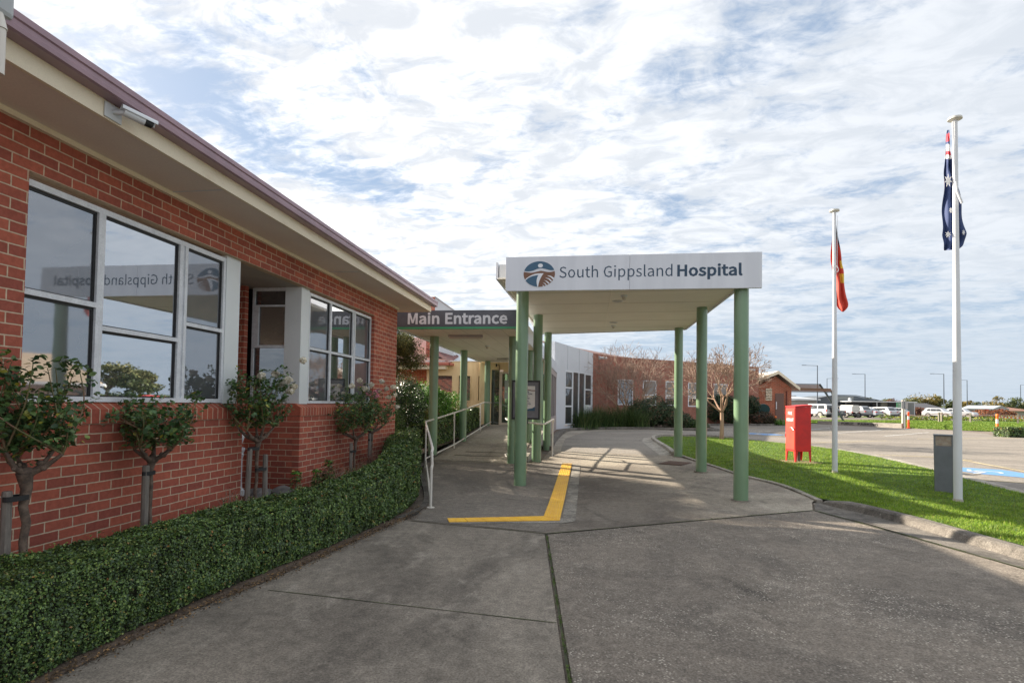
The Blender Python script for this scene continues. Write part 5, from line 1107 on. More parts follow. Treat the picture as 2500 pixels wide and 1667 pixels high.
bush('shrub', [((-5.1, 13.4, 1.0), (.55, .6, .9)), ((-4.75, 12.9, .9), (.35, .4, .7)), ((-5.6, 14.2, 1.2), (.6, .6, .8)), ((-6.2, 13.3, 2.3), (.8, .85, 1.9)), ((-6.2, 14.4, 2.2), (.7, .7, 1.8)), ((-6.9, 15.4, 2.2), (.8, .8, 1.7))], 42000, .045, md, 'mid green shrub packed behind the hedge just past the near building corner')  # tall clumps out of view behind the corner, added to block sun
bush('shrub', [((-5.25, 15.6, 1.55), (.5, .6, .75)), ((-5.9, 15.6, 1.3), (.6, .6, .9))], 12000, .05, dk, 'dark glossy shrub left of the first walkway column')
bush('shrub', [((-5.35, 18.0, 1.55), (.55, .6, .75)), ((-4.95, 17.8, 1.6), (.5, .5, .72)), ((-4.75, 18.7, 1.35), (.4, .5, .75))], 12000, .06, bt_, 'fresh bright green shrub with tiny white flowers behind the first walkway column')
bush('shrub', [((-5.0, 17.0, 1.0), (.5, .3, .5)), ((-4.9, 19.4, 1.15), (.45, .5, .55))], 6000, .05, bn_, 'brownish low shrub between the first two walkway columns')
e = thing('cordyline', (-4.95, 21.6, .6), 'spiky brown cordyline in front of the cream wall', 'plant'); mb = MB()
def blades(mb, c, n, L, wd, droop=.5, up=.6, seed=0, spread=.1):
    rd = random.Random(seed)
    for k in range(n):
        a = rd.random()*2*PI; el = rd.uniform(up, 1.45); l_ = L*rd.uniform(.6, 1.1); b0 = Vector((c[0]+rd.gauss(0, spread), c[1]+rd.gauss(0, spread), c[2])); d_ = Vector((math.cos(a)*math.cos(el), math.sin(a)*math.cos(el), math.sin(el))); s_ = Vector((-math.sin(a), math.cos(a), 0))*wd/2
        pts = []
        for i in range(5):
            t = i/4; p = b0+d_*l_*t+Vector((math.cos(a), math.sin(a), 0))*droop*l_*.35*t*t-Vector((0, 0, 1))*droop*l_*t**2.3*.55; pts.append((p, s_*(1-t*.9)))
        vs = []; 
        for p, w__ in pts: vs += [tuple(p-w__), tuple(p+w__)]
        mb.add(vs, [(2*i, 2*i+1, 2*i+3, 2*i+2) for i in range(4)])
blades(mb, (-4.95, 21.6, 1.25), 60, .65, .035, .25, .2, 3, .03); build(mb, 'foliage', leafmat('cordy', [(0, (.10, .05, .03)), (1, (.24, .15, .09))], .5), e)
mb = MB(); mb.tube([(-4.95, 21.6, .5), (-4.95, 21.6, 1.3)], .04, 8); build(mb, 'trunk', bark, e)

# ---------------------------------------------------------------- trees
def branch_tree(base, h_fork, nmain, depth, L0, r0, spread, seed, ratio=.78, jitter=.35, lift=.25, nch=(2, 3), zmin=None, sides=6, fan=(.35, .95)):
    rd = random.Random(seed); tr = MB(); tw = MB(); tips = []
    top = Vector((base[0]+rd.uniform(-.04, .04), base[1], h_fork))
    if h_fork > base[2]+.2: tr.tube([base, tuple(Vector(base).lerp(top, .5)+Vector((rd.uniform(-.03, .03), 0, 0))), tuple(top)], [r0*1.25, r0, r0*.95], 12)
    def grow(p, d_, L, r, k):
        q = p+d_*L; m_ = p.lerp(q, .5)+Vector((rd.gauss(0, .05), rd.gauss(0, .05), rd.gauss(0, .03)))*L
        r2 = max(r*.72, .0085)
        (tr if k >= depth-1 else tw).tube([tuple(p), tuple(m_), tuple(q)], [r, (r+r2)/2, r2], sides if k > 2 else 4 if k > 0 else 3, cap=False)
        if k == 0: tips.append(q); return
        n_ = rd.choice(nch); ax = d_.orthogonal().normalized(); ph = rd.random()*6.28
        for i in range(n_):
            a = ph+2*PI*i/n_+rd.uniform(-.4, .4); o = Matrix.Rotation(a, 3, d_) @ ax
            nd = (d_+o*rd.uniform(.25, .25+spread)+Vector((0, 0, lift*rd.random()))+Vector((rd.gauss(0, jitter), rd.gauss(0, jitter), rd.gauss(0, jitter)))*.35).normalized()
            if rd.random() < .93: grow(q, nd, L*ratio*rd.uniform(.8, 1.15), r2*(.95 if i == 0 else .75), k-1)
    for i in range(nmain):
        a = 2*PI*i/nmain+rd.uniform(-.3, .3); el = rd.uniform(*fan)
        grow(top, Vector((math.cos(a)*math.cos(el), math.sin(a)*math.cos(el), math.sin(el))), L0*rd.uniform(.85, 1.15), r0*.55, depth)
    return tr, tw, tips
def bare_tree(name, base, label, *a, tm=barktan, **k):
    tr, tw, tips = branch_tree(base, *a, **k)
    e = thing(name, base, label, 'tree'); build(tr, 'trunk', tm, e); build(tw, 'crown', twigm, e); return e, tips
e1_, tips1 = bare_tree('crape_myrtle', (6.24, 26.95, .17), 'bare crape myrtle with smooth tan trunk standing on the lawn island', 1.45, 6, 7, .82, .088, .62, 5, ratio=.775, fan=(.6, 1.3))
e2_, tips2 = bare_tree('crape_myrtle', (3.1, 38.2, .25), 'wide bare multi-stemmed crape myrtle rising behind the dark bush', .35, 7, 6, 1.30, .13, .55, 12, ratio=.80, fan=(.75, 1.3), lift=.15, nch=(2, 3, 3))

# evergreen tree in the left garden
TX, TY = -7.0, 15.0
tr, tw, tips = branch_tree((TX, TY, .38), 1.6, 6, 4, 1.0, .10, .8, 77, fan=(.4, 1.1))
e = thing('garden_tree', (TX, TY, .38), 'dark fine leaved evergreen tree past the near building corner, hidden crown part added for shade', 'tree'); build(tr, 'trunk', bark, e); build(tw, 'branches', bark, e)
P = []; N_ = []
for (c, r) in (((-6.0, 14.6, 3.35), (.75, .65, .55)), ((-5.35, 14.9, 3.15), (.6, .6, .48)), ((-5.0, 15.2, 2.9), (.38, .5, .32)), ((-5.7, 14.6, 2.6), (.7, .6, .3)), ((-6.4, 14.9, 2.8), (.55, .6, .5)), ((-5.5, 15.2, 3.6), (.5, .55, .38)), ((-6.1, 15.0, 3.9), (.4, .45, .25)), ((-5.0, 14.3, 3.2), (.35, .4, .3)), ((-8.6, 15.1, 4.7), (1.3, 1.35, 1.3)), ((-9.6, 15.5, 5.2), (1.2, 1.4, 1.2)), ((-7.6, 14.6, 4.2), (1.0, 1.0, 1.0)), ((-9.2, 14.6, 5.6), (1.2, 1.1, 1.0))):  # high clumps behind the building are unseen, added to shade the forecourt
    a, b_ = clump(c, r, int(4200*max(1, r[0]*2.2)), int(c[0]*10), .35, .25, 3); P.append(a); N_.append(b_)
leaf_obj('crown', np.concatenate(P), np.concatenate(N_), .045, [ol], e, .45, .9)
bush('shrub', [((-5.6, 16.5, 1.55), (.55, .55, .85)), ((-5.9, 17.4, 1.6), (.5, .5, .85)), ((-5.8, 19.2, 1.5), (.6, .7, .85)), ((-5.9, 20.6, 1.4), (.5, .6, .8))], 16000, .055, md, 'row of leafy mid green shrubs behind the bright green one, below the cream wall')

# ================================================================== LAWN FURNITURE
e = thing('fire_hydrant_box', (6.0, 16.9, gz(16.9)), 'red metal cabinet on four legs with FIRE HYDRANT lettering, standing on the lawn', 'hydrant cabinet')
hx, hy, ha = 5.87, 16.66, math.radians(12)
HR = Matrix.Rotation(ha, 3, 'Z'); S = .475
def hq(u, v, z): 
    q = HR @ Vector((u, v, 0)); return (hx+q.x, hy+q.y, z)
def hbox(mb, u0, v0, z0, u1, v1, z1):
    mb.add([hq(u0, v0, z0), hq(u1, v0, z0), hq(u1, v1, z0), hq(u0, v1, z0), hq(u0, v0, z1), hq(u1, v0, z1), hq(u1, v1, z1), hq(u0, v1, z1)], [(0, 3, 2, 1), (4, 5, 6, 7), (0, 1, 5, 4), (1, 2, 6, 5), (2, 3, 7, 6), (3, 0, 4, 7)])
mb = MB(); hbox(mb, 0, 0, .47, S, S, 1.74); build(mb, 'cabinet', red, e, bevel=.006)
mb = MB(); mb.add([hq(-.012, -.012, 1.742), hq(S+.012, -.012, 1.742), hq(S+.012, S+.012, 1.742), hq(-.012, S+.012, 1.742), hq(-.012, -.012, 1.765), hq(S+.012, -.012, 1.815), hq(S+.012, S+.012, 1.815), hq(-.012, S+.012, 1.765)], [(0, 3, 2, 1), (4, 5, 6, 7), (0, 1, 5, 4), (1, 2, 6, 5), (2, 3, 7, 6), (3, 0, 4, 7)]); build(mb, 'lid', red, e)
mb = MB(); hbox(mb, -.012, .02, .52, -.0005, S-.02, 1.69); hd_ = build(mb, 'door', M('hydrant_door', (.78, .06, .03), .5, c2=(.72, .04, .025), scale=2), e, bevel=.003)
xd_ = HR @ Vector((0, -1, 0)); o0 = hq(-.0125, .37, 1.50)
text('letters', 'FIRE', hq(-.0125, .335, 1.52), xd_, (0, 0, 1), .20, .085, lwhite, hd_, bold=.03); text('letters', 'HYDRANT', hq(-.0125, .41, 1.33), xd_, (0, 0, 1), .345, .085, lwhite, hd_, bold=.03)
mb = MB(); mb.tube([hq(-.013, .07, 1.13), hq(-.05, .07, 1.13)], .018, 8); mb.tube([hq(-.045, .07, 1.135), hq(-.05, -.01, 1.08)], .012, 8); mb.tube([hq(-.03, .07, 1.14), hq(-.035, .16, 1.15)], .012, 8); build(mb, 'handle', chrome, hd_)
mb = MB()
for zz in (1.52, .86): mb.tube([hq(-.012, S-.01, zz), hq(-.012, S-.01, zz+.09)], .012, 8)
build(mb, 'hinge', M('hinge_red', (.4, .02, .02), .5), hd_)
for u, v in ((0, 0), (S, 0), (0, S), (S, S)):
    mb = MB(); su = 1 if u == 0 else -1; sv = 1 if v == 0 else -1; z0 = zl(*hq(u, v, 0)[:2])-.03
    vs = []
    for z, w_ in ((z0, .035), (.50, .085)): vs += [hq(u, v, z), hq(u+su*w_, v, z), hq(u+su*w_, v+sv*.006, z), hq(u+su*.006, v+sv*.006, z), hq(u+su*.006, v+sv*w_, z), hq(u, v+sv*w_, z)]
    mb.add(vs, [tuple(range(6)), tuple(range(11, 5, -1))]+[(i, 6+i, 6+(i+1) % 6, (i+1) % 6) for i in range(6)]); build(mb, 'leg', red, e)
mb = MB(); mb.tube([hq(.24, .24, zl(6, 16.9)-.05), hq(.24, .24, .46)], .05, 12); build(mb, 'standpipe', M('pipe_brown', (.13, .10, .08), .7), e)
sheet('bare_patch', [(5.55, 16.7), (5.75, 16.45), (6.3, 16.35), (6.6, 16.6), (6.5, 17.1), (6.0, 17.3), (5.6, 17.15)], .012, ground_mat('worn_soil', (.30, .22, .15), (.2, .15, .09), (.33, .27, .2), 3), zfun=zl)

def flagpole(x, y, zt, r, lab):
    e = thing('flagpole', (x, y, zl(x, y)), lab, 'flagpole', 'white flagpoles on the lawn'); z0 = zl(x, y)-.05
    mb = MB(); mb.tube([(x, y, z0), (x, y, z0+2.3), (x, y, zt*.75), (x, y, zt)], [r, r*.96, r*.66, r*.58], 28); build(mb, 'pole', polew, e)
    mb = MB(); mb.tube([(x, y, zt-.01), (x, y, zt+.01), (x, y, zt+.045), (x, y, zt+.06)], [r*.7, .115, .11, .05], 24); build(mb, 'cap', M('cap_cream', (.62, .60, .54), .4), e)
    mb = MB(); mb.tube([(x, y, z0+.03), (x, y, z0+.10)], [r*1.3, r*1.05], 20); build(mb, 'pole_base', M('base_dirty', (.42, .38, .33), .6), e)
    return e
fp1 = flagpole(6.03, 14.51, 6.60, .062, 'slimmer farther white flagpole, between the red hydrant box and the near pole')
fp2 = flagpole(6.71, 11.1, 7.10, .068, 'tallest and nearest white flagpole, right in front of the grey bollard light')
def cloth(mb, rows, nu, colour, amp=.05, folds=3.2, seed=0, yoff=0.0):
    """rows: (z, x_left, x_right); a hanging folded flag, folds go in depth"""
    rr = sm_path([Vector(r) for r in rows], 6); n = len(rr); vs = []; fs = []; mi = []
    for i, r in enumerate(rr):
        z, a, b = r
        for j in range(nu+1):
            u = j/nu; ph = folds*2*PI*u+seed+.35*math.sin(i*.25); w_ = b-a
            vs.append((a+w_*(u+.05*math.sin(ph*1.0+.5)), yoff+amp*math.sin(ph)*min(1, w_/.12)+.02*math.sin(i*.5+u*4), z+.01*math.sin(ph)))
    for i in range(n-1):
        for j in range(nu): fs.append((i*(nu+1)+j, i*(nu+1)+j+1, (i+1)*(nu+1)+j+1, (i+1)*(nu+1)+j)); mi.append(colour(1-(i+.5)/(n-1), (j+.5)/nu))
    o = len(mb.v); mb.v += vs; mb.f += [tuple(o+k for k in f) for f in fs]; mb.m += mi; mb.sm += [True]*len(fs)
fred = M('flag_red', (.62, .07, .045), .75); fblk = M('flag_black', (.018, .018, .022), .75); fyel = M('flag_yellow', (.80, .55, .06), .75)
fnav = M('flag_navy', (.022, .045, .14), .75); fwht = M('flag_white', (.72, .72, .72), .75); frd2 = M('flag_crimson', (.52, .025, .05), .75)
e = thing('aboriginal_flag', (6.1, 14.6, 5.2), 'limp red, black and yellow flag hanging from the farther pole', 'flag')
mb = MB()
def c1_(t, u):
    if t > .86: return 1
    if t > .70 and u > .70+(.84-t)*2.2: return 1
    if u > .84 and .5 < t < .62: return 2
    if u > .62 and .36 < t < .44: return 2
    return 0
cloth(mb, [(6.45, 6.06, 6.075), (6.2, 6.05, 6.12), (5.8, 6.0, 6.17), (5.4, 5.98, 6.23), (5.2, 6.0, 6.26), (4.9, 6.08, 6.28), (4.5, 6.10, 6.33), (4.25, 6.13, 6.37), (4.12, 6.22, 6.27)], 24, c1_, .045, 1.7, .8, 14.60)
build(mb, 'cloth', [fred, fblk, fyel], e)
mb = MB(); ringp = [(6.03+.06*math.cos(a), 14.44, 5.16+.085*math.sin(a)-.03*math.cos(a)) for a in [2*PI*i/20 for i in range(21)]]; mb.tube(ringp, .009, 6, cap=False); mb.tube([(6.10, 14.5, 6.5), (6.09, 14.5, 5.2)], .005, 5); build(mb, 'halyard', polew, e)
e = thing('australian_flag', (6.7, 11.15, 5.6), 'limp dark blue flag with white stars and red and white corner on the nearest pole', 'flag')
def c2_(t, u):
    if t > .80: 
        k = (t-.80)*5
        if .18 < k < .30 or .55 < k < .78: return 2
        if .10 < k <= .18 or .30 <= k < .42 or .5 < k <= .55 or .78 <= k < .86: return 1
    if .60 < t < .66 and u < .05: return 2
    return 0
mb = MB(); cloth(mb, [(6.98, 6.655, 6.675), (6.7, 6.63, 6.69), (6.3, 6.60, 6.75), (6.05, 6.59, 6.80), (5.75, 6.57, 6.85), (5.4, 6.555, 6.88), (5.1, 6.55, 6.93), (4.95, 6.555, 6.94), (4.80, 6.56, 6.90), (4.70, 6.60, 6.80)], 30, c2_, .045, 1.9, .4, 11.22)
build(mb, 'cloth', [fnav, fwht, frd2], e)
def star(name, cx, cz, r, n, y, parent, sx=1.0):
    m2 = MB(); pts = []
    for i in range(2*n):
        a = PI/2+PI*i/n; q = r if i % 2 == 0 else r*.45; pts.append((cx+q*math.cos(a)*sx, y, cz+q*math.sin(a)))
    pts2 = [(p[0], y+.004, p[2]) for p in pts]; m_ = len(pts)
    m2.add(pts+pts2, [tuple(range(m_)), tuple(range(2*m_-1, m_-1, -1))]+[(i, m_+i, m_+(i+1) % m_, (i+1) % m_) for i in range(m_)]); build(m2, name, fwht, parent)
star('star', 6.61, 5.98, .125, 7, 11.13, e, .55); star('star', 6.60, 4.97, .062, 7, 11.13, e, .9); star('star', 6.86, 5.00, .06, 7, 11.13, e, .5); star('star', 6.65, 5.42, .055, 7, 11.13, e, .6)
mb = MB(); mb.tube([(6.645, 11.05, 7.05), (6.65, 11.03, 6.3), (6.655, 11.02, 5.92)], .012, 6); mb.tube([(6.655, 11.0, 5.90), (6.67, 10.99, 5.72), (6.75, 10.99, 5.50)], .022, 7); build(mb, 'halyard', polew, e)

e = thing('bollard_light', (7.12, 12.1, .04), 'square grey bollard light with louvred head on the lawn by the nearest pole', 'bollard light')
gyb = M('bollard_grey', (.155, .165, .18), .5, c2=(.13, .14, .15), scale=3, fine=.05)
bx, by = 7.14, 12.25
mb = MB(); mb.obox((bx, by, .50), (.285, .285, .98), -.50, taper=1.08); build(mb, 'body', gyb, e, bevel=.006)
mb = MB(); mb.obox((bx, by, 1.205), (.32, .32, .03), -.50); build(mb, 'cap', gyb, e, bevel=.005)
mb = MB(); mb.obox((bx, by, 1.09), (.25, .25, .20), -.50); build(mb, 'lamp', M('lamp_lens', (.62, .54, .44), .3, c2=(.5, .36, .26), scale=12), e)
louvm = M('louvre_tan', (.42, .37, .31), .4, metal=.3)
for k in range(6):
    mb = MB(); mb.obox((bx, by, 1.01+k*.032), (.295, .295, .007), -.50); build(mb, 'louvre', louvm, e)
for sx, sy in ((-1, -1), (1, -1), (1, 1), (-1, 1)):
    q = Matrix.Rotation(-.50, 3, 'Z') @ Vector((sx*.14, sy*.14, 0)); mb = MB(); mb.obox((bx+q.x, by+q.y, 1.09), (.025, .025, .20), -.50); build(mb, 'corner_post', gyb, e)

# ================================================================== WHITE WING AND LONG BRICK WING
def wallq(mb, a, b, z0, z1, t=.15, mi=0, z1b=None):
    a = Vector((a[0], a[1], 0)); b = Vector((b[0], b[1], 0)); n = Vector((-(b-a).y, (b-a).x, 0)).normalized()*t; zb_ = z1 if z1b is None else z1b
    vs = [(a.x, a.y, z0), (b.x, b.y, z0), (b.x+n.x, b.y+n.y, z0), (a.x+n.x, a.y+n.y, z0), (a.x, a.y, z1), (b.x, b.y, zb_), (b.x+n.x, b.y+n.y, zb_), (a.x+n.x, a.y+n.y, z1)]
    mb.add(vs, [(0, 3, 2, 1), (4, 5, 6, 7), (0, 1, 5, 4), (1, 2, 6, 5), (2, 3, 7, 6), (3, 0, 4, 7)], mi)
def along(a, b, t): return (a[0]+(b[0]-a[0])*t, a[1]+(b[1]-a[1])*t)
def wall_with_openings(mb, a, b, z0, z1, ops, t=.2, z1b=None):
    """ops: (t0, t1, zlow, zhigh) fractions along the wall"""
    zt = lambda f: z1 if z1b is None else z1+(z1b-z1)*f
    cur_ = 0
    for (t0, t1, zl_, zh) in ops:
        if t0 > cur_: wallq(mb, along(a, b, cur_), along(a, b, t0), z0, zt(cur_), t, 0, zt(t0))
        if zl_ > z0: wallq(mb, along(a, b, t0), along(a, b, t1), z0, zl_, t)
        wallq(mb, along(a, b, t0), along(a, b, t1), zh, zt(t0), t, 0, zt(t1)); cur_ = t1
    wallq(mb, along(a, b, cur_), b, z0, zt(cur_), t, 0, zt(1.0))
def glazed(parent, a, b, t0, t1, zl_, zh, rows=(), cols=(), fm=None, gm_=None, fw=.06, blind=None, name='window'):
    p0 = Vector(along(a, b, t0)+(0,)); p1 = Vector(along(a, b, t1)+(0,)); d_ = (p1-p0); L = d_.length; d_.normalize(); n = Vector((-d_.y, d_.x, 0))
    fm = fm or alu; gm_ = gm_ or darkglass
    def q(u, z, o): p = p0+d_*u+n*o; return (p.x, p.y, z)
    def bar(mb, u0, z0, u1, z1):
        mb.add([q(u0, z0, -.012), q(u1, z0, -.012), q(u1, z0, .05), q(u0, z0, .05), q(u0, z1, -.012), q(u1, z1, -.012), q(u1, z1, .05), q(u0, z1, .05)], [(0, 3, 2, 1), (4, 5, 6, 7), (0, 1, 5, 4), (1, 2, 6, 5), (2, 3, 7, 6), (3, 0, 4, 7)])
    mb = MB(); bar(mb, 0, zl_, L, zl_+fw); bar(mb, 0, zh-fw, L, zh); bar(mb, 0, zl_+fw, fw, zh-fw); bar(mb, L-fw, zl_+fw, L, zh-fw)
    for r in rows: bar(mb, fw, r-fw/2, L-fw, r+fw/2)
    for c in cols: bar(mb, c*L-fw/2, zl_+fw, c*L+fw/2, zh-fw)
    o = build(mb, name, fm, parent)
    mb = MB(); mb.add([q(fw, zl_+fw, .03), q(L-fw, zl_+fw, .03), q(L-fw, zh-fw, .03), q(fw, zh-fw, .03)], [(0, 1, 2, 3)]); build(mb, 'pane', gm_, o)
    if blind:
        mb = MB(); mb.add([q(fw, blind, .024), q(L-fw, blind, .024), q(L-fw, zh-fw, .024), q(fw, zh-fw, .024)], [(0, 1, 2, 3)]); build(mb, 'blind', M('blind_grey', (.27, .25, .23), .6), o)
    return o
WA, WB = (-1.87, 31.0), (.32, 36.85)
e = thing('white_wing', (-.8, 34, .3), 'white panelled wing with tall dark windows, right of the walkway', 'building')
def fr(x_): # fraction along WA-WB for an image-derived direction
    return x_
mb = MB(); wall_with_openings(mb, WA, WB, .30, 5.27, [(.245, .97, .45, 3.74)], .25, 5.16); build(mb, 'wall', M('panel_white', (.63, .65, .69), .5, c2=(.59, .61, .65), scale=.6), e)
mb = MB(); wallq(mb, (-1.87, 30.98), (-1.9, 36), .3, 5.27, .02); mb.prism([(-1.9, 31.2, 4.6), (.2, 36.9, 4.6), (-4, 40, 4.6), (-6, 33, 4.6)], (0, 0, .1)); build(mb, 'parapet_return', signw, e)
# windows: 3 rows left, tall doors in the middle, 2 rows right
glazed(e, WA, WB, .245, .44, .50, 3.74, rows=(1.62, 2.72), fw=.09)
glazed(e, WA, WB, .44, .60, .50, 3.74, fw=.05); glazed(e, WA, WB, .60, .765, .50, 3.74, fw=.05)
glazed(e, WA, WB, .765, .97, 1.62, 3.74, rows=(2.70,), fw=.09)
mb = MB(); wall_with_openings(mb, WA, WB, .45, 1.62, [], .05); 
mb = MB(); wallq(mb, along(WA, WB, .77), along(WA, WB, .97), .45, 1.60, .1); build(mb, 'spandrel', M('panel_white_low', (.60, .62, .66), .5), e)
for t in (.30, .60, .85): 
    mb = MB()
    p = along(WA, WB, t); q = along(WA, WB, t+.003); wallq(mb, (p[0]+.012, p[1]-.005), (q[0]+.012, q[1]-.005), 3.78, 5.16, .01); build(mb, 'panel_joint', M('panel_joint', (.45, .47, .5), .6), e)
BA, BB, BC = (.33, 36.86), (1.89, 41.56), (14.92, 51.0)
brL = brick('brick_wing_red', 'x', (.36, .12, .08), (.26, .088, .062), (.46, .36, .28), h=.086, mort=.007)
e = thing('brick_wing', (6, 45, .3), 'long low red brick wing with a row of windows behind the bare trees', 'building')
mb = MB(); wallq(mb, BA, BB, .3, 5.16, .25, 0, 5.36)
Lw = math.hypot(BC[0]-BB[0], BC[1]-BB[1])
def tf(x): return (x-BB[0])/(BC[0]-BB[0])
ops = [(tf(2.21), tf(3.40), 1.75, 3.68), (tf(4.18), tf(5.30), 1.75, 3.69), (tf(6.07), tf(7.10), 1.75, 3.70), (tf(8.03), tf(9.45), 1.70, 3.66), (tf(10.4), tf(11.7), 1.70, 3.66)]
wall_with_openings(mb, BB, BC, .3, 5.36, ops, .25, 5.30); build(mb, 'wall', brL, e)
for i, (t0, t1, z0, z1) in enumerate(ops): glazed(e, BB, BC, t0, t1, z0, z1, rows=(2.55,) if i else (), fw=.09, blind=2.62 if i else None)
mb = MB(); wallq(mb, (BC[0]+.02, BC[1]), (13.5, 60), .3, 5.30, .25); build(mb, 'end_wall', brL, e)
mb = MB()
mb.add([(.2, 38.5, 5.0), (2.0, 42.2, 5.0), (14.3, 51.6, 5.0), (9.0, 56, 5.35), (-2.5, 46.5, 6.75), (-4.5, 42, 6.75)], [(0, 1, 4, 5), (1, 2, 3, 4)]); build(mb, 'roof', M('terracotta_tile', (.40, .13, .09), .6, c2=(.22, .08, .07), scale=2.2, fine=.35, fscale=9, stretch=(1, 1, 3)), e)
mb = MB()
for k in range(9):
    t = k/9; a = Vector((.2, 38.5, 5.0)).lerp(Vector((-4.5, 42, 6.75)), t); b = Vector((2.0, 42.2, 5.0)).lerp(Vector((-2.5, 46.5, 6.75)), t); c = Vector((14.3, 51.6, 5.0)).lerp(Vector((9, 56, 5.35)), t)
    mb.tube([tuple(a+Vector((0, 0, .05))), tuple(b+Vector((0, 0, .05))), tuple(c+Vector((0, 0, .03)))], .05, 6, cap=False)
build(mb, 'tile_course', M('tile_edge', (.55, .40, .35), .6), e)
mb = MB(); mb.obox((14.2, 50.25, 5.0), (.5, .18, .16), .6); sec = build(mb, 'floodlight', white, e)
def small_cam(x, y, z, rz, lab):
    e = thing('security_camera', (x, y, z), lab, 'security camera'); d_ = Matrix.Rotation(rz, 3, 'Z') @ Vector((0, -1, 0)); p = Vector((x, y, z))
    mb = MB(); mb.obox((x, y, z), (.22, .1, .22), rz); build(mb, 'mount', white, e)
    mb = MB(); mb.tube([tuple(p+d_*.06), tuple(p+d_*.3+Vector((.22, 0, -.04)))], .075, 10); build(mb, 'body', white, e)
small_cam(.78, 38.05, 4.95, 1.2, 'tiny white security camera high on the brick wing next to the white wing')
# gabled brick plant room
G0, G1 = (16.0, 54.65), (19.1, 55.15)
e = thing('brick_shed', (17.5, 56, .4), 'small gabled brick building with a louvre vent and brown door, left of the parked cars', 'building')
mb = MB(); gn = Vector((-(G1[1]-G0[1]), G1[0]-G0[0], 0)).normalized()*6
pz = [(G0[0], G0[1], .3), (G1[0], G1[1], .3), (G1[0], G1[1], 3.62), (17.62, 54.92, 4.72), (G0[0], G0[1], 3.75)]
mb.prism(pz, tuple(gn)); build(mb, 'wall', brick('brick_gable', 'x', (.44, .13, .07), (.33, .10, .055), (.52, .4, .3), h=.12, w=.34, mort=.008), e)
mb = MB()
pk = Vector((17.72, 54.5, 5.12))
for ex in (Vector((14.9, 54.05, 3.95)), Vector((19.65, 54.8, 3.62))):
    d_ = Vector((-.9, 6.5, 0)); t_ = Vector((0, 0, .07))
    mb.add([tuple(pk), tuple(ex), tuple(ex+d_), tuple(pk+d_), tuple(pk+t_), tuple(ex+t_), tuple(ex+d_+t_), tuple(pk+d_+t_)], [(0, 3, 2, 1), (4, 5, 6, 7), (0, 1, 5, 4), (1, 2, 6, 5), (2, 3, 7, 6), (3, 0, 4, 7)])
build(mb, 'roof', M('shed_roof', (.72, .68, .62), .6, c2=(.62, .58, .52), scale=2), e)
mb = MB()
for ex in (Vector((14.85, 54.0, 3.95)), Vector((19.72, 54.75, 3.58))):
    p_ = pk+Vector((0, -.05, 0)); mb.add([tuple(p_+Vector((0, 0, .08))), tuple(ex+Vector((0, -.05, .08))), tuple(ex+Vector((0, -.05, -.20))), tuple(p_+Vector((0, 0, -.22))), tuple(p_+Vector((0, .04, .08))), tuple(ex+Vector((0, -.01, .08))), tuple(ex+Vector((0, -.01, -.20))), tuple(p_+Vector((0, .04, -.22)))], [(0, 1, 2, 3), (7, 6, 5, 4), (0, 4, 5, 1), (3, 2, 6, 7), (1, 5, 6, 2)])
build(mb, 'bargeboard', cream, e)
G0v, G1v = G0, G1
def gt(x): return (x-G0[0])/(G1[0]-G0[0])
mb = MB(); a = along(G0, G1, gt(17.56)); b = along(G0, G1, gt(18.36)); wallq(mb, (a[0], a[1]-.05), (b[0], b[1]-.05), .45, 3.1, .04); dd = build(mb, 'door', M('door_brown', (.17, .095, .075), .5), e)
mb = MB(); wallq(mb, (17.60, 54.80), (17.68, 54.81), 1.6, 2.3, .03); build(mb, 'door_plate', alu, dd)
mb = MB(); a = along(G0, G1, gt(16.66)); b = along(G0, G1, gt(17.24)); wallq(mb, (a[0], a[1]-.03), (b[0], b[1]-.03), 2.38, 3.56, .02); lv = build(mb, 'louvre_vent', M('louvre_dark', (.10, .10, .07), .8), e)
for k in range(8):
    mb = MB(); wallq(mb, (a[0], a[1]-.07), (b[0], b[1]-.07), 2.41+k*.147, 2.41+k*.147+.085, .03); build(mb, 'slat', cream, lv)
mb = MB(); mb.tube([(18.62, 54.98, .4), (18.62, 54.98, 3.35)], .05, 8); build(mb, 'downpipe', M('downpipe_red', (.16, .03, .025), .5), e)
# timber slatted entry beam of the next building
e = thing('entry_pergola', (25, 66, .5), 'brown slatted entrance beam with a slanting steel strut beside the gabled brick building', 'pergola')
slatm = M('slat_brown', (.24, .125, .085), .7, c2=(.18, .095, .065), scale=4, stretch=(.3, .3, 6)); steel = M('steel_dark', (.07, .08, .10), .4)
for k in range(5):
    z = 4.42-k*.115
    mb = MB(); mb.add([(20, 65.4, z), (25.95+.06*k, 66.1, z-.03), (25.95+.06*k, 66.1, z-.12), (20, 65.4, z-.10), (20, 65.5, z), (25.95+.06*k, 66.2, z-.03), (25.95+.06*k, 66.2, z-.12), (20, 65.5, z-.10)], [(0, 3, 2, 1), (4, 5, 6, 7), (0, 1, 5, 4), (1, 2, 6, 5), (2, 3, 7, 6), (3, 0, 4, 7)]); build(mb, 'slat', slatm, e)
for k in range(4):
    z = 3.93-k*.09; mb = MB(); wallq(mb, (20, 63.4), (26.3+.05*k, 64.2), z-.085, z, .08); build(mb, 'slat', slatm, e)
mb = MB(); wallq(mb, (20, 65.35), (26, 66.05), 4.43, 4.50, .2); wallq(mb, (20, 63.35), (26.55, 64.1), 3.48, 3.55, .2); build(mb, 'beam', steel, e)
mb = MB(); mb.tube([(25.9, 66.1, 4.45), (27.6, 66.3, 1.9), (28.5, 66.4, .4)], .11, 8); mb.tube([(26.35, 64.2, 3.6), (27.7, 66.2, 1.7)], .09, 8); build(mb, 'strut', steel, e)
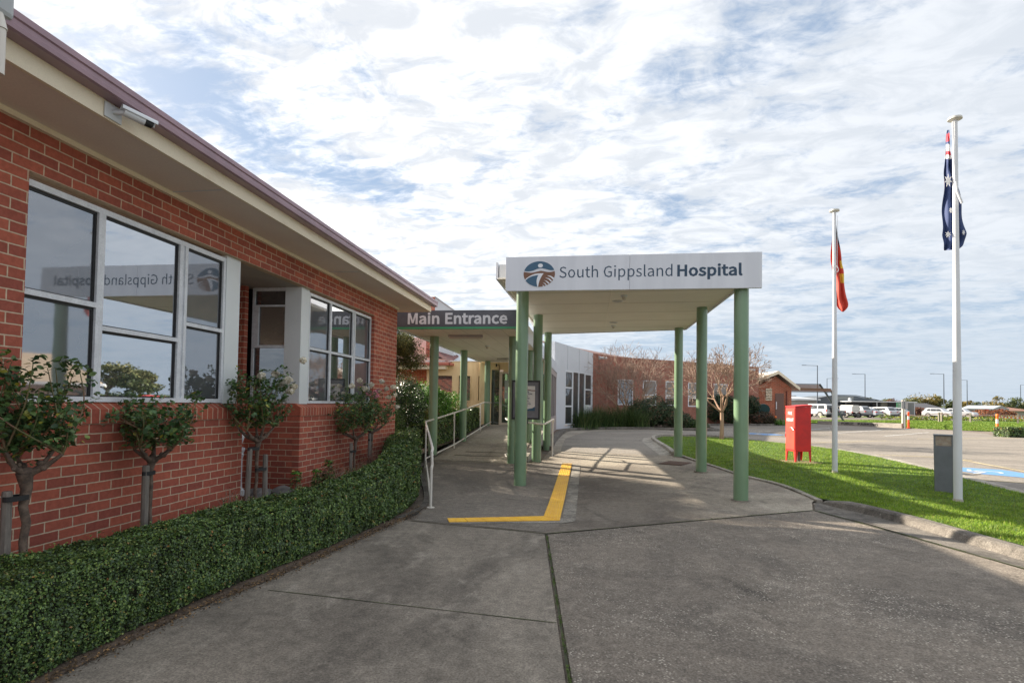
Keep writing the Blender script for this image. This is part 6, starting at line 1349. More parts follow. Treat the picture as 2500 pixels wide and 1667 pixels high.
mb = MB(); mb.box(19.6, 63.6, .3, 19.9, 66, 4.5); build(mb, 'post', slatm, e)

# ================================================================== GARDEN OF THE FAR WINGS
lomm = leafmat('strap_leaf', [(0, (.02, .05, .018)), (.6, (.06, .11, .03)), (.93, (.12, .17, .05)), (1, (.28, .25, .12))], .5, .4, .15)
for (x, y, s_, lab) in ((-.45, 33.9, 1.0, 'strappy dark green clump nearest the white wing windows'), (.55, 35.4, 1.2, 'strappy clump in front of the middle of the white wing'), (1.45, 36.2, 1.15, 'strappy clump at the joint of the white and brick wings'), (2.5, 37.0, 1.25, 'strappy clump just left of the big rounded dark bush'), (.2, 34.6, .9, 'low strappy clump at the kerb before the white wing'), (3.2, 36.6, 1.0, 'strappy clump at the kerb left of the rounded bush')):
    e = thing('mat_rush', (x, y, .22), lab, 'plant', 'strappy garden clumps by the white wing'); mb = MB(); blades(mb, (x, y, .22), 480, 1.75*s_, .03, .45, .95, int(x*10)+50, .32*s_); build(mb, 'foliage', lomm, e)
bush('shrub', [((4.3, 38.3, 1.15), (1.35, 1.1, 1.05)), ((5.5, 38.6, 1.1), (1.1, 1.1, .95)), ((3.4, 38.0, 1.3), (.8, .8, .7)), ((6.3, 37.8, .75), (.7, .7, .6))], 16000, .10, leafmat('grevillea', [(0, (.015, .035, .018)), (.6, (.045, .075, .035)), (1, (.12, .15, .07))], .5, .3, .1), 'big rounded dark bush in front of the long brick wing')
bush('shrub', [((7.0, 37.9, .55), (.6, .5, .35)), ((7.5, 38.4, .5), (.5, .5, .3))], 3000, .08, md, 'low green shrub at the right foot of the big rounded bush')
bush('shrub', [((10.4, 47.2, 1.6), (.95, .8, 1.1)), ((11.6, 47.6, 1.5), (.9, .8, 1.05)), ((11.0, 47.6, 2.1), (.7, .7, .75))], 9000, .12, dk, 'dark green shrub behind the crape myrtle trunk on the island')
bush('shrub', [((13.2, 49.1, 1.5), (.95, .8, 1.3)), ((12.6, 48.9, 1.2), (.7, .7, .9)), ((14.0, 49.3, 1.9), (.6, .7, .8))], 8000, .12, dk, 'tall dark shrub behind the right front canopy column')
bush('shrub', [((14.5, 48.7, .75), (1.0, .6, .7)), ((15.2, 48.9, .6), (.5, .5, .5))], 5000, .10, leafmat('purple_shrub', [(0, (.02, .018, .015)), (.7, (.06, .045, .03)), (1, (.12, .10, .05))], .5, .3, .1), 'low purplish dark shrub left of the orange flowered clump')
e = thing('clivia', (15.9, 48.9, .3), 'bright strappy plant with an orange flower in front of the brown door', 'plant'); mb = MB(); blades(mb, (15.9, 48.9, .28), 150, .95, .06, .6, .5, 4, .3); build(mb, 'foliage', bt_, e)
mb = MB(); mb.ball((15.55, 48.5, .95), .10, 8, 6); build(mb, 'flower', M('orange_flower', (.75, .17, .03), .6), e)
e = thing('hose_reel', (14.85, 50.6, 1.6), 'round dark green hose reel on the end of the long brick wing', 'hose reel')
mb = MB(); mb.tube([(15.2, 50.35, 1.55), (15.2, 50.75, 1.6)], .48, 20, smooth=True); build(mb, 'drum', M('reel_green', (.01, .05, .05), .4), e)
mb = MB(); mb.box(14.95, 50.72, .9, 15.4, 50.85, 1.5); build(mb, 'bracket', rubber, e)

# ================================================================== PARKING SIGN WALL, POSTS, BOLLARDS, TAPE
P0, P1 = (21.2, 54.6), (25.0, 48.1)
e = thing('parking_sign_wall', (23, 51.3, gz(51)), 'long low grey sleeper wall reading PUBLIC PARKING at the edge of the grass', 'sign')
mb = MB(); wallq(mb, P0, P1, .2, .58, .2, 0, .62); w_ = build(mb, 'sleeper', M('sleeper_grey', (.34, .31, .27), .9, c2=(.24, .215, .19), scale=2.5, stretch=(1, 1, 4), fine=.12), e)
dv = Vector((P1[0]-P0[0], P1[1]-P0[1], 0)).normalized(); nv_ = Vector((dv.y, -dv.x, 0))
def pw_(t, z): p = along(P0, P1, t); return (p[0]+nv_.x*.012, p[1]+nv_.y*.012, z)
text('letters', 'PUBLIC', pw_(.315, .34), tuple(dv), (0, 0, 1), 1.16, .20, black, w_, bold=.03, ext=0); text('letters', 'PARKING', pw_(.515, .34), tuple(dv), (0, 0, 1), 1.75, .20, black, w_, bold=.03, ext=0)
e = thing('parking_sign', (26.6, 51.1, .3), 'small green parking sign on a thick timber post beside the sleeper wall', 'sign')
mb = MB(); mb.obox((26.72, 51.2, 1.4), (.16, .16, 2.3), .3); build(mb, 'post', M('post_pale', (.42, .39, .35), .8), e)
mb = MB(); mb.obox((26.42, 51.05, 2.12), (.62, .03, .40), .25); pn = build(mb, 'sign_panel', M('sign_green', (.012, .20, .09), .5), e)
nn = Matrix.Rotation(.25, 3, 'Z'); 
def sp(u, z): q = nn @ Vector((u, -.018, 0)); return (26.42+q.x, 51.05+q.y, z)
text('letters', 'PUBLIC', sp(-.24, 2.19), nn @ Vector((1, 0, 0)), (0, 0, 1), .40, .075, lwhite, pn, bold=.02, ext=0); text('letters', 'PARKING', sp(-.24, 2.03), nn @ Vector((1, 0, 0)), (0, 0, 1), .46, .075, lwhite, pn, bold=.02, ext=0)
e = thing('street_sign', (26.8, 50.9, .3), 'thin grey steel post with the grey back of a square sign', 'sign')
mb = MB(); mb.tube([(25.05, 47.7, .15), (25.05, 47.7, 2.55)], .035, 8); build(mb, 'post', M('galv', (.30, .32, .33), .5, metal=.3), e)
mb = MB(); mb.obox((25.05, 47.75, 2.1), (.62, .02, .62), .35); build(mb, 'sign_panel', M('sign_back', (.36, .37, .38), .5), e)
orange = M('bollard_orange', (.86, .10, .02), .45); orange2 = M('bollard_orange_light', (.88, .20, .03), .45)
def obollard(x, y, m_, lab):
    z0 = gz(y); e = thing('bollard', (x, y, z0), lab, 'bollard', 'orange site bollards')
    pf = [(0, .14), (.05, .14), (.07, .085), (.35, .075), (.45, .09), (.52, .075), (1.15, .07), (1.2, .085), (1.28, .085), (1.32, .05)]
    mb = MB(); mb.tube([(x, y, z0+h) for h, r__ in pf], [r__ for h, r__ in pf], 16); build(mb, 'body', m_, e)
    mb = MB(); mb.tube([(x, y, z0+.70), (x, y, z0+.98)], .078, 16); build(mb, 'reflective_band', M('band_white', (.70, .70, .68), .4), e)
    mb = MB(); mb.tube([(x, y, z0-.01), (x, y, z0+.04)], .2, 14); build(mb, 'rubber_base', rubber, e)
obollard(25.35, 47.8, orange, 'red-orange site bollard with white band beside the grey street sign post'); obollard(26.35, 39.7, orange2, 'orange site bollard with white band standing alone near the right edge')
tapew = M('tape_white', (.72, .68, .66), .5); tapr = M('tape_red', (.6, .06, .05), .5)
e = thing('barrier_tape', (40, 62, 1.2), 'red and white barrier tape strung across the far grass between the bollards', 'barrier tape')
PT = [(39.8, 69.0), (41.0, 70.6), (43.8, 70.2), (47.6, 68.6), (49.6, 68.0), (56.0, 65.5), (60.0, 64.5), (63.5, 63.5), (66.5, 62.8)]
pts = sm_path([(25.35, 47.8, 1.30), (32, 58, 1.12), (39.8, 69.0, 1.3), (43.8, 70.2, 1.2), (47.6, 68.6, 1.22), (56, 65.5, 1.12), (66.5, 62.8, 1.2)], 14)
pts2 = sm_path([(66.5, 62.8, 1.2), (50, 53, 1.05), (38, 46.5, 1.1), (26.35, 39.7, 1.3)], 12)
for nm, m_, off_ in (('white_stripe', tapew, 0), ('red_stripe', tapr, 1)):
    mb = MB()
    for pl in (pts, pts2):
        for i in range(len(pl)-1):
            for h in range(4):
                if h % 2 != off_: continue
                a = pl[i].lerp(pl[i+1], h/4); b = pl[i].lerp(pl[i+1], (h+1)/4); mb.add([tuple(a), tuple(b), (b.x, b.y, b.z+.075), (a.x, a.y, a.z+.075)], [(0, 1, 2, 3)])
    build(mb, nm, m_, e)
fpost = M('post_timber', (.24, .21, .17), .85)
for i, (x, y) in enumerate(PT):
    e = thing('fence_post', (x, y, gz(y)), ('%s timber post from the left in the row carrying barrier tape over grass' % ('first', 'second', 'third', 'fourth', 'fifth', 'sixth', 'seventh', 'eighth', 'ninth')[i]), 'post', 'short timber posts in the far grass')
    mb = MB(); mb.obox((x, y, gz(y)+.5), (.15, .15, 1.1), .3*i); build(mb, 'shaft', fpost, e)
    mb = MB(); mb.obox((x, y, gz(y)+1.06), (.17, .17, .03), .3*i); build(mb, 'cap', fpost, e)
# low planting in the far grass, small trimmed hedge at the right edge
P = []; N_ = []
for k in range(60):
    t = k/60; x = 39+t*34; y = 78-t*3+random.uniform(-1, 1); a, b_ = clump((x, y, gz(y)+.22), (.8, .6, .28*random.uniform(.6, 1.5)), 130, k, .6, .2); P.append(a); N_.append(b_)
props(leaf_obj('flower_bed', np.concatenate(P), np.concatenate(N_), .18, [leafmat('bed_leaf', [(0, (.05, .11, .02)), (.55, (.12, .20, .03)), (.8, (.42, .36, .03)), (1, (.16, .25, .06))], .5, .3, .2)]), 'green and yellow ground cover planting along the taped posts in the far grass', 'ground cover', kind='stuff')
P = []; N_ = []
for k in range(40):
    t = k/40; x = 50+t*26; y = 68-t*4+random.uniform(-.6, .6); a, b_ = clump((x, y, gz(y)+.12), (.7, .5, .22*random.uniform(.6, 1.5)), 110, k, .6, .2); P.append(a); N_.append(b_)
props(leaf_obj('ground_cover', np.concatenate(P), np.concatenate(N_), .20, [leafmat('agap_leaf', [(0, (.03, .09, .02)), (1, (.11, .24, .05))], .5, .3, .2)]), 'dark green leafy ground cover in front of the grey steel shed', 'ground cover', kind='stuff')
hedge('hedge', [(24.3, 36.3, .2, .75), (27.5, 36.6, .2, .78), (33, 37.2, .2, .78)], 1.1, 9000, .035, 'small trimmed hedge cut off by the right edge of the picture', 5)
grass('grass', [(19.5, 58.5), (21.7, 56.2), (26.2, 49.4), (29, 45.5), (37, 41.5), (52, 37), (56, 70), (40, 75.5), (22, 66)], 120000, .045, .05, lambda x, y: gz(y)-.01, leafmat('far_blade', [(0, (.08, .15, .02)), (.6, (.15, .25, .03)), (1, (.26, .30, .07))], .6, .3, .3), 'bright green grass field behind the PUBLIC PARKING wall')

# ================================================================== PARKED CARS
def paint(name, c): return M(name, c, .28, metal=.15, coat=.6, spec=.6)
pw_hite = paint('paint_white', (.52, .53, .55)); psilver = paint('paint_silver', (.27, .285, .31)); pgrey = paint('paint_bluegrey', (.10, .12, .15)); plight = paint('paint_light_silver', (.36, .39, .45))
cargl = M('car_glass', (.03, .035, .04), .08, spec=.8); lamp_r = M('tail_lamp', (.45, .02, .02), .3); plastic = M('bumper_dark', (.05, .05, .055), .6); rimm = M('rim', (.40, .38, .35), .35, metal=.3); platem = M('plate', (.6, .6, .55), .5)
def make_car(loc, rz, label, body, prof, W, glass_side, glass_rear, wheels, wr, lamp_z, kind='car', lamp=(.16, .22), extra=None, lower=.42):
    """local space: y forward from the rear bumper, z up. prof: (y, z, half width)"""
    e = thing('parked_'+kind.replace(' ', '_'), loc, label, kind, 'cars parked beyond the grass', rz)
    n = len(prof); mb = MB(); L_ = [(-h, y, z) for y, z, h in prof]; R_ = [(h, y, z) for y, z, h in prof]
    mb.add(L_+R_, [tuple(range(n)), tuple(range(2*n-1, n-1, -1))]+[(i, n+i, n+(i+1) % n, (i+1) % n) for i in range(n)])
    build(mb, 'body', body, e, local=True, bevel=.05)
    def hw(y, z):
        return np.interp(z, [.4, .95, 1.6, 2.0], [W/2, W/2, W/2-.13, W/2-.18])
    for poly in glass_side:
        for s_ in (-1, 1):
            mb = MB(); P = [(s_*(hw(y, z)+.012), y, z) for y, z in poly]; mb.add(P, [tuple(range(len(P))) if s_ > 0 else tuple(range(len(P)-1, -1, -1))]); build(mb, 'side_window', cargl, e, local=True)
    (y0, z0, h0), (y1, z1, h1) = glass_rear; mb = MB(); mb.add([(-h0, y0-.02, z0), (h0, y0-.02, z0), (h1, y1-.02, z1), (-h1, y1-.02, z1)], [(0, 1, 2, 3)]); build(mb, 'rear_window', cargl, e, local=True)
    for y in wheels:
        for s_ in (-1, 1):
            mb = MB(); x_ = s_*(W/2-.10); mb.tube([(x_-.11, y, wr), (x_+.11, y, wr)], wr, 20); wh = build(mb, 'wheel', rubber, e, local=True)
            mb = MB(); mb.tube([(x_+s_*.111, y, wr), (x_+s_*.122, y, wr)], wr*.68, 16); build(mb, 'rim', rimm, wh, local=True)
            mb = MB(); mb.tube([(x_-.02*s_, y, wr), (x_+s_*.105, y, wr)], wr*1.14, 20); build(mb, 'wheel_arch', plastic, e, local=True)
    for s_ in (-1, 1):
        mb = MB(); mb.box(s_*(W/2-.02)-lamp[0]*(s_ > 0)*1.0, -.02, lamp_z, s_*(W/2-.02)+lamp[0]*(s_ < 0)*1.0, .12, lamp_z+lamp[1]); build(mb, 'tail_light', lamp_r, e, local=True)
    mb = MB(); mb.box(-W/2+.04, -.06, lower-.12, W/2-.04, .10, lower+.10); build(mb, 'rear_bumper', plastic, e, local=True, bevel=.03)
    mb = MB(); mb.box(-.18, -.035, lamp_z-.12, .18, -.015, lamp_z-.01); build(mb, 'number_plate', platem, e, local=True)
    if extra: extra(e)
    return e
CRZ = .56; rd_ = Vector((math.cos(CRZ), math.sin(CRZ))); B0 = Vector((33.8, 83.4))
def cpos(k, back=0.0):
    p = B0+rd_*(2.95*k)+Vector((-math.sin(CRZ), math.cos(CRZ)))*back; return (p.x, p.y, .5)
def x4(e):
    mb = MB(); mb.tube([(.2, -.26, 1.02), (.2, -.04, 1.02)], .38, 20); sw_ = build(mb, 'spare_wheel', rubber, e, local=True)
    mb = MB(); mb.tube([(.2, -.275, 1.02), (.2, -.262, 1.02)], .22, 16); build(mb, 'rim', rimm, sw_, local=True)
wagon = [(0, .45, .92), (0, 1.12, .92), (.10, 1.80, .80), (.35, 1.88, .76), (3.0, 1.88, .76), (3.45, 1.20, .90), (4.7, 1.12, .88), (4.85, .9, .86), (4.85, .45, .86)]
make_car(cpos(0, -.4), CRZ, 'white four wheel drive wagon with spare wheel on its back door', pw_hite, wagon, 1.88, [[(.35, 1.22), (1.35, 1.22), (1.35, 1.68), (.45, 1.68)], [(1.5, 1.22), (2.45, 1.22), (2.45, 1.68), (1.5, 1.68)], [(2.55, 1.22), (3.3, 1.22), (3.0, 1.68), (2.55, 1.68)]], ((.02, 1.16, .78), (.10, 1.68, .70)), (1.0, 3.9), .40, .86, 'four wheel drive', extra=x4, lamp=(.14, .22))
sedan = [(0, .35, .88), (0, .98, .88), (.75, 1.06, .86), (1.45, 1.42, .70), (2.6, 1.44, .70), (3.4, 1.02, .86), (4.5, .88, .84), (4.65, .6, .84), (4.65, .35, .84)]
sglass = [[(1.05, 1.05), (2.0, 1.05), (2.0, 1.36), (1.5, 1.36)], [(2.08, 1.05), (3.05, 1.05), (2.6, 1.36), (2.08, 1.36)]]
make_car(cpos(1), CRZ, 'dark blue-grey sedan right of the white four wheel drive, partly behind the flagpole', pgrey, sedan, 1.80, sglass, ((.78, 1.08, .70), (1.42, 1.38, .58)), (.95, 3.7), .33, .76, 'sedan', lamp=(.34, .14), lower=.36)
def utex(e):
    mb = MB(); mb.box(-.92, -.02, .86, .92, 2.3, .95); build(mb, 'tray', M('tray_grey', (.45, .44, .42), .5, metal=.3), e, local=True)
    mb = MB(); mb.prism([(-.88, .02, .95), (.88, .02, .95), (.88, .02, 1.55), (.6, .02, 1.80), (-.6, .02, 1.80), (-.88, .02, 1.55)], (0, 1.9, 0)); build(mb, 'canopy', M('ute_canopy', (.62, .60, .56), .5), e, local=True, bevel=.03)
    mb = MB(); mb.box(-.75, 2.3, 1.80, .75, 4.2, 1.86); build(mb, 'roof_rack', plastic, e, local=True)
ute = [(2.35, .5, .86), (2.35, 1.15, .86), (2.45, 1.70, .72), (3.4, 1.70, .72), (3.85, 1.15, .86), (5.0, 1.02, .86), (5.1, .5, .86)]
make_car(cpos(2, -.1), CRZ, 'work ute with a boxy cream canopy on its tray, middle of the parked row', pw_hite, ute, 1.80, [[(2.5, 1.16), (3.6, 1.16), (3.35, 1.6), (2.55, 1.6)]], ((2.35, 1.2, .6), (2.42, 1.6, .55)), (.9, 4.1), .36, .72, 'ute', extra=utex, lamp=(.2, .1))
suv = [(0, .38, .92), (0, 1.02, .92), (.25, 1.15, .90), (.55, 1.62, .74), (.8, 1.70, .72), (2.9, 1.66, .72), (3.6, 1.12, .88), (4.55, .98, .86), (4.7, .6, .86), (4.7, .38, .86)]
suvg = [[(.75, 1.18), (1.35, 1.18), (1.35, 1.54), (.95, 1.52)], [(1.45, 1.16), (2.25, 1.16), (2.25, 1.54), (1.45, 1.54)], [(2.33, 1.16), (3.2, 1.16), (2.8, 1.54), (2.33, 1.54)]]
make_car(cpos(3, -.1), CRZ, 'silver sport utility car with dark rear window, right of the work ute', psilver, suv, 1.90, suvg, ((.26, 1.17, .74), (.52, 1.56, .64)), (1.0, 3.8), .37, .84, 'sport utility car', lamp=(.28, .15))
make_car(cpos(4, .2), CRZ, 'pale silver sedan between the silver and the white sport utility cars', plight, sedan, 1.80, sglass, ((.78, 1.08, .70), (1.42, 1.38, .58)), (.95, 3.7), .33, .78, 'sedan', lamp=(.34, .13), lower=.36)
wsuv = make_car(cpos(5, -.1), CRZ, 'white sport utility car at the right end of the parked row', pw_hite, [(y*.93, z*.96, h) for y, z, h in suv], 1.84, [[(y*.93, z*.96) for y, z in p] for p in suvg], ((.24, 1.12, .72), (.48, 1.50, .62)), (.95, 3.5), .37, .80, 'sport utility car', lamp=(.26, .14))
for i, (x, y, rz, lab) in enumerate(((51.6, 100.5, .8, 'white car seen over the grass just right of the green parking sign post'), (54.2, 102, .95, 'white car behind the left orange bollard, second beyond the green sign'), (57.4, 103.5, -2.5, 'white van-like car left of the tall lamp post near the nearest flagpole'), (61.6, 105, -2.45, 'white car right of the tall lamp post, just left of the nearest flagpole'), (48.6, 101, .8, 'white car glimpsed between the parked row and the green parking sign'))):
    c = dup(wsuv, (x, y, .5), rz, lab)
# wheel stops
for k in range(7):
    p = B0+rd_*(2.95*k-1.45)+Vector((math.sin(CRZ), -math.cos(CRZ)))*.3
    e = thing('wheel_stop', (p.x, p.y, .5), ('%s pale green wheel stop from the left along the parked row' % ('first', 'second', 'third', 'fourth', 'fifth', 'sixth', 'last')[k]), 'wheel stop', 'wheel stops along the parked row')
    mb = MB(); mb.ball((p.x, p.y, .5), .48, 12, 6, sq=(1, .4, .42)); build(mb, 'block', M('stop_green', (.50, .55, .22), .8), e)

# ================================================================== FAR BUILDINGS, LAMPS, TREES
e = thing('block_building', (42, 118, .5), 'pale grey block building with a white roof edge behind the white four wheel drive', 'building')
mb = MB(); wallq(mb, (39.6, 116.2), (45.4, 117.3), .5, 3.3, 8); build(mb, 'wall', M('block_grey', (.32, .31, .29), .8, c2=(.28, .27, .25), scale=3), e)
mb = MB(); mb.prism([(38.6, 115.6, 3.35), (46, 117, 3.35), (46, 117, 3.62), (38.6, 115.6, 3.75)], (-2, 9, .6)); build(mb, 'roof', white, e)
mb = MB(); wallq(mb, (41.5, 116.5), (42.9, 116.8), 1.7, 2.3, -.05); build(mb, 'window', darkglass, e)
mb = MB(); mb.prism([(30, 122, 3.6), (40, 126, 4.2), (46, 130, 4.3), (30, 130, 4.3)], (0, 0, .25)); build(mb, 'back_roof', white, e)
e = thing('steel_building', (52, 119, .5), 'long dark grey steel clad building with a low skillion roof behind the parked cars', 'building')
steelc = M('steel_clad', (.085, .10, .115), .6, c2=(.10, .115, .13), scale=1); steell = M('steel_light', (.22, .23, .22), .6)
mb = MB(); mb.prism([(45.5, 117.3, .5), (57.8, 119, .5), (57.8, 119, 3.45), (53.2, 118.4, 4.35), (49.0, 117.8, 4.4), (45.5, 117.3, 3.75)], (-1.5, 9, 0)); build(mb, 'wall', steelc, e)
mb = MB(); wallq(mb, (49.4, 117.75), (52.6, 118.2), 3.45, 4.25, -.05); build(mb, 'pale_panel', steell, e)
mb = MB(); mb.tube([(45.4, 117.1, 3.78), (49.2, 117.6, 4.5), (53.2, 118.2, 4.46), (58.3, 118.9, 3.42)], .07, 5, smooth=False); build(mb, 'roof_edge', plastic, e)
mb = MB(); wallq(mb, (50.0, 113.2), (62.5, 114.8), 3.15, 3.32, 4.5); build(mb, 'awning', white, e)
for a, b in ((50.1, 54.6), (55.2, 56.8), (58.2, 61.2)):
    mb = MB(); wallq(mb, (a, 115.6+(a-50)*.13), (b, 115.6+(b-50)*.13), .5, 3.14, .1); build(mb, 'cladding', M('clad_dark', (.05, .055, .065), .6), e)
mb = MB(); wallq(mb, (56.8, 116.6), (58.2, 116.8), .5, 3.14, .1); build(mb, 'cladding', M('clad_pale', (.33, .33, .29), .6), e)
mb = MB(); wallq(mb, (61.2, 117.2), (63.5, 117.5), .5, 3.14, .1); build(mb, 'cladding', steell, e)
for x in (54.9, 62.0):
    mb = MB(); mb.tube([(x, 113.3+(x-50)*.13, .5), (x, 113.3+(x-50)*.13, 3.15)], .06, 6); build(mb, 'awning_post', white, e)
mb = MB(); mb.ball((50.3, 114.5, 3.6), .30, 10, 6); build(mb, 'roof_dome', white, e)
e = thing('steel_shed', (80, 122, .3), 'small pale steel shed with gable roof and dark roller door, far right', 'building')
lsh = M('shed_wall', (.36, .39, .37), .6, c2=(.32, .35, .33), scale=1, stretch=(8, 8, .2))
mb = MB(); mb.prism([(80.4, 122.2, .3), (83.45, 122.6, .3), (83.45, 122.6, 2.2), (81.9, 122.4, 2.78), (80.4, 122.2, 2.2)], (-4.4, 2.2, 0)); build(mb, 'wall', lsh, e)
mb = MB()
for a, b in (((80.25, 122.0, 2.16), (81.92, 122.25, 2.84)), ((83.6, 122.5, 2.16), (81.92, 122.25, 2.84))):
    mb.add([a, b, (b[0]-4.6, b[1]+2.3, b[2]), (a[0]-4.6, a[1]+2.3, a[2]), (a[0], a[1], a[2]+.05), (b[0], b[1], b[2]+.05), (b[0]-4.6, b[1]+2.3, b[2]+.05), (a[0]-4.6, a[1]+2.3, a[2]+.05)], [(0, 1, 2, 3), (7, 6, 5, 4), (0, 4, 5, 1), (1, 5, 6, 2), (2, 6, 7, 3), (3, 7, 4, 0)])
build(mb, 'roof', M('zinc', (.42, .46, .48), .5), e)
mb = MB(); wallq(mb, (81.2, 122.25), (82.8, 122.47), .3, 1.75, -.06); build(mb, 'roller_door', M('roller', (.14, .17, .19), .6), e)
mb = MB(); wallq(mb, (81.5, 122.27), (82.3, 122.37), 1.98, 2.22, -.06); wallq(mb, (79.2, 122.75), (79.8, 122.45), 1.9, 2.1, -.06); build(mb, 'sign', tapr, e)
for i, (x, y, w_, h_, lab, cm) in enumerate(((66, 152, 13, 3.3, 'grey roofed house low behind the trees right of the parking sign', (.22, .22, .24)), (86, 156, 12, 3.2, 'dark roofed house behind the grey steel shed', (.09, .09, .10)), (102, 150, 11, 2.4, 'low house at the far right edge beyond the shed', (.25, .13, .09)))):
    e = thing('house', (x, y, .5), lab, 'house', 'distant houses'); mb = MB(); mb.box(x-w_/2, y, .5, x+w_/2, y+8, 1.9); build(mb, 'wall', M('house_wall', (.35, .31, .27), .8), e)
    mb = MB(); mb.add([(x-w_/2-.5, y-.5, 1.9), (x+w_/2+.5, y-.5, 1.9), (x+w_/2+.5, y+8.5, 1.9), (x-w_/2-.5, y+8.5, 1.9), (x-w_/4, y+4, h_+.4), (x+w_/4, y+4, h_+.4)], [(0, 1, 5, 4), (1, 2, 5), (2, 3, 4, 5), (3, 0, 4)]); build(mb, 'roof', M('house_roof', cm, .7), e)
e = thing('fence', (70, 112, .5), 'long dark grey timber fence behind the far grass and posts', 'fence')
mb = MB(); wallq(mb, (61.5, 122), (76, 121), .5, 2.2, .1, 0, 1.9); build(mb, 'palings', M('fence_grey', (.14, .125, .115), .9, c2=(.2, .17, .15), scale=2), e)
e = thing('brush_pile', (72, 112, .5), 'reddish brown mound of bark beside the grey steel shed', 'mound')
a, b_ = clump((72.0, 110, .8), (3.6, 1.5, 1.3), 3500, 4, .8, .15); leaf_obj('twigs', a, b_, .30, [leafmat('mound_red', [(0, (.18, .07, .04)), (1, (.30, .13, .07))], .9, .2, 0)], e)
e = thing('cream_sign_board', (67.5, 112, .9), 'blank cream board standing in the far grass right of the nearest flagpole', 'board')
mb = MB(); wallq(mb, (64.0, 104.4), (66.2, 104.4), .75, 1.55, .08); build(mb, 'panel', cream, e); mb = MB(); mb.box(64.1, 104.4, .4, 64.2, 104.5, .8); mb.box(66.0, 104.4, .4, 66.1, 104.5, .8); build(mb, 'legs', fpost, e)

lampm = M('lamp_post_dark', (.035, .05, .075), .5)
def street_lamp(x, y, h, dirx, lab, r=.11):
    e = thing('street_lamp', (x, y, .5), lab, 'street lamp', 'tall dark car park lamps')
    mb = MB(); mb.tube([(x, y, .4), (x, y, h)], [r, r*.65], 8); build(mb, 'pole', lampm, e)
    mb = MB(); mb.tube([(x, y, h-.05), (x+dirx*2.2, y-.1, h)], .04, 6); build(mb, 'arm', lampm, e)
    mb = MB(); mb.obox((x+dirx*2.35, y-.1, h+.01), (.75, .26, .09), 0); build(mb, 'lamp_head', lampm, e, bevel=.02)
L_ = lambda x, y, z, Z0, Z1: (x*Z1/Z0, y*Z1/Z0)
for (x, y), h, dx, lab in ((L_(45.43, 117.1, 0, 110, 100.5), 9.6, -1, 'tall dark street lamp nearest the brown entrance beam, arm to the left'), (L_(54.88, 118.45, 0, 110, 122.9), 9.6, -1, 'dark street lamp right behind the farther flagpole group, above the steel building'), (L_(47.37, 117.44, 0, 110, 142.7), 9.6, 1, 'thin distant street lamp directly left of the farther flagpole'),
                           (L_(83.3, 142.52, 0, 130, 118.3), 9.6, -1, 'dark street lamp left of the nearest flagpole, arm to the left'), (L_(88.77, 143.32, 0, 130, 140.6), 9.6, -1, 'dark street lamp just right of the nearest flagpole'), (L_(101.3, 145.07, 0, 130, 160.9), 9.6, 1, 'dark street lamp at the far right edge')):
    street_lamp(x, y, h, dx, lab)

def far_tree(x, y, h, w_, m_, lab, seed, flat=1.0, leaf=.42, n=1500, trunk=.22, name='tree', zb0=.5, low=.25):
    rd = random.Random(seed); e = thing(name, (x, y, zb0), lab, 'tree', None); mb = MB(); mb.tube([(x, y, zb0-.1), (x+.1, y, zb0+h*.4), (x, y, zb0+h*.65)], [trunk, trunk*.7, trunk*.4], 7)
    P = []; N_ = []
    k = max(5, int(6*w_/h)+4)
    for i in range(k):
        a = rd.random()*6.28; rr = rd.random()**.6*w_*.36; cz = zb0+h*(low+rd.random()*(.80-low)); cx = x+math.cos(a)*rr*(1.1-(cz-zb0)/h*.4); cy = y+math.sin(a)*rr; r0 = w_*rd.uniform(.15, .27)
        mb.tube([(x, y, zb0+h*.3), ((x+cx)/2, (y+cy)/2, (zb0+h*.35+cz)/2), (cx, cy, cz)], [trunk*.4, trunk*.25, .03], 5, cap=False)
        p, q = clump((cx, cy, cz), (r0, r0, r0*.62*flat), n//k, seed*13+i, .35, .28, 1.2); P.append(p); N_.append(q)
    build(mb, 'trunk', bark, e); P = np.concatenate(P); P[:, 2] = np.minimum(P[:, 2], zb0+h); leaf_obj('crown', P, np.concatenate(N_), leaf, [m_], e, .6, .9)
gumm = leafmat('gum_leaf', [(0, (.05, .07, .025)), (.5, (.12, .13, .05)), (1, (.24, .22, .09))], .6, .3, .15)
autm = leafmat('autumn_leaf', [(0, (.08, .08, .02)), (.5, (.19, .15, .045)), (1, (.34, .25, .08))], .6, .3, .2)
redm = leafmat('russet_leaf', [(0, (.10, .035, .03)), (.6, (.20, .08, .06)), (1, (.22, .17, .10))], .6, .3, .2)
dgm = leafmat('far_green', [(0, (.035, .055, .025)), (.6, (.08, .105, .04)), (1, (.15, .16, .06))], .6, .3, .1)
for t in ((87.0, 163, 5.0, 6.5, gumm, 'spreading olive tree right of the parking sign, left of the tallest crown', 1), (91.2, 164, 6.6, 7.0, autm, 'tallest olive gold tree between the parking sign and the nearest flagpole', 2), (94.8, 164.4, 5.9, 5.0, gumm, 'grey green tree left of the lamp beside the nearest flagpole', 3), (98.2, 165, 4.6, 4.5, dgm, 'dark green tree just left of the nearest flagpole', 4), (84.0, 168, 3.8, 5, dgm, 'low dark tree at the left end of the olive tree group', 5),
          (101.6, 165.3, 4.7, 4.6, autm, 'gold tree just right of the nearest flagpole', 6), (105.0, 166, 4.3, 4.6, dgm, 'small dark tree left of the dark roofed house', 7), (110.2, 166.5, 6.1, 6.4, autm, 'round olive gold tree behind the grey steel shed', 8), (114.6, 167, 6.0, 6.6, dgm, 'round green tree right of the olive gold one behind the shed', 9), (118.6, 168, 4.6, 5, gumm, 'pale tree at the far right edge', 10)):
    far_tree(*t)
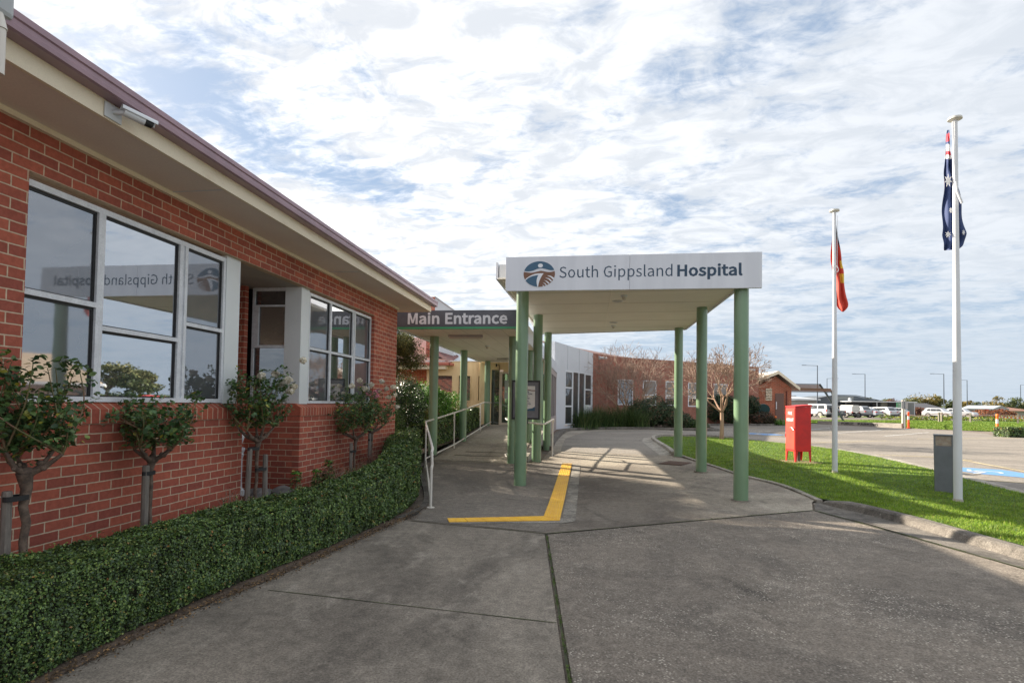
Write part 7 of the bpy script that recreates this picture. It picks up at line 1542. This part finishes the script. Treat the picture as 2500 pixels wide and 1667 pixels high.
far_tree(62.9, 124, 3.6, 4.0, redm, 'russet leaved tree at the right end of the steel building', 21, leaf=.35, trunk=.15)
far_tree(65.5, 121, 1.9, 3.4, redm, 'low russet shrub beside the green parking sign', 22, leaf=.3, trunk=.1, n=800)
for i, (x, y, h, w_) in enumerate(((90.0, 194, 5.9, 4.6), (93.4, 194.5, 5.3, 3.6), (96.4, 195, 5.6, 5.0))):
    far_tree(x, y, h, w_, gumm, ('flat topped gum tree above the roof of the steel building, the %s one' % ('left', 'middle', 'right')[i]), 30+i, .5, .4, 700, .2, 'gum_tree', low=.66)
far_tree(60, 190, 5.0, 5, dgm, 'lone distant tree top over the pale block building', 41, .6, .4, 500)
# seen only as reflections in the windows: a cream roofed house and gum trees off to the right
e = thing('tiled_house', (40, 44, .25), 'cream tiled hip roofed house reflected in the big left window', 'house')
HC = [(33.6, 43.1), (43.0, 34.4), (49.0, 40.6), (39.4, 49.2)]
mb = MB(); polyprism(mb, [(34.3, 43.3), (43.0, 35.2), (48.3, 40.6), (39.4, 48.5)], .2, 2.9); build(mb, 'wall', M('house_brick', (.55, .33, .22), .8), e)
mb = MB(); mb.add([(x, y, 2.9) for x, y in HC]+[(39.3, 44.0, 5.6), (43.4, 40.2, 5.6)], [(0, 1, 5, 4), (1, 2, 5), (2, 3, 4, 5), (3, 0, 4)]); build(mb, 'roof', M('cream_tile', (.62, .48, .33), .7, c2=(.52, .38, .26), scale=3, fine=.2, fscale=14), e)
mb = MB(); edge_wall(mb, HC[0], HC[1], 2.72, 2.93, .1); edge_wall(mb, HC[3], HC[0], 2.72, 2.93, .1); build(mb, 'fascia', lwhite, e)
far_tree(70, 81, 7.6, 8.5, gumm, 'wide gum tree reflected in the middle pane of the big window, left one', 51, .7, .5, 2600, .3, 'gum_tree', low=.45)
far_tree(65, 84, 7.0, 7, gumm, 'wide gum tree reflected in the middle pane of the big window, right one', 52, .7, .5, 2200, .3, 'gum_tree', low=.45)
far_tree(65, 82.0, 6.6, 7, dgm, 'rounded tree reflected in the right pane of the big window', 53, .8, .5, 1800, .3, 'gum_tree', low=.3)
# distant skyline
P = []; N_ = []
for k in range(240):
    x = -60+k*1.9+random.uniform(-1, 1); y = 260+random.uniform(-25, 60)+abs(x-80)*.2; a, b_ = clump((x, y, 2.2), (random.uniform(3, 6), 3, random.uniform(1.6, 3.2)), 55, k, .5, .25, .8); P.append(a); N_.append(b_)
P = np.concatenate(P); N_ = np.concatenate(N_)
props(leaf_obj('treeline', P, N_, 1.0, [dgm]), 'low far off belt of trees along the horizon', 'trees', kind='stuff')
sheet('hills', [(-3000, 900), (4000, 900), (4000, 5500), (-3000, 5500)], 0, M('hill_green', (.07, .11, .06), .9), zfun=lambda x, y: .6+max(0, (y-900)/1000)*12*(.6+.4*math.sin(x/700+1)), grid=([-2000, -1000, 0, 500, 1000, 1500, 2000, 3000], [1500, 2500, 4000]))
